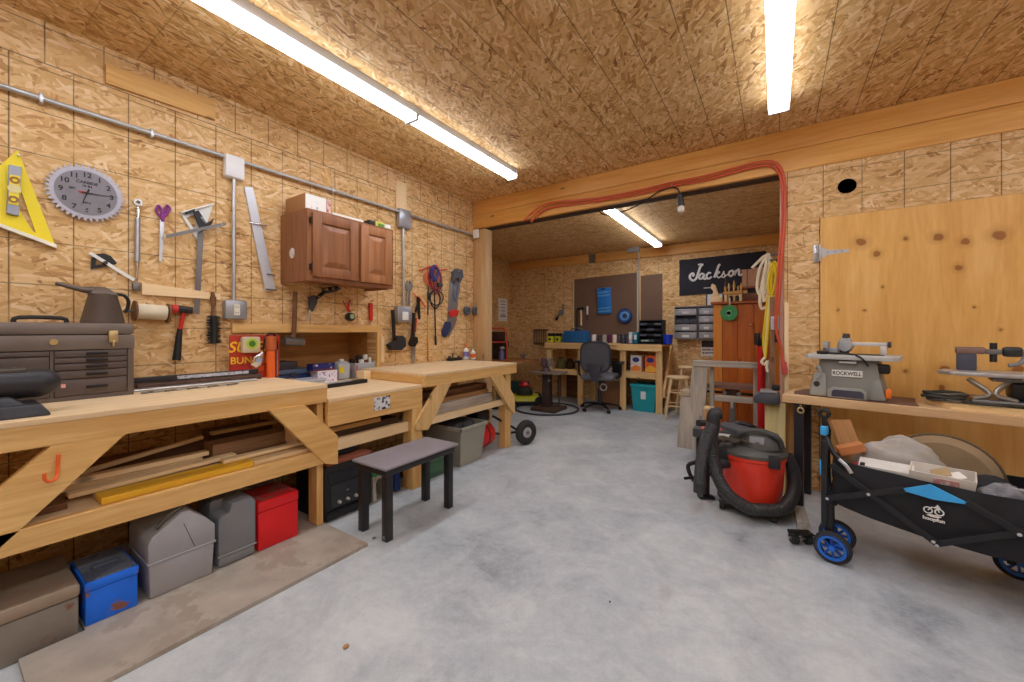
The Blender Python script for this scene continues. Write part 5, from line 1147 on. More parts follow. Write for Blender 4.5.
for k in range(5): a = 2*PI*k/5+.3; part(t, 'arm', B().cyl((0,-.015,.06),(.075*math.cos(a),-.015,.066+.058*math.sin(a)),.009), GREY)
# ---- wall pieces
def wall(u, v, y=YB): return YF(u, v, y)
f = wall(575, 345)
BRN = P('brown hardboard', (122,94,76), .75, 0, .06, 3)
solo('hardboard_panel', 'large brown hardboard panel on the back wall above the desk, holding the blue case', 'panel', B().prism([f(574.5,345), f(637,347), f(637,272.5), f(574.5,279.5)], -.008, -.001), BRN, f.o, smooth=0)
solo('hardboard_panel', 'narrow brown hardboard panel on the back wall above the black organizer', 'panel', B().prism([f(641,347), f(662.5,348), f(662.5,273.5), f(641,276)], -.008, -.001), BRN, f.o, smooth=0)
solo('wood_batten', 'pale upright batten between the two brown panels', 'batten', B().prism([f(637.3,347), f(640.6,347), f(640.6,270), f(637.3,270.5)], -.02, -.001), PALE_Z, f.o, smooth=0)
solo('wood_batten', 'thin upright batten along the near edge of the large brown panel', 'batten', B().prism([f(573.3,345), f(574.3,345), f(574.3,279), f(573.3,279)], -.02, -.001), PALE_Z, f.o, smooth=0)
f = wall(639, 300)
t = thing('electrical_conduit', 'thin grey conduit dropping from the back room ceiling box to the desk', 'conduit', f.o)
q0, q1 = f(639.5,252), f(639.5,336)
part(t, 'pipe', B().cyl((q0[0],-.035,q0[1]),(q0[0],-.035,q1[1]),.012), GALV); part(t, 'junction_box', B().box(f(629,248)[0], f(638,248)[0]+.05, -.11, -.05, q0[1]-.01, q0[1]+.065, .008), LGREY); part(t, 'outlet_box', B().box(q0[0]-.06, q0[0]+.05, -.06, -.021, q1[1]-.05, q1[1]+.06, .006), P('lilac grey box', (196,184,204), .5))
f = wall(605, 301)
t = thing('drill_bit_case', 'bright blue ribbed case hung slightly tilted on the big brown panel', 'case', (f.o[0], YB-.009, f.o[2]), rot=(0, math.radians(-3), 0))
wd, hh = (f(612,301)[0]-f(598.5,301)[0])/2, (f(605,288)[1]-f(605,314)[1])/2
part(t, 'shell', B().box(-wd, wd, -.05, -.001, -hh, hh, .012), P('sky blue plastic', (40,130,216), .4))
for k in range(7): z = -hh*.8+hh*1.45*k/6; part(t, 'rib', B().box(-wd*.9, wd*.9, -.056, -.0502, z-.012, z+.012, .004), P('light blue plastic', (96,170,232), .4) if k not in (2,3,4) else P('sky blue plastic', (40,130,216)))
part(t, 'handle', B().box(-wd*.3, wd*.3, -.052, -.0502, hh*.84, hh*.95, .003), DBLUE)
f = wall(625.5, 316)
t = thing('hose_coil', 'round blue coil hung on the big brown panel', 'coil', (f.o[0], YB-.009, f.o[2]))
for r, m in ((.105, DBLUE), (.082, P('mid blue hose', (36,96,176), .4)), (.058, P('pale blue hose', (120,176,220), .4)), (.035, P('mid blue hose', (36,96,176)))): part(t, 'coil', B().torus((0,-.026,0), r, .017, 'y', 32, 8), m)
part(t, 'hub', B().cyl((0,-.04,0),(0,-.002,0),.022), DGREY)
f = wall(582, 316)
t = thing('claw_hammer', 'hammer with tan handle hanging head up on the big brown panel', 'hammer', (f.o[0], YB-.009, f.o[2]))
part(t, 'handle', B().cyl((0,-.03,-.16),(0,-.03,.12),.016), PALE_Z); part(t, 'head', B().box(-.06, .05, -.05, -.012, .10, .145, .008), BLACKM)
t = thing('chisel', 'white handled chisel beside the hammer on the brown panel', 'chisel', (aty(588,315,YB)[0], YB-.009, f.o[2]+.02)); part(t, 'handle', B().cyl((0,-.02,.0),(0,-.02,.14),.014,.018), WHITE); part(t, 'blade', B().box(-.010, .010, -.022, -.016, -.10, 0), BRONZE)
t = thing('pry_tool', 'dark thin bar hanging left of the hammer on the brown panel edge', 'bar', (aty(577.7,315,YB)[0], YB-.009, f.o[2])); part(t, 'bar', B().cyl((0,-.02,-.2),(0,-.02,.12),.008), BLACKM); part(t, 'tip', B().box(-.03, .02, -.03, -.01, -.24, -.20, .004), BLACKM)
f = wall(562, 312)
t = thing('hand_drill', 'small grey hand drill hanging on the strand board beside the brown panel', 'drill', f.o)
part(t, 'frame', B().tube([(-.09,-.03,-.10), (-.02,-.03,-.03), (.03,-.03,.03), (.04,-.03,.14)], .013, 8, 3), DSTEEL); part(t, 'gear', B().cyl((-.0,-.05,-.01),(-.0,-.02,-.01),.05,n=20), GREY); part(t, 'handle', B().cyl((-.10,-.03,-.14),(-.07,-.03,-.09),.022), BLACKM)
f = wall(541, 336)
t = thing('wire_rack', 'small wire rack of upright rods on the back wall above the low table', 'rack', f.o)
for k in range(7): x = f(536,336)[0]+(f(547,336)[0]-f(536,336)[0])*k/6; part(t, 'rod', B().cyl((x,-.06,-.13),(x,-.06,.12),.007), P('rack brown', (92,74,62), .5))
part(t, 'rail', B().box(f(535.5,336)[0], f(548,336)[0], -.07, -.002, .10, .125, .003), P('rack brown', (92,74,62))); part(t, 'base_rail', B().box(f(535.5,336)[0], f(548,336)[0], -.07, -.002, -.14, -.125, .003), P('rack brown', (92,74,62)))
# white poster on the side wall
f = XF(502.5, 310, XBL)
q0, q1 = f(498.3,321), f(507.2,299)
t = thing('notice', 'tall white printed notice on the side wall behind the corner post', 'poster', f.o, H)
part(t, 'sheet', B().box(q0[0], q1[0], -.004, -.001, q0[1], q1[1]), PAPER)
w_ = q1[0]-q0[0]
for k in range(5): part(t, 'printed_line', B().box(q0[0]+w_*.25, q1[0]-w_*.25, -.0046, -.0041, q1[1]-.06-.06*k, q1[1]-.045-.06*k), P('faint ink', (150,144,144), .7))
part(t, 'printed_bar', B().box(q0[0]+w_*.2, q1[0]-w_*.15, -.0046, -.0041, q0[1]+.085, q0[1]+.105), P('dark ink', (60,60,64), .7))
# banner
f = wall(722, 275)
t = thing('banner', 'black cloth banner with big white script name on the back wall', 'banner', f.o)
c4 = [f(679.5,296), f(766,288), f(766,251), f(679.5,260.5)]
nx, nz = 40, 14; vs = []; fs = []
for layer in (0, 1):
    for j in range(nz+1):
        for i in range(nx+1):
            s, r = i/nx, j/nz
            xx = (1-s)*((1-r)*c4[0][0]+r*c4[3][0]) + s*((1-r)*c4[1][0]+r*c4[2][0]); z_ = (1-s)*((1-r)*c4[0][1]+r*c4[3][1]) + s*((1-r)*c4[1][1]+r*c4[2][1])
            rip = .010*math.sin(9*(s+.6*r)*2)*max(0, 1-2.2*s) + .004*math.sin(14*s+3*r)
            vs.append((xx, -.020+rip + .003*layer, z_))
M_ = (nx+1)*(nz+1)
for j in range(nz):
    for i in range(nx):
        a = j*(nx+1)+i; fs.append((a, a+1, a+nx+2, a+nx+1)); fs.append((M_+a+nx+1, M_+a+nx+2, M_+a+1, M_+a))
for i in range(nx): fs.append((i, M_+i, M_+i+1, i+1)); k = nz*(nx+1); fs.append((k+i+1, M_+k+i+1, M_+k+i, k+i))
for j in range(nz): a, b_ = j*(nx+1), (j+1)*(nx+1); fs.append((b_, M_+b_, M_+a, a)); fs.append((a+nx, M_+a+nx, M_+b_+nx, b_+nx))
part(t, 'cloth', B().raw(vs, fs), P('banner black', (34,34,46), .75, 0, .05))
# script lettering, drawn as brush strokes (unit = letter height), slanted
def g(u, v): q = f(u, v); return (q[0], -.036, q[1])
S = 100/1024.0
def px(*pts): return [g(674+x*S, 246+y*S) for x, y in pts]
st = B()
def stroke(r, *pts): st.tube(px(*pts), r*.36, 8, 5, flat=3.2)
wv = .0140
stroke(wv, (292,196), (272,222), (250,290), (228,340), (200,356), (172,338), (168,306), (190,284), (206,292), (198,316))       # J
stroke(wv*.7, (250,196), (282,190), (305,196))
stroke(wv*.8, (312,292), (286,286), (262,316), (268,340), (292,332), (316,290), (306,330), (322,342), (340,328))                    # a
stroke(wv*.8, (382,284), (360,276), (338,304), (342,332), (364,336), (390,316))                                                  # c
stroke(wv, (478,192), (462,204), (440,262), (416,326)); stroke(wv*.62, (428,296), (458,264), (468,276), (440,296), (456,326), (476,322))  # k
stroke(wv*.62, (478,322), (500,292), (514,260), (512,280), (526,306), (514,324), (494,318)); stroke(wv*.5, (520,320), (545,300), (566,282))                 # s
stroke(wv*.8, (596,254), (570,268), (566,300), (586,312), (608,288), (604.6,260), (592,252)); stroke(wv*.6, (606,266), (630,262))         # o
stroke(wv*.8, (640,248), (632,280), (622,306)); stroke(wv*.8, (628,284), (656,246), (672,250), (664,298)); stroke(wv*.8, (664,296), (684,302), (712,280))  # n
part(t, 'lettering', st, P('banner white', (238,238,238), .6, 0, .02))
part(t, 'motto', B().box(f(704,287)[0], f(712,287)[0], -.032, -.030, f(708,288)[1]-.008, f(708,288)[1]+.008), P('banner grey', (190,190,194), .6))
# grey drawer cabinets on the wall
def drawer_cab(u0, u1, lb, fronts):
    f = wall(u0, 339, YB); xx = f(u1, 339)[0]; hh = f(u0, 307)[1]; hh = .475
    tt = thing('drawer_cabinet', lb, 'cabinet', (f.o[0], YB-.001, f.o[2]), 0)
    GC = P('grey steel cabinet', (120,124,134), .4, .3)
    part(tt, 'case', B().box(0, .008, -.14, 0, 0, hh).box(xx-.008, xx, -.14, 0, 0, hh).box(.008, xx-.008, -.012, 0, 0, hh).box(.008, xx-.008, -.14, -.012, 0, .01).box(.008, xx-.008, -.14, -.012, hh-.01, hh), GC, smooth=0)
    for k in range(4):
        z0 = .012+k*(hh-.024)/4; z1_ = z0+(hh-.024)/4-.012
        if fronts and k == 2:
            for m_ in range(3):
                a = .01+(xx-.02)*m_/3; dr = part(tt, 'bin', B().prism([(-.135, z0), (-.02, z0), (-.02, z1_), (-.145, z0+.045)], a+.004, a+(xx-.02)/3-.004, plane='yz'), P('dark smoke bin', (88,90,98), .3), smooth=0)
        else:
            dr = part(tt, 'drawer', B().box(.011, xx-.011, -.155, -.02, z0, z1_-.012, .003).box(.011, xx-.011, -.165, -.155, z1_-.03, z1_-.012, .002), P('silver drawer', (176,178,186), .3, .4))
            part(dr, 'label', B().box(xx*.35, xx*.65, -.1565, -.1552, z0+.02, z0+.05), WHITE if k < 2 else P('pale grey label', (204,206,212), .4))
drawer_cab(676.5, 699, 'grey small-parts drawer cabinet with open bins on the back wall', True)
drawer_cab(700, 716, 'second grey drawer cabinet, half hidden by the orange wardrobe', False)
f = wall(701, 356)
q = f(714.5, 340)
t = thing('calendar', 'wall calendar with dark picture block beside the orange wardrobe', 'calendar', f.o); part(t, 'sheet', B().box(0, q[0], -.004, -.001, 0, q[1]), PAPER); part(t, 'picture', B().box(.008, q[0]-.008, -.0046, -.0041, q[1]*.55, q[1]-.008), P('calendar picture', (60,52,58), .6, 0, .3, 18))
for k in range(2): part(t, 'printed_line', B().box(.015, q[0]-.015, -.0046, -.0041, q[1]*(.15+.2*k), q[1]*(.25+.2*k)), P('calendar ink', (90,88,92), .6, 0, .2, 60, spots=((230,228,222), .5, 50)))
f = wall(706, 306.5); q = f(724, 292.5)
t = thing('framed_paper', 'white paper in a dark frame hung below the banner', 'frame', f.o); part(t, 'frame', B().box(0, q[0], -.012, -.001, 0, q[1], .002), DGREY); part(t, 'paper', B().box(.018, q[0]-.018, -.0132, -.0121, .018, q[1]-.018), PAPER)
# ---- stools
def stool(x, y, h, rz, lb):
    tt = thing('wooden_stool', lb, 'stool', (x, y, 0), rz)
    part(tt, 'seat', B().lathe([(.12,h-.032), (.140,h-.026), (.145,h-.012), (.135,h), (.06,h-.004)], n=32), PALE_X)
    tp, bt = .085, .165
    pos = [(-1,-1), (1,-1), (1,1), (-1,1)]
    for sx, sy in pos: part(tt, 'leg', B().cyl((sx*bt, sy*bt, 0), (sx*tp, sy*tp, h-.030), .013, .017, 12), PALE_Z)
    for zz in (.16, .34) if h < .6 else (.16, .36, .5):
        for k in range(4):
            a, b_ = pos[k], pos[(k+1) % 4]; z2 = zz+(.03 if k % 2 else 0); rr = bt+(tp-bt)*z2/h
            part(tt, 'rung', B().cyl((a[0]*rr, a[1]*rr, z2), (b_[0]*rr, b_[1]*rr, z2), .009), PALE_X)
stool(-1.09, 5.66, .545, .25, 'shorter round wooden stool in front of the other stool')
stool(-1.02, 6.06, .655, .1, 'taller round wooden stool behind the shorter one by the wall')
# ---- orange wardrobe
yc = 4.92; x0, x1 = X(713.5, yc), .035; zc_ = Z(745, 301, yc)
t = thing('wardrobe', 'orange stained pine plank wardrobe standing behind the grey wooden step frame', 'wardrobe', (x0, yc, 0))
OR_ = WOOD('orange pine z', (176,84,22), (212,118,40), 'z', .4); W_ = x1-x0
part(t, 'case', B().box(0, .03, .02, .42, .001, zc_-.03).box(W_-.03, W_, .02, .42, .001, zc_-.03).box(.03, W_-.03, .40, .42, .001, zc_-.03).box(.03, W_-.03, .02, .40, .001, .05), OR_, smooth=0)
part(t, 'face_frame', B().box(0, .085, -.004, .0195, .001, zc_-.031, .003).box(W_-.07, W_, -.004, .0195, .001, zc_-.031, .003), WOOD('light orange pine z', (214,122,36), (238,158,70), 'z', .4, False), smooth=0)
for i in range(3):
    a = .087+(W_-.159)*i/3; dd = part(t, 'door_plank', B().box(a, a+(W_-.159)/3-.003, .0, .0195, .04, zc_-.033, .004), OR_, smooth=0)
    if i == 1: part(dd, 'knob', B().ball((a+(W_-.159)/3-.03, -.02, 1.22), .016).cyl((a+(W_-.159)/3-.03,-.02,1.22),(a+(W_-.159)/3-.03,0,1.22),.007), BRASS)
part(t, 'cornice', B().box(-.025, W_+.01, -.03, .43, zc_-.029, zc_, .006), WOOD('dark orange pine x', (140,66,24), (176,92,40), 'x', .4, False), smooth=0)
zw = zc_+.0008
f = YF(729, 313, yc-.03)
t = thing('green_tape_roll', 'green tape roll hanging on a string from the wardrobe top', 'tape', (f.o[0], yc-.006, f.o[2]))
part(t, 'roll', B().lathe([(.030,-.0), (.083,-.0), (.083,.045), (.030,.045), (.030,0)], M=Matrix.Rotation(PI/2, 4, 'X'), n=32), P('green tape', (52,150,84), .4)); part(t, 'core', B().lathe([(.022,-.001), (.031,-.001), (.031,.046), (.022,.046), (.022,0)], M=Matrix.Rotation(PI/2, 4, 'X'), n=24), P('pale green core', (150,200,160), .5)); part(t, 'string', B().cyl((.008,-.03,.07),(.008,-.03,.165),.006), CREAM)
def onw(u, y): return (X(u, y), y, zw)
yy = yc+.12
TW = P('honey wood', (214,160,84), .5); 
t = thing('wooden_toy', 'pale carved wooden figure at the near end of the wardrobe top', 'figure', (onw(716.5, yy)[0], yy, zw)); part(t, 'base', B().box(-.05, .06, -.04, .04, 0, .06, .008), PALE_X); part(t, 'figure', B().prism([(-.05,.0601), (.03,.0601), (.01,.13), (-.01,.20), (-.045,.22), (-.06,.17), (-.03,.13)], -.02, .02, bev=.006), PALE_Z)
t = thing('peg_rack', 'honey coloured wooden peg rack on the wardrobe top', 'rack', onw(732, yy)); part(t, 'shelf', B().box(-.085, .11, -.05, .05, .085, .11, .006), TW); part(t, 'foot', B().box(-.07, -.045, -.045, .045, 0, .0845, .004), PALE_Z); part(t, 'foot', B().box(.075, .10, -.045, .045, 0, .0845, .004), PALE_Z)
for i, x in enumerate((-.065, -.03, .02, .06, .09)): part(t, 'peg', B().lathe([(.012,.1105), (.009,.14), (.014,.16+.012*(i % 3)), (.004,.18+.03*(i % 3))], M=Matrix.Translation((x,0,0)), n=12), (TW, BRASS)[i % 2])
for i, x in enumerate((-.01, .05)): solo('glass_jar', ('small dark jar under the peg rack', 'second small dark jar under the peg rack')[i], 'jar', B().lathe([(.020,0), (.022,.05), (.015,.06), (.016,.07)], n=14), P('dark bottle', (44,44,40), .3), onw(732, yy)[:1][0:1] + (yy,) + (zw,) if False else (onw(732, yy)[0]+x, yy, zw))
solo('spindle', 'tall thin turned wooden spindle on the wardrobe top between figure and rack', 'spindle', B().lathe([(.022,0), (.022,.03), (.010,.05), (.013,.14), (.007,.22), (.005,.28)], n=14), BROWN_X, (onw(724.5, yy)[0], yy+.10, zw))
t = thing('wooden_crate', 'low reddish brown wooden stand under the carton on the wardrobe', 'stand', (onw(752, yy)[0], yc+.30, zw)); RBW = WOOD('red brown stand', (110,62,40), (156,96,64), 'x', .5, False)
part(t, 'base', B().box(-.10, .11, -.09, .09, 0, .10, .005), RBW); part(t, 'neck', B().box(-.05, .06, -.06, .06, .1005, .15, .005), P('black neck', (40,26,22), .5)); part(t, 'shelf', B().box(-.10, .11, -.10, .10, .1505, .175, .004), RBW)
t = thing('cardboard_box', 'small open cardboard carton perched on the wardrobe stand', 'box', (onw(752, yy)[0], yc+.30, zw+.176)); CBX = P('pink tan carton', (190,148,118), .8)
part(t, 'carton', B().tray(-.10, .11, -.09, .09, 0, -.10, .11, -.09, .09, .19, .004), CBX); part(t, 'flap', B().raw([(-.10,-.09,.19),(-.10,.09,.19),(-.13,.09,.20),(-.13,-.09,.20)], [(0,1,2,3)]).box(.0, .11, -.094, -.0905, .15, .20), CBX); part(t, 'seam', B().box(-.055, -.045, -.0915, -.0902, .0, .19), P('seam brown', (120,84,60), .7))
# ---- grey weathered step frame
yg = 4.18
t = thing('step_sawhorse', 'weathered grey wooden step frame with stepped side board and top rail', 'step frame', (-.68, yg, 0))
G_ = lambda u, v: (aty(u, v, yg)[0]+.68, aty(u, v, yg)[2])
part(t, 'side_board', B().prism([G_(693,363), G_(708,363), G_(704.5,416), G_(700,416), (G_(702,440)[0], .001), (G_(677,440)[0], .001), G_(681,393), G_(689.5,393)], 0, .04), GREYW_Z, smooth=0)
part(t, 'side_board', B().prism([G_(757,369), G_(775,369), (G_(775,400)[0], .001), (G_(761,400)[0]-.02, .001)], .04, .08), GREYW_Z, smooth=0)
part(t, 'top_rail', B().box(G_(693,363)[0], G_(775,369)[0], -.02, .10, G_(720,367)[1], G_(720,362.5)[1]+.01, .003), GREYW_X, smooth=0)
part(t, 'tread', B().box(G_(680,393)[0], G_(690,393)[0], -.01, .20, G_(685,395)[1]-.01, G_(685,392)[1]+.008, .003), WOOD('tan tread', (170,150,124), (206,188,160), 'x', .7, False), smooth=0)
part(t, 'rear_leg', B().box(G_(709,370)[0], G_(713,370)[0], .05, .10, .001, G_(720,367)[1]-.001), GREYW_Z, smooth=0); part(t, 'rear_leg', B().box(G_(753,370)[0], G_(757,370)[0], .05, .10, .001, G_(720,367)[1]-.001), GREYW_Z, smooth=0)
part(t, 'lower_rail', B().box(G_(713,400)[0]+.004, G_(753,400)[0]-.004, .055, .095, G_(730,403)[1], G_(730,397)[1], .003), GREYW_X, smooth=0)
t = thing('wood_block', 'small tan wood block standing behind the stepped side board', 'block', (X(708.5, 4.05), 4.02, .0)); part(t, 'block', B().box(-.035, .035, 0, .09, .001, Z(708,410,4.02), .003), WOOD('tan block z', (176,128,84), (214,168,120), 'z', .6, False)); part(t, 'top_cap', B().box(-.037, .037, -.002, .092, Z(708,410,4.02)+.0005, Z(708,408,4.02)+.006, .002), PALE_X)
# machine table inside the frame
ym = 4.42
t = thing('drill_press_table', 'brown topped machine table on a grey post inside the step frame', 'machine table', (X(732, ym), ym, 0))
g_ = lambda u, v: (aty(u, v, ym)[0]-t.location.x, aty(u, v, ym)[2])
part(t, 'table', B().prism([(-.215,-.10), (.20,-.10), (.185,.20), (-.17,.20)], g_(732,388)[1], g_(732,386)[1]+.012, plane='xy'), P('brown machine top', (140,108,96), .45, .2)); part(t, 'trunnion', B().box(-.06, .06, -.04, .10, g_(732,398)[1], g_(732,388)[1]-.001, .008), BRONZE)
part(t, 'fence_bar', B().box(-.30, .22, -.03, .02, g_(732,392)[1]-.02, g_(732,392)[1]+.0, .004), BLACKM); part(t, 'post', B().box(-.022, .026, -.02, .03, .02, g_(732,398)[1]-.001, .004), GREY); part(t, 'tag', B().box(-.012, .012, -.0215, -.0202, .40, .46), WHITE); part(t, 'base', B().box(-.20, .22, -.12, .20, .001, .0195, .004), BLACKM)
for s in (-1, 1): part(t, 'knob', B().cyl((s*.06,-.05,g_(732,390)[1]-.028),(s*.06,-.03,g_(732,390)[1]-.028),.018), STEEL)
# ================================================================= RIGHT SIDE
# plywood door on strap hinges
KNOTS = [(861,242,.07), (876,254,.05), (905,238,.035), (938,237,.06), (965,242,.055), (999,235,.075), (958,268,.045), (883,287,.02), (945,369,.06), (942,388,.05), (1018,369,.06), (906,371,.03), (838,310,.02), (975,307,.02), (1000,330,.02), (864,310,.02)]
def plywood_door():
    m, nt, b = _new('knotty plywood')
    v = coords(nt, (1, 1, .10), rnd=False)
    f1 = noise(nt, v, 9, 5, .6, .8); f2 = noise(nt, v, 70, 2)
    f = math_(nt, 'ADD', math_(nt, 'MULTIPLY', f1, .75), math_(nt, 'MULTIPLY', f2, .25))
    c = ramp(nt, f, [(.3, (220,162,84)), (.5, (234,182,104)), (.7, (244,200,128))])
    tc = N(nt, 'ShaderNodeTexCoord')
    wn = N(nt, 'ShaderNodeTexNoise'); wn.inputs['Scale'].default_value = 14; nt.links.new(tc.outputs['Object'], wn.inputs['Vector'])
    wq = N(nt, 'ShaderNodeVectorMath', operation='MULTIPLY_ADD'); nt.links.new(wn.outputs['Color'], wq.inputs[0]); wq.inputs[1].default_value = (.03,0,.03); nt.links.new(tc.outputs['Object'], wq.inputs[2])
    for u, vv, r in KNOTS:
        p = aty(u, vv, YW-.022)
        dn = N(nt, 'ShaderNodeVectorMath', operation='DISTANCE'); nt.links.new(wq.outputs[0], dn.inputs[0]); dn.inputs[1].default_value = (p[0]+.015, p[1], p[2]+.015)
        k = ramp(nt, math_(nt, 'DIVIDE', dn.outputs['Value'], r), [(.30, (1,1,1,1)), (.42, (.30,.30,.30,1)), (1.0, (0,0,0,1))])
        c = mixc(nt, math_(nt, 'MULTIPLY', k, .85), c, lin((150,86,34)))
    nt.links.new(c, b.inputs['Base Color']); b.inputs['Roughness'].default_value = .42; b.inputs['Specular IOR Level'].default_value = .35
    bump(nt, b, f1, .08, .003); return m
dx0, dx1 = .268, 1.93
d = struct('door_1', B().box(dx0, dx1, YW-.022, YW-.002, .03, 1.966, .002), plywood_door(), smooth=0)
f = YF(820, 252, YW-.022)
def hinge(z):
    y = YW-.0225
    part(d, 'hinge', B().box(dx0-.040, dx0-.006, YW-.008, YW-.001, z-.062, z+.062, .002).prism([(dx0+.001,z-.035), (dx0+.022,z-.035), (dx0+.030,z-.020), (dx0+.155,z-.009), (dx0+.160,z), (dx0+.155,z+.009), (dx0+.030,z+.020), (dx0+.022,z+.035), (dx0+.001,z+.035)], y-.003, y).cyl((dx0-.002,y-.004,z-.06),(dx0-.002,y-.004,z+.06),.008), GALV)
    for sx, sz in ((-.025,.045), (-.025,0), (-.025,-.045), (.04,0), (.08,0), (.12,0)): part(d, 'screw', B().cyl((dx0+sx, y-.0045 if sx > 0 else YW-.0095, z+sz), (dx0+sx, y-.001, z+sz), .004, n=10), DSTEEL)
hinge(1.715)
part(None, 'trim_10', B().box(dx0-.0045, dx0-.0015, YW-.003, YW-.0005, .03, 1.97).box(dx0-.0045, dx1, YW-.003, YW-.0005, 1.9672, 1.9705), P('door shadow gap', (60,38,22), .8), smooth=0)['kind'] = 'structure'
# ---- bench carrying the saws
A = math.radians(-11); ZB2 = .737
BX, BY = .036, 3.18
t = thing('saw_bench', 'narrow wooden bench by the plywood door with two saws on top and black steel legs', 'workbench', (BX, BY, 0), A)
def BL(x, y, z=ZB2+.0006): c, s = math.cos(A), math.sin(A); return (BX+x*c-y*s, BY+x*s+y*c, z)
part(t, 'top', B().box(0, 1.75, 0, .385, ZB2-.052, ZB2, .004), WOOD('bench birch x', (206,164,116), (236,202,158), 'x', .55, False), smooth=0)
for x in (.06, 1.66):
    for y in (.03, .33): part(t, 'leg', B().box(x, x+.05, y, y+.04, .0, ZB2-.053, .003), P('slate steel leg', (44,44,50), .45, .2), smooth=0)
part(t, 'side_rail', B().box(.065, .105, .071, .329, ZB2-.10, ZB2-.055, .003), P('slate steel leg', (44,44,50)), smooth=0)
t.children[0]  # top first
# strand board sheets stored upright behind the leg
for i in range(2):
    solo('board_sheet', ('strand board offcut standing upright behind the steel bench leg', 'second strand board offcut standing behind the first by the bench leg')[i], 'board', B().box(0, .075, 0, .018, 0, .66, .001), WOOD('sheet edge z', (140,96,54), (206,158,100), 'z', .8, False, 1.6), (.075-.030*i, 3.43+.04*i, .0005), smooth=0)
solo('floor_block', 'short weathered board lying on the floor in front of the steel bench leg', 'board', B().box(0, .062, 0, .26, 0, .05, .003), GREYW_Y, (.105, 2.83, .0005), .05, smooth=0)
# ---- blade runner saw
t = thing('table_saw', 'grey bench saw with white nameplate and pale table, standing on a brown mat', 'saw', BL(.325, .16, ZB2+.0065), A+math.radians(-3))
G1 = P('saw body grey', (138,138,132), .5, 0, .05); G2 = P('saw table grey', (196,198,198), .4, .2, .04)
hb = .235
part(t, 'body', B().frustum(-.19, .20, -.13, .15, .0, -.155, .175, -.10, .13, hb, .018), G1)
part(t, 'foot', B().frustum(-.215, -.10, -.145, .10, 0, -.185, -.115, -.12, .08, .15, .018), P('saw pale grey', (160,160,154), .5)); part(t, 'foot', B().frustum(.13, .225, -.14, .10, 0, .14, .19, -.115, .09, .13, .018), G1)
part(t, 'skirt', B().prism([(-.10,.0), (.12,.0), (.12,.045), (.09,.065), (-.07,.065), (-.10,.045)], -.142, -.120, bev=.004), P('saw pale grey', (160,160,154)))
part(t, 'panel', B().prism([(-.075,.008), (.105,.008), (.105,.038), (.09,.05), (-.06,.05), (-.075,.038)], -.1455, -.1425), P('blue slate panel', (66,66,84), .45), smooth=0)
part(t, 'table', B().prism([(-.235,-.14), (-.215,-.155), (.255,-.155), (.285,-.13), (.285,.15), (.255,.17), (-.215,.17), (-.235,.15)], hb+.002, hb+.030, plane='xy', bev=.004), G2)
part(t, 'under_strip', B().box(-.035, .06, -.137, -.10, hb-.02, hb-.008, .002), P('strip white', (214,214,210), .5)); part(t, 'insert', B().box(-.08, .20, -.06, .06, hb+.0302, hb+.034), DGREY)
np_ = part(t, 'nameplate', B().box(-.078, .095, -.1285, -.1225, .105, .145, .001), WHITE, rot=(math.radians(-7),0,0), loc=(0,-.0065,.012), smooth=0)
part(np_, 'lettering', B().text('ROCKWELL', .031, FRONT(.0085, -.1288, .124), bold=.0008), P('name ink', (40,40,44), .5), smooth=0)
part(t, 'head', B().lathe([(.02,-.05), (.042,-.045), (.045,.03), (.035,.05), (.01,.055)], M=Matrix.Translation((-.015,.0,hb+.085)) @ Matrix.Rotation(PI/2, 4, 'X'), n=24).box(-.05, .02, -.03, .04, hb+.06, hb+.135, .014), P('saw head grey', (168,172,178), .4, .2))
part(t, 'cap', B().cyl((-.015,-.0,hb+.11),(-.010,.0,hb+.162),.028,.020,18), DGREY); part(t, 'guard', B().box(-.045, .01, -.05, -.03, hb+.034, hb+.07, .004), BLACK)
part(t, 'fence', B().box(-.145, -.115, -.06, .05, hb+.031, hb+.11, .006).box(-.115, -.055, -.02, .02, hb+.035, hb+.07, .006), P('saw head grey', (168,172,178))); part(t, 'fence_bolt', B().cyl((-.13,-.068,hb+.06),(-.13,-.058,hb+.06),.012), DSTEEL)
part(t, 'arm', B().box(.02, .215, -.012, .018, hb+.085, hb+.108, .004), P('arm pale', (216,212,210), .35, .3)); part(t, 'arm_post', B().box(.178, .212, -.014, .020, hb+.031, hb+.0845, .004), P('arm pale', (216,212,210))); part(t, 'arm_knob', B().cyl((.216,.003,hb+.096),(.235,.003,hb+.096),.018), DGREY)
part(t, 'cord', B().tube([(-.145,-.10,hb+.040), (-.06,-.12,hb+.038), (.02,-.13,hb+.037), (.09,-.162,hb+.02), (.13,-.150,hb-.03)], .006, 8, 4), BLACK); part(t, 'plug', B().box(-.17, -.10, -.12, -.085, hb+.031, hb+.052, .006), BLACK)
part(t, 'bracket', B().box(.165, .235, -.10, -.03, hb-.075, hb-.02, .012), BLACK); part(t, 'switch', B().box(.215, .245, -.13, -.09, .02, .075, .008), P('orange switch', (240,120,40), .4))
part(t, 'lever', B().tube([(-.17,-.118,hb-.06), (-.150,-.148,hb-.05), (-.14,-.15,hb-.10), (-.165,-.152,hb-.125)], .011, 8, 4), P('saw pale grey', (160,160,154))); part(t, 'keyhole', B().cyl((-.165,-.1425,.075),(-.165,-.132,.078),.018,n=16), DGREY)
t.scale = (.84, .95, 1.0)
mat_o = B().prism([(-.27,-.10), (.10,-.155), (.24,-.15), (.31,-.145), (.30,-.02), (.30,.18), (-.25,.19), (-.285,.02)], 0, .0055, plane='xy')
solo('leather_mat', 'brown leather mat spread under the grey bench saw', 'mat', mat_o, P('brown leather', (118,88,78), .55, 0, .1, 6), BL(.325, .165), A)
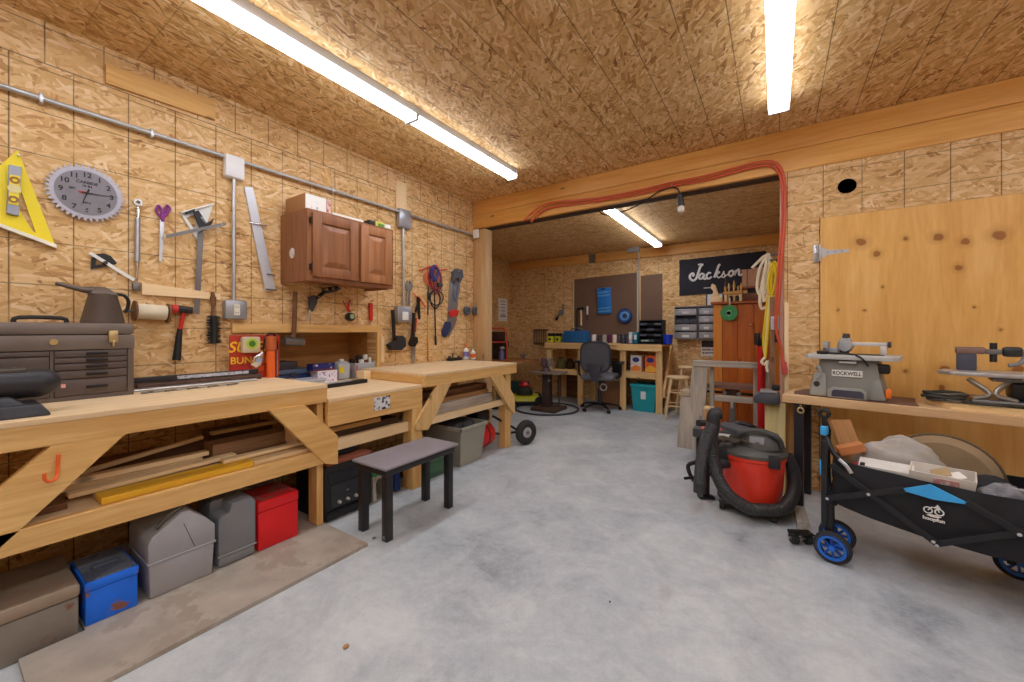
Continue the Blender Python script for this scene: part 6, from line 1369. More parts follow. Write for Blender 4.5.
# ---- scroll saw on a pale board
solo('saw_platform', 'pale cut-corner plywood board under the scroll saw', 'board', B().prism([(0,.16), (.10,.0), (.90,0), (.90,.33), (0,.33)], 0, .028, plane='xy'), WOOD('pale ply x', (214,178,120), (242,214,164), 'x', .6, False), BL(.655, .028), A, smooth=0)
zs = ZB2+.030
t = thing('scroll_saw', 'scroll saw with pale round-cornered table, dark arm and brown top knob on the plywood board', 'saw', BL(.925, .20, zs), A)
part(t, 'base', B().box(-.095, .42, -.12, .12, 0, .03, .01), DSTEEL); part(t, 'leg', B().tube([(-.08,-.08,.03), (-.03,-.09,.06), (-.10,-.06,.13)], .02, 10, 4, flat=.6).tube([(.06,-.08,.03), (-.01,-.09,.06), (.04,-.06,.13)], .02, 10, 4, flat=.6), P('cast aluminium', (176,170,160), .4, .5))
part(t, 'body', B().box(.04, .50, -.06, .08, .031, .125, .02), BLACKM); part(t, 'table', B().prism([(-.215,-.03), (-.17,-.10), (.0,-.14), (.42,-.14), (.42,.13), (-.12,.13), (-.19,.08)], .150, .170, plane='xy', bev=.004), P('cast table', (192,190,188), .35, .5))
part(t, 'yoke', B().box(-.02, .08, -.09, .09, .1255, .1495, .004), DSTEEL); part(t, 'arm_post', B().box(-.135, -.062, .04, .11, .1705, .262, .004), P('slate post', (72,76,92), .5)); part(t, 'arm_top', B().box(-.14, -.03, .036, .114, .2625, .30, .008), P('brown cap', (134,104,94), .5)); part(t, 'arm', B().box(-.03, .03, .055, .095, .262, .29, .005), DSTEEL)
part(t, 'clamp', B().cyl((.0,.075,.22),(.0,.075,.325),.014).box(.03, .10, .05, .10, .25, .305, .015), P('clamp black', (40,44,46), .4)); part(t, 'hose', B().tube([(.09,.075,.29), (.105,.07,.25), (.085,.06,.215), (.05,.05,.205)], .010, 8, 4), GREY)
t = thing('power_cord', 'coiled dark cord lying beside the scroll saw on the plywood board', 'cord', BL(.735, .13, zs))
for k in range(6):
    rr = .050+.007*(k % 3); ce = (.012*(k % 2)-.004, .006*k-.015, .012+.0155*(k//2))
    part(t, 'cord', B().tube([(ce[0]+rr*1.3*math.cos(a), ce[1]+rr*math.sin(a), ce[2]+.004*math.sin(3*a+k)) for a in [2*PI*i/10 for i in range(10)]], .0075, 8, 3, True), (P('olive black cord', (52,52,48), .5), P('grey olive cord', (100,94,84), .5))[k % 2])
part(t, 'cord', B().tube([(.05,-.05,.012), (.12,-.13,.012), (.24,-.10,.012), (.36,-.14,.012)], .0075, 8, 5), P('olive black cord', (52,52,48)))
t = thing('chain_pile', 'small heap of grey metal links at the front of the plywood board', 'chain', BL(1.08, .065, zs))
for k in range(7): a = k*.9; part(t, 'link', B().torus((.035*math.cos(a)*(.4+.1*k), .02*math.sin(a), .010+.006*(k % 3)), .016, .005, 'z', 14, 6), DSTEEL)
# tool hook hanging at the bench corner
f0 = BL(.06, -.012, ZB2-.055)
t = thing('spring_hook', 'brass snap hook hanging from the bench edge above the steel leg', 'hook', f0, A); part(t, 'body', B().torus((.045,-.01,-.035), .016, .005, 'y', 18, 8), BRASS); part(t, 'shank', B().cyl((.045,-.01,-.018),(.045,-.01,.0),.005), BRASS)
# ---- folding wagon
WA = math.radians(-15); WX, WY = .245, 2.56
def WL(x, y, z=0): c, s = math.cos(WA), math.sin(WA); return (WX+x*c-y*s, WY+x*s+y*c, z)
t = thing('folding_wagon', 'black fabric folding wagon with blue wheels and a small white bicycle emblem, loaded with bags', 'wagon', (WX, WY, 0), WA)
WF = P('wagon fabric', (30,30,36), .75, 0, .08, 8, bmp=.3); WT = P('wagon tube', (40,40,44), .4, .3)
Lw, Ww = .90, .42
# fabric tub: front and back panels dip in the middle, sheet 4 mm thick
def sheet(pf, nx, nz, th):
    vs = []; fs = []; M_ = (nx+1)*(nz+1)
    for layer in (0, 1):
        for j in range(nz+1):
            for i in range(nx+1):
                p, n = pf(i/nx, j/nz); vs.append(Vector(p)+Vector(n)*th*layer)
    for j in range(nz):
        for i in range(nx):
            a = j*(nx+1)+i; fs.append((a, a+1, a+nx+2, a+nx+1)); fs.append((M_+a+nx+1, M_+a+nx+2, M_+a+1, M_+a))
    for i in range(nx): fs.append((i, M_+i, M_+i+1, i+1)); k = nz*(nx+1); fs.append((k+i+1, M_+k+i+1, M_+k+i, k+i))
    for j in range(nz): a, b_ = j*(nx+1), (j+1)*(nx+1); fs.append((b_, M_+b_, M_+a, a)); fs.append((a+nx, M_+a+nx, M_+b_+nx, b_+nx))
    return vs, fs
top = lambda s: .505-.022*math.sin(PI*s); bot = lambda s: .285-.055*math.sin(PI*s)**.8
rip = lambda s, r: .006*math.sin(17*s+4*r)*math.sin(PI*r) + .004*math.sin(31*s-6*r)
fp = lambda s, r: ((s*Lw, .02+.012*math.sin(PI*r)*-1+rip(s,r), bot(s)+(top(s)-bot(s))*r), (0,1,0))
part(t, 'side_panel', B().raw(*sheet(fp, 40, 10, .005)), WF, smooth=60)
bp = lambda s, r: ((s*Lw, Ww+.01*math.sin(PI*r)+rip(s,r), bot(s)+(top(s)-bot(s))*r), (0,-1,0))
part(t, 'side_panel', B().raw(*sheet(bp, 40, 10, .005)), WF, smooth=60)
e0 = lambda s, r: ((.0-.02*math.sin(PI*s)+rip(s,r)*2, .02+s*(Ww-.02), .27+.235*r), (1,0,0))
part(t, 'end_panel', B().raw(*sheet(e0, 16, 8, .005)), WF, smooth=60)
e1 = lambda s, r: ((Lw+rip(s,r), .02+s*(Ww-.02), .27+.235*r), (-1,0,0))
part(t, 'end_panel', B().raw(*sheet(e1, 16, 8, .005)), WF, smooth=60)
bb_ = lambda s, r: ((s*Lw, .02+r*(Ww-.02), bot(s)), (0,0,1))
part(t, 'floor_panel', B().raw(*sheet(bb_, 24, 6, .006)), WF, smooth=60)
def bar(x0, z0, x1, z1, y=-.012): part(t, 'frame_bar', B().box(0, math.hypot(x1-x0, z1-z0), -.006, .006, -.013, .013, .003), WT, loc=(x0, y, z0), rot=(0, -math.atan2(z1-z0, x1-x0), 0), smooth=0)
bar(-.01, .485, .355, .232); bar(-.03, .31, .255, .44, -.026); bar(.355, .232, .72, .45); bar(.44, .445, .80, .245, -.026); bar(.72, .45, .90, .34)
for x, z in ((.135, .385), (.355, .232), (.345, .245), (.575, .365), (.71, .445), (-.02, .315)): part(t, 'rivet', B().cyl((x,-.038,z),(x,-.018,z),.007,n=12), CHROME)
for x in (-.035, Lw+.02):
    for y in (-.01, Ww+.01): part(t, 'corner_post', B().box(x-.013, x+.013, y-.013, y+.013, .16, .60 if x < 0 else .54, .004), WT)
part(t, 'flap', B().prism([(.235,.432), (.335,.484), (.455,.432), (.345,.420)], -.012, -.004, bev=.001), P('wagon sky blue', (64,176,250), .6), smooth=0)
# bicycle emblem with a name under it
em = B()
for x in (-.017, .017): em.torus((x,0,0), .013, .0026, 'y', 18, 6)
em.prism([(-.022,-.022), (-.008,-.026), (.012,-.026), (.024,-.019), (.010,-.016), (-.010,-.016)], -.002, .002)
em.tube([(-.017,0,0), (-.006,0,.016), (.010,0,.018), (.017,0,0)], .0024, 6, 1).prism([(.0,.014), (.012,.032), (.022,.016)], -.002, .002)
part(t, 'emblem', em, WHITE, loc=(.345,-.0065,.368), smooth=0)
part(t, 'lettering', B().text('hoopfun', .020, FRONT(0,0,0), bold=.0008), WHITE, loc=(.345,-.0075,.332), smooth=0)
WBL = P('wheel blue', (24,110,220), .4)
for x, y in ((.0,-.035), (-.01, .14), (Lw-.08,-.035), (Lw-.30, Ww+.035)):
    w_ = part(t, 'wheel', B().torus((x,y,.078), .062, .017, 'y', 36, 10), RUB)
    part(w_, 'rim', B().prism(circle(.0655, 32, x, .078), y-.016, y+.016, [circle(.047, 32, x, .078)]), WBL, smooth=0)
    part(w_, 'spokes', B().prism([(x+rr*math.cos(2*PI*i/32), .078+rr*math.sin(2*PI*i/32)) for i in range(32) for rr in ((.046 if i % 4 < 2 else .016),)], y-.008, y+.008), P('deep wheel blue', (18,76,170), .45), smooth=0)
    part(w_, 'axle_cap', B().cyl((x,y-.024,.078),(x,y+.024,.078),.012,n=16), WBL)
    part(t, 'fork', B().box(x-.035, x-.005, y-.006+(.028 if y < 0 else -.028), y+.006+(.028 if y < 0 else -.028), .07, .28, .003), WT)
part(t, 'pull_handle', B().tube([(-.055,.12,.20), (-.065,.12,.45), (-.060,.12,.69)], .012, 8, 3).tube([(-.055,.24,.20), (-.065,.24,.45), (-.06,.24,.66)], .010, 8, 3), WT)
part(t, 'grip', B().torus((-.06,.12,.715), .020, .010, 'y', 20, 8), BLACK); part(t, 'clip', B().box(-.075, -.045, .095, .145, .60, .65, .008), P('wagon sky blue', (64,176,250))); part(t, 'clip', B().box(-.055, -.03, -.02, .0, .42, .50, .006), P('wagon sky blue', (64,176,250)))
part(t, 'side_strap', B().tube([(-.04,.06,.60), (.0,.02,.53), (.05,.01,.50)], .012, 8, 3), BLACK); part(t, 'side_strap', B().tube([(.02,.0,.515), (.05,-.006,.49), (.07,-.012,.46)], .009, 8, 3), GALV)
# ---- load in the wagon
zf = .21
def inw(x, y, z): return WL(x, y, z)
TANW = WOOD('tan plank x', (150,104,60), (196,148,98), 'x', .7, False)
def lean(lb, p, q, w, th, m): p, q = Vector(inw(*p)), Vector(inw(*q)); board('wood_offcut', lb, p, q, w, th, m, None, 'wood')
lean('brown board leaning out of the wagon end toward the steel bench leg', (.10,.16,.30), (-.03,.27,.66), .11, .025, TANW)
lean('short orange brown wood block on top of the wagon load near the end', (.005,.11,.512), (.10,.15,.55), .06, .04, WOOD('orange block x', (176,104,54), (216,146,92), 'x', .6, False))
solo('red_cloth', 'crumpled red cloth at the wagon edge beneath the wood block', 'cloth', B().ball((0,0,0), .035, (1.3,1,.7)).ball((.03,.01,.005), .028, (1.2,1,.7)), P('red cloth', (150,40,56), .9, bmp=.8), inw(.10,.09,.475))
def bagmesh(seed, rx, ry, rz_, amp, n=28):
    rc = random.Random(seed); ph = [rc.uniform(0, 6.28) for _ in range(9)]
    t_ = bmesh.new(); bmesh.ops.create_uvsphere(t_, u_segments=n*2, v_segments=n, radius=1)
    for v in t_.verts:
        c = v.co; k = 1+amp*(math.sin(5*c.x+ph[0])*math.sin(6*c.y+ph[1])+.7*math.sin(11*c.z+ph[2]+3*c.x)+.5*math.sin(17*c.y+ph[3]+5*c.z)+.4*abs(math.sin(13*c.x-9*c.z+ph[4])))
        v.co = Vector((c.x*rx*k, c.y*ry*k, max(c.z, -.75)*rz_*k))
    return B().merge(t_)
PB = P('cloudy plastic bag', (200,196,190), .22, 0, .06, 8, alpha=.62)
t = thing('plastic_bag', 'big cloudy plastic bag heaped in the wagon behind the white boxes', 'bag', inw(.22,.225,.45)); part(t, 'film', bagmesh(4, .17, .075, .165, .06), PB, smooth=80)
part(t, 'contents', bagmesh(9, .14, .05, .12, .04), P('bag contents', (150,138,124), .7, 0, .2, 10), smooth=80)
t = thing('tan_cushion', 'large round tan cushion standing on edge behind the bag in the wagon', 'cushion', inw(.36,.345,.44), WA); part(t, 'pad', B().lathe([(.01,-.035), (.17,-.032), (.20,-.01), (.20,.01), (.17,.032), (.01,.035)], M=Matrix.Rotation(PI/2, 4, 'X'), n=40), P('tan canvas', (150,128,98), .8, bmp=.3)); part(t, 'piping', B().torus((0,0,0), .203, .007, 'y', 40, 8), P('dark tan piping', (96,80,60), .8))
t = thing('white_box', 'white flat box with black corners on the wagon load', 'box', inw(.16,.085,.47), WA+.12, rot=(math.radians(14), 0, WA+.05)); part(t, 'carton', B().box(-.075, .12, -.03, .06, 0, .035, .003), P('white card', (226,224,220), .6)); 
for x in (-.068, .104): part(t, 'corner', B().box(x, x+.018, -.0305, -.005, .0352, .038), BLACK)
t = thing('paper_box', 'open white paper-filled box with faded red print in the wagon', 'box', inw(.36,.11,.44), WA, rot=(math.radians(8), 0, WA)); part(t, 'carton', B().tray(-.085, .10, -.05, .06, 0, -.095, .11, -.055, .065, .085, .004), P('off white card', (220,214,206), .6)); part(t, 'print', B().box(-.02, .06, -.0575, -.0535, .02, .07), P('faded red print', (196,140,136), .6, 0, .1, 20, spots=((216,206,200), .52, 30)), smooth=0)
for k, (x, y, a) in enumerate(((-.05,.0,.2), (.0,.01,-.3), (.05,.0,.5), (.03,.03,.1))): part(t, 'paper', B().box(-.03, .035, -.025, .025, .055+.012*k, .058+.012*k), (PAPER, P('kraft paper', (176,150,110), .8))[k == 3], loc=(x,y,0), rot=(.25*(k-1.5), .2*(1-k), a), smooth=0)
t = thing('clear_bag', 'small crumpled clear bag at the far end of the wagon', 'bag', inw(.55,.115,.42)); part(t, 'film', bagmesh(21, .085, .07, .085, .10), P('smoky clear film', (176,176,184), .2, 0, .05, 8, alpha=.45), smooth=80)
t = thing('dark_bag', 'flat black bag lying in the middle of the wagon', 'bag', inw(.50,.235,.40)); part(t, 'body', bagmesh(31, .11, .055, .11, .03), P('black bag cloth', (26,26,30), .7), smooth=80); part(t, 'strap', B().tube([(.10,-.05,.08), (.12,-.06,.15), (.14,-.02,.18)], .007, 8, 3), P('wagon sky blue', (64,176,250)))
t = thing('backpack', 'black backpack standing upright at the far end of the wagon', 'backpack', inw(.74,.24,.30), WA); part(t, 'body', B().box(-.09, .14, -.08, .09, 0, .30, .05), P('black bag cloth', (26,26,30)), smooth=60); part(t, 'pocket', B().box(-.06, .11, -.105, -.0805, .03, .18, .012), P('slate nylon', (46,50,56), .6)); part(t, 'piping', B().tube([(-.07,-.083,.18), (-.06,-.088,.25), (.02,-.088,.285), (.10,-.088,.25), (.12,-.083,.18)], .006, 8, 4), P('grey piping', (120,128,134), .5))
# small caster dolly in front
t = thing('caster', 'black swivel caster on a bracket lying on the floor beside the blue wheel', 'caster', (.115, 2.66, 0), .5)
for x in (-.035, .035): part(t, 'wheel', B().cyl((x-.014,0,.030),(x+.014,0,.030),.029,n=22), RUB)
part(t, 'bracket', B().box(-.055, .055, -.03, .03, .055, .065, .003), BLACKM); part(t, 'axle', B().cyl((-.06,0,.030),(.06,0,.030),.007), STEEL); part(t, 'stem', B().cyl((-.03,-.02,.0652),(-.085,-.045,.085),.010), BLACKM)
# ================================================================= around the shop vacuum
VX, VY = -.125, 3.02
t = thing('shop_vacuum', 'red drum shop vacuum with black hose wound around it on a black caster base', 'vacuum', (VX, VY, 0), math.radians(-8))
VR = P('vac red', (238,62,40), .35, 0, .04); VG = P('vac lid grey', (86,86,82), .5, 0, .06); VB = P('vac black', (42,42,44), .5)
part(t, 'drum', B().lathe([(.155,.085), (.160,.09), (.180,.34), (.186,.345), (.186,.365), (.178,.366)], n=48), VR)
part(t, 'dolly', B().lathe([(.17,.055), (.205,.058), (.205,.075), (.185,.088), (.155,.090)], n=40), VB)
for k in range(4):
    a = PI/4+k*PI/2; c = part(t, 'caster', B().box(.19*math.cos(a)-.03, .19*math.cos(a)+.03, .19*math.sin(a)-.03, .19*math.sin(a)+.03, .04, .066, .01), VB); part(c, 'caster_wheel', B().cyl((.20*math.cos(a)-.015,.20*math.sin(a),.027),(.20*math.cos(a)+.015,.20*math.sin(a),.027),.026,n=18), RUB)
part(t, 'lid', B().lathe([(.190,.3665), (.192,.385), (.175,.405), (.14,.42), (.02,.425)], n=44), VG)
part(t, 'motor_head', B().lathe([(.125,.42), (.12,.46), (.095,.50), (.05,.515), (.01,.518)], M=Matrix.Translation((.05,-.01,0)), n=36), VG)
part(t, 'carry_handle', B().tube([(-.085,-.10,.425), (-.055,-.10,.50), (.05,-.10,.535), (.15,-.08,.50), (.175,-.06,.43)], .016, 10, 5, flat=.7), P('vac handle grey', (70,70,68), .5)); part(t, 'label', B().box(.005, .085, -.004, 0, 0, .042, .001), P('grey badge', (132,132,136), .45), loc=(0,-.126,.455), rot=(math.radians(-22),0,0))
for s in (-1, 1): part(t, 'latch', B().box(s*.14-.03, s*.14+.03, -.155, -.12, .325, .40, .008), VB)
part(t, 'inlet', B().cyl((-.12,-.13,.30),(-.16,-.18,.30),.034), VB)
part(t, 'seam', B().tube([(.159*math.cos(a), .159*math.sin(a), .150+.02*math.sin(2*a)) for a in [PI*1.1+PI*.85*i/10 for i in range(11)]], .0035, 6, 2), P('vac seam', (150,30,22), .5))
# ribbed hose: wand up, loop down and around the drum
def ribbed(pts, r, k=9):
    P_ = catmull(pts, k); b_ = B(); n = 14; vs = []; fs = []; up = None
    L = 0; Ls = [0]
    for i in range(1, len(P_)): L += (P_[i]-P_[i-1]).length; Ls.append(L)
    m = int(L/.0055); Q = []; j = 0
    for i in range(m+1):
        d = L*i/m
        while j < len(Ls)-2 and Ls[j+1] < d: j += 1
        q = (d-Ls[j])/max(1e-6, Ls[j+1]-Ls[j]); Q.append(P_[j].lerp(P_[j+1], q))
    for i, p in enumerate(Q):
        d = (Q[min(i+1, m)]-Q[max(i-1, 0)]).normalized()
        if up is None: up = d.orthogonal()
        up = (up-d*up.dot(d)).normalized(); sd = d.cross(up); rr = r*(1.0 if i % 2 else .90)
        for q in range(n): w2 = 2*PI*q/n; vs.append(p+(up*math.cos(w2)+sd*math.sin(w2))*rr)
    for i in range(m):
        for q in range(n): fs.append((i*n+q, i*n+(q+1) % n, (i+1)*n+(q+1) % n, (i+1)*n+q))
    fs += [tuple(range(n-1,-1,-1)), tuple(range(m*n, m*n+n))]
    return b_.raw(vs, fs)
def vl(u, v, y):   # surveyed point in the vacuum's own frame
    p = aty(u, v, y); c, s = math.cos(math.radians(8)), math.sin(math.radians(8)); x, yy = p[0]-VX, p[1]-VY
    return (x*c-yy*s, x*s+yy*c, p[2])
HS = P('hose black', (50,50,52), .42)
part(t, 'hose', ribbed([vl(714,425,2.80), vl(711,445,2.76), vl(716,472,2.72), vl(728,494,2.72), vl(748,508,2.74), (.08,-.215,.085), (.185,-.13,.10), (.222,.02,.18), (.20,.12,.28), (.165,.16,.34)], .038), HS, smooth=30)
part(t, 'hose_end', ribbed([vl(713,424,2.74), vl(706,440,2.72), vl(701,465,2.72), vl(699.5,488,2.72)], .036), P('hose end black', (62,62,66), .45), smooth=30); part(t, 'cuff', B().cyl(vl(699.7,482,2.72), vl(699.3,492,2.72), .038, .036, 20), HS)
part(t, 'elbow', B().tube([vl(712.5,428,2.77), vl(714,415,2.78), vl(719,413,2.80)], .040, 14, 4), VB)
part(t, 'floor_nozzle', B().prism([(-.17,-.05), (-.02,-.09), (.10,-.05), (.10,.05), (-.02,.05), (-.15,.02)], 0, .03, plane='xy', bev=.006), P('nozzle slate', (84,86,94), .4), loc=(-.03,.02,.478), rot=(math.radians(8), math.radians(12), .2))
part(t, 'nozzle_neck', B().tube([(-.20,.0,.50), (-.26,-.05,.52), (-.30,-.12,.53)], .022, 10, 3), VB)
t = thing('work_gloves', 'pair of dark muddy gloves lying on the lid of the red vacuum', 'gloves', (VX-.10, VY-.09, .432), -.4); GL = P('glove olive', (74,66,54), .9, 0, .2, 14, spots=((130,130,50), .62, 20), bmp=.6)
for s, dx in ((1,0), (-1,-.05)):
    g_ = part(t, 'glove', B().ball((dx,.0+.03*s,.022+.005*s), .034, (1.3,1,.6)), GL)
    for k in range(4): part(g_, 'finger', B().tube([(dx+.03,.03*s-.02+.013*k,.022), (dx+.065,.03*s-.026+.016*k,.026), (dx+.088,.03*s-.03+.018*k,.016)], .0085, 7, 3), GL)
    part(g_, 'thumb', B().tube([(dx-.01,.03*s+.02*s,.022), (dx+.02,.03*s+.05*s,.022), (dx+.035,.03*s+.055*s,.018)], .009, 7, 3), GL)
# tool dark heap left of the hose
t = thing('bench_clamp', 'black clamp with a sliding bar on the floor behind the vacuum hose end', 'clamp', (-.40, 3.02, 0), .5)
part(t, 'jaw', B().box(-.02, .02, -.02, .02, .02, .26, .008), BLACKM); part(t, 'handle', B().tube([(-.05,0,.10), (-.10,-.02,.14), (-.12,0,.22), (-.06,0,.25)], .014, 8, 4), BLACKM); part(t, 'bar', B().cyl((.0,0,.15),(-.16,-.05,.15),.010), BLACKM); part(t, 'knob', B().ball((-.04,0,.285), .025), P('tan knob', (170,150,120), .5)); part(t, 'foot', B().box(-.05, .05, -.03, .03, .001, .019, .004), BLACKM)
# black machine behind the vacuum
yb = 3.62
t = thing('miter_saw', 'black power saw with red and white label on the floor behind the vacuum', 'saw', (X(731, yb), yb, 0), 0)
part(t, 'base', B().box(-.24, .22, -.14, .16, .001, .30, .02), BLACKM); part(t, 'deck', B().box(-.26, .20, -.16, .17, .3005, .375, .012), P('deck charcoal', (60,60,64), .5)); part(t, 'label', B().box(-.17, .08, -.1615, -.1602, .315, .36), WHITE, smooth=0); part(t, 'top_label', B().box(-.2, -.06, -.15, -.02, .3752, .378), P('label red orange', (220,90,70), .5), smooth=0)
part(t, 'arm', B().tube([(-.02,.0,.37), (.06,.0,.42), (.15,.0,.40), (.20,.02,.36)], .022, 10, 4), BLACKM); part(t, 'cord', B().tube([(.02,-.10,.385), (.08,-.12,.42), (.14,-.10,.40), (.18,-.08,.385)], .009, 8, 4), BLACK)
# red pipe clamp and roller post
xp = X(761.5, 3.88)
t = thing('pipe_clamp', 'upright red pipe clamp in front of the orange wardrobe', 'clamp', (xp, 3.88, 0)); part(t, 'pipe', B().cyl((0,0,.001),(0,0,1.03),.030,n=20), RED); part(t, 'head', B().box(-.03, .03, -.03, .03, 1.031, 1.10, .01), BLACKM); part(t, 'jaw', B().box(-.05, -.01, -.045, .045, 1.04, 1.14, .008), BLACKM); part(t, 'foot', B().box(-.07, .07, -.07, .07, .0005, .03, .004), BLACKM)
xr = X(775, 3.42)
t = thing('roller_stand', 'pale yellow wood post with a grey padded cap, standing beside the vacuum', 'stand', (xr, 3.42, 0))
part(t, 'post', B().box(-.062, .062, -.02, .02, .001, Z(775,403,3.42), .003), WOOD('pale yellow post z', (214,196,132), (240,226,170), 'z', .6)); zc2 = Z(775,403,3.42)
part(t, 'cap', B().prism([(-.125,zc2+.001), (.030,zc2+.001), (.030,zc2+.06), (.02,zc2+.075), (-.09,zc2+.075), (-.13,zc2+.045)], -.09, .07, bev=.008), P('slate pad', (74,76,84), .6)); part(t, 'pad_top', B().box(-.09, .015, -.08, .06, zc2+.0755, zc2+.092, .007), P('grey pad', (140,138,138), .7)); part(t, 'knob', B().box(-.02, .03, -.03, .05, zc2+.0925, zc2+.13, .01), BLACKM)
# lumber standing in the gap
solo('lumber_stud', 'narrow brown stud standing upright in the gap beside the jamb', 'board', B().box(-.018, .018, -.03, .03, 0, 1.42, .002), WOOD('gap stud z', (120,84,58), (170,126,90), 'z', .7), (-.018, 3.68, .0005), smooth=0)
# ================================================================= hose, cords and ropes around the opening
yh = YW-.030
def hp(*pts, y=yh, dy=0): return [(lambda p: (p[0], p[1]+dy, p[2]))(aty(u, v, y)) for u, v in pts]
HO = P('red air hose', (206,84,52), .45, 0, .06)
t = thing('air_hose', 'red air hose looped along the wooden beam and hanging down at the jamb', 'hose', aty(680, 188, yh))
o = Vector(t.location)
def rel(pts): return [Vector(p)-o for p in pts]
part(t, 'hose', B().tube(rel(hp((531,222),(541,212),(556,206.5),(600,200.5),(640,193.5),(672,186),(705,180),(735,172),(757,166.5),(771,166),(779,173),(782.5,190),(782,225),(779,262),(776.5,300),(776,328),(780,345),(784,366))), .0105, 9, 5), HO)
part(t, 'hose', B().tube(rel(hp((524,222),(536,211),(552,203.5),(600,198.5),(640,191),(672,183.5),(705,177),(735,169),(757,163.5),(773,163),(781.5,171),(785,188),(784.5,225),(781.5,262),(779,296),(775,322), dy=-.022)), .0095, 9, 5), HO)
part(t, 'fitting', B().cyl(rel(hp((783.5,362)))[0], rel(hp((785,374)))[0], .019), P('pinkish coupler', (200,80,80), .5))
for u, v in ((672,184.5), (775,165)): p = rel(hp((u, v)))[0]; part(t, 'clip', B().torus((p.x, p.y+.004, p.z+.004), .024, .004, 'x', 16, 6), STEEL)
t = thing('extension_cord', 'black cord looped under the beam with a white ended socket hanging down', 'cord', aty(681, 205, yh)); o = Vector(t.location)
part(t, 'cord', B().tube(rel(hp((673,187),(660,191),(640,204),(622,212),(606,215),(600,212),(601,209), dy=.0)), .006, 8, 6), BLACK); part(t, 'cord', B().tube(rel(hp((673,187),(678,189.5),(680,196))), .006, 8, 4), BLACK)
p, q, r = rel(hp((680,195.5)))[0], rel(hp((681,206)))[0], rel(hp((681.6,212.5)))[0]
part(t, 'socket', B().cyl(p, q, .024, .028, 18), P('socket black', (52,52,54), .4)); part(t, 'socket_end', B().lathe([(.020,0), (.027,-.01), (.026,-.045), (.012,-.055)], M=Matrix.Translation(q), n=20), P('frosted white', (236,232,222), .4))
# rope skein and yellow cord hung on pegs by the jamb
yr_ = 3.78
def rp(*pts): return [Vector(aty(u, v, yr_)) for u, v in pts]
t = thing('rope_skein', 'cream rope skein hanging in long loops beside the orange wardrobe', 'rope', aty(768, 256, yr_)); o = Vector(t.location)
ROPE = P('cream rope', (232,220,194), .85, bmp=.4)
for k, pts in enumerate((((768,255),(760,268),(757,285),(759,294),(764,290),(767,272)), ((768,255),(764,275),(760,296),(766,290),(769,270)), ((768,254),(771,270),(769,290),(764,302),(763,285),(766,266)), ((766,256),(758,262),(752,268),(756,264),(763,257)), ((770,258),(768,280),(768,298),(770,285),(771.5,268)), ((760,293),(760,303),(762,309),(766,307)))):
    pp = rel(rp(*pts)); part(t, 'rope', B().tube([Vector((a.x, a.y-.012*(k % 3), a.z)) for a in pp], .0105, 8, 5, k < 5), ROPE)
part(t, 'peg', B().cyl((.115,.0,.005),(-.01,-.01,.01),.008), DSTEEL)
t = thing('yellow_cord', 'yellow cord looped behind the red hose with a long tail tied in a pale knot', 'cord', aty(773, 262, yr_)); o = Vector(t.location)
YC = P('yellow cord', (232,200,40), .55)
for k, pts in enumerate((((774,262),(769,278),(769,292),(774,297),(778,288),(777,270)), ((775,264),(771,284),(773,299),(779,290),(779.5,274)), ((772,264),(768,288),(772,294),(776,278)))): pp = rel(rp(*pts)); part(t, 'loop', B().tube([Vector((a.x, a.y-.035-.010*k, a.z)) for a in pp], .010, 8, 5, True), YC)
for k, (u0, u1) in enumerate(((766,763.5), (768,766), (770,767.5))): pp = rel(rp((u0+2,296),(u0,315),(u1,340),(765.5,358))); part(t, 'tail', B().tube([Vector((a.x, a.y-.06-.006*k, a.z)) for a in pp], .0085, 8, 4), (YC, P('pale yellow cord', (236,220,140), .6), YC)[k])
pp = rel(rp((765.5,357),(762,361),(765,364),(768,360),(767,366),(768,371))); part(t, 'knot', B().tube([Vector((a.x, a.y-.07, a.z)) for a in pp], .011, 8, 4), ROPE)
part(t, 'peg', B().cyl((.075,-.0,.004),(-.02,-.05,.010),.008), DSTEEL)
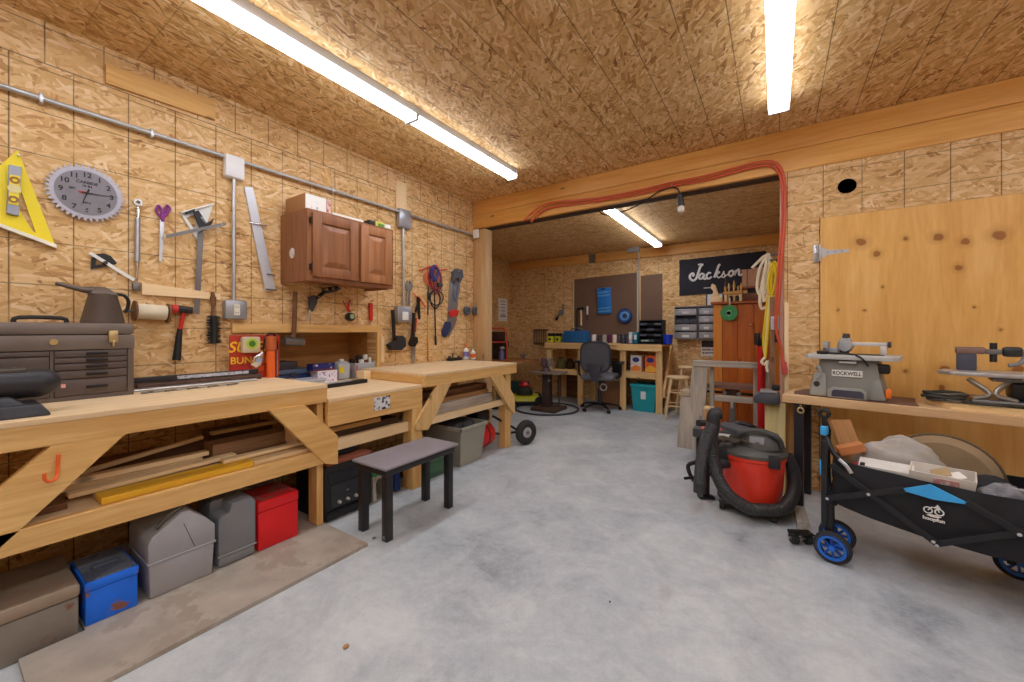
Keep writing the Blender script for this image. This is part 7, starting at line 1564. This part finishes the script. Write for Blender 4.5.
# switch box on the jamb
f = YF(778, 324, YW-.0)
t = thing('switch_box', 'small pale grey electrical box on the jamb behind the hanging hose', 'box', (XO-.03, YW+.03, f.z)); part(t, 'box', B().box(-.055, -.001, -.0, .06, -.045, .06, .006), P('pale lilac grey', (196,196,204), .5)); part(t, 'cover', B().box(-.045, -.012, -.005, -.0005, -.03, .045, .002), LGREY); part(t, 'plug', B().box(-.03, -.002, -.01, .03, -.14, -.06, .006), BLACK)
# duct opening with black liner
struct('trim_11', B().lathe([(.0500,.0), (.0535,.0), (.0535,.10), (.050,.10), (.050,.0)], M=Matrix.Translation((hx, YW+.002, hz)) @ Matrix.Rotation(-PI/2, 4, 'X'), n=32), HOLE)
# small stones on the concrete
for i, (u, v) in enumerate(((346,648), (610,603), (374,539))): solo('pebble', ('tiny tan pebble on the open concrete near the plywood sheet', 'tiny dark chip in the middle of the open concrete', 'tiny pebble beside the plywood sheet corner')[i], 'pebble', B().ball((0,0,.006), .009 if i != 1 else .004, (1,1.3,.7), 6), (CARD, BRONZE, GREY)[i], atz(u, v, .0))

# ---- phrases shared by repeats
for o in [q for q in bpy.data.objects if q.parent is None and 'category' in q and 'group' not in q]:
    g_ = {'workbench': 'pine workbenches along the tool wall', 'lumber_board': 'boards stored on the lower shelves', 'mug': 'cups in the row on the desk', 'paint_jar': 'dark jars on the desk', 'binder': 'binders on the desk', 'tool_battery': 'tool batteries on the desk', 'detergent_box': 'boxes on the desk shelf', 'wooden_stool': 'wooden stools', 'drawer_cabinet': 'drawer cabinets on the back wall', 'bottle': 'bottles in the clear bin', 'glue_bottle': 'glue bottles on the far bench', 'hardboard_panel': 'hardboard panels on the back wall', 'wood_batten': 'battens on the back wall', 'glass_jar': 'small jars under the peg rack', 'board_sheet': 'strand board offcuts by the bench leg', 'pebble': 'pebbles on the concrete', 'niche_rail': 'rails around the niche', 'battery_box': 'small boxes on the wall cabinet', 'toolbox': 'boxes under the long bench', 'steel_bit': 'drill bits at the red card', 'sack': 'sacks on the desk shelf', 'wood_offcut': 'wood pieces in the wagon'}.get(o.name.split('.')[0])
    if g_: o['group'] = g_
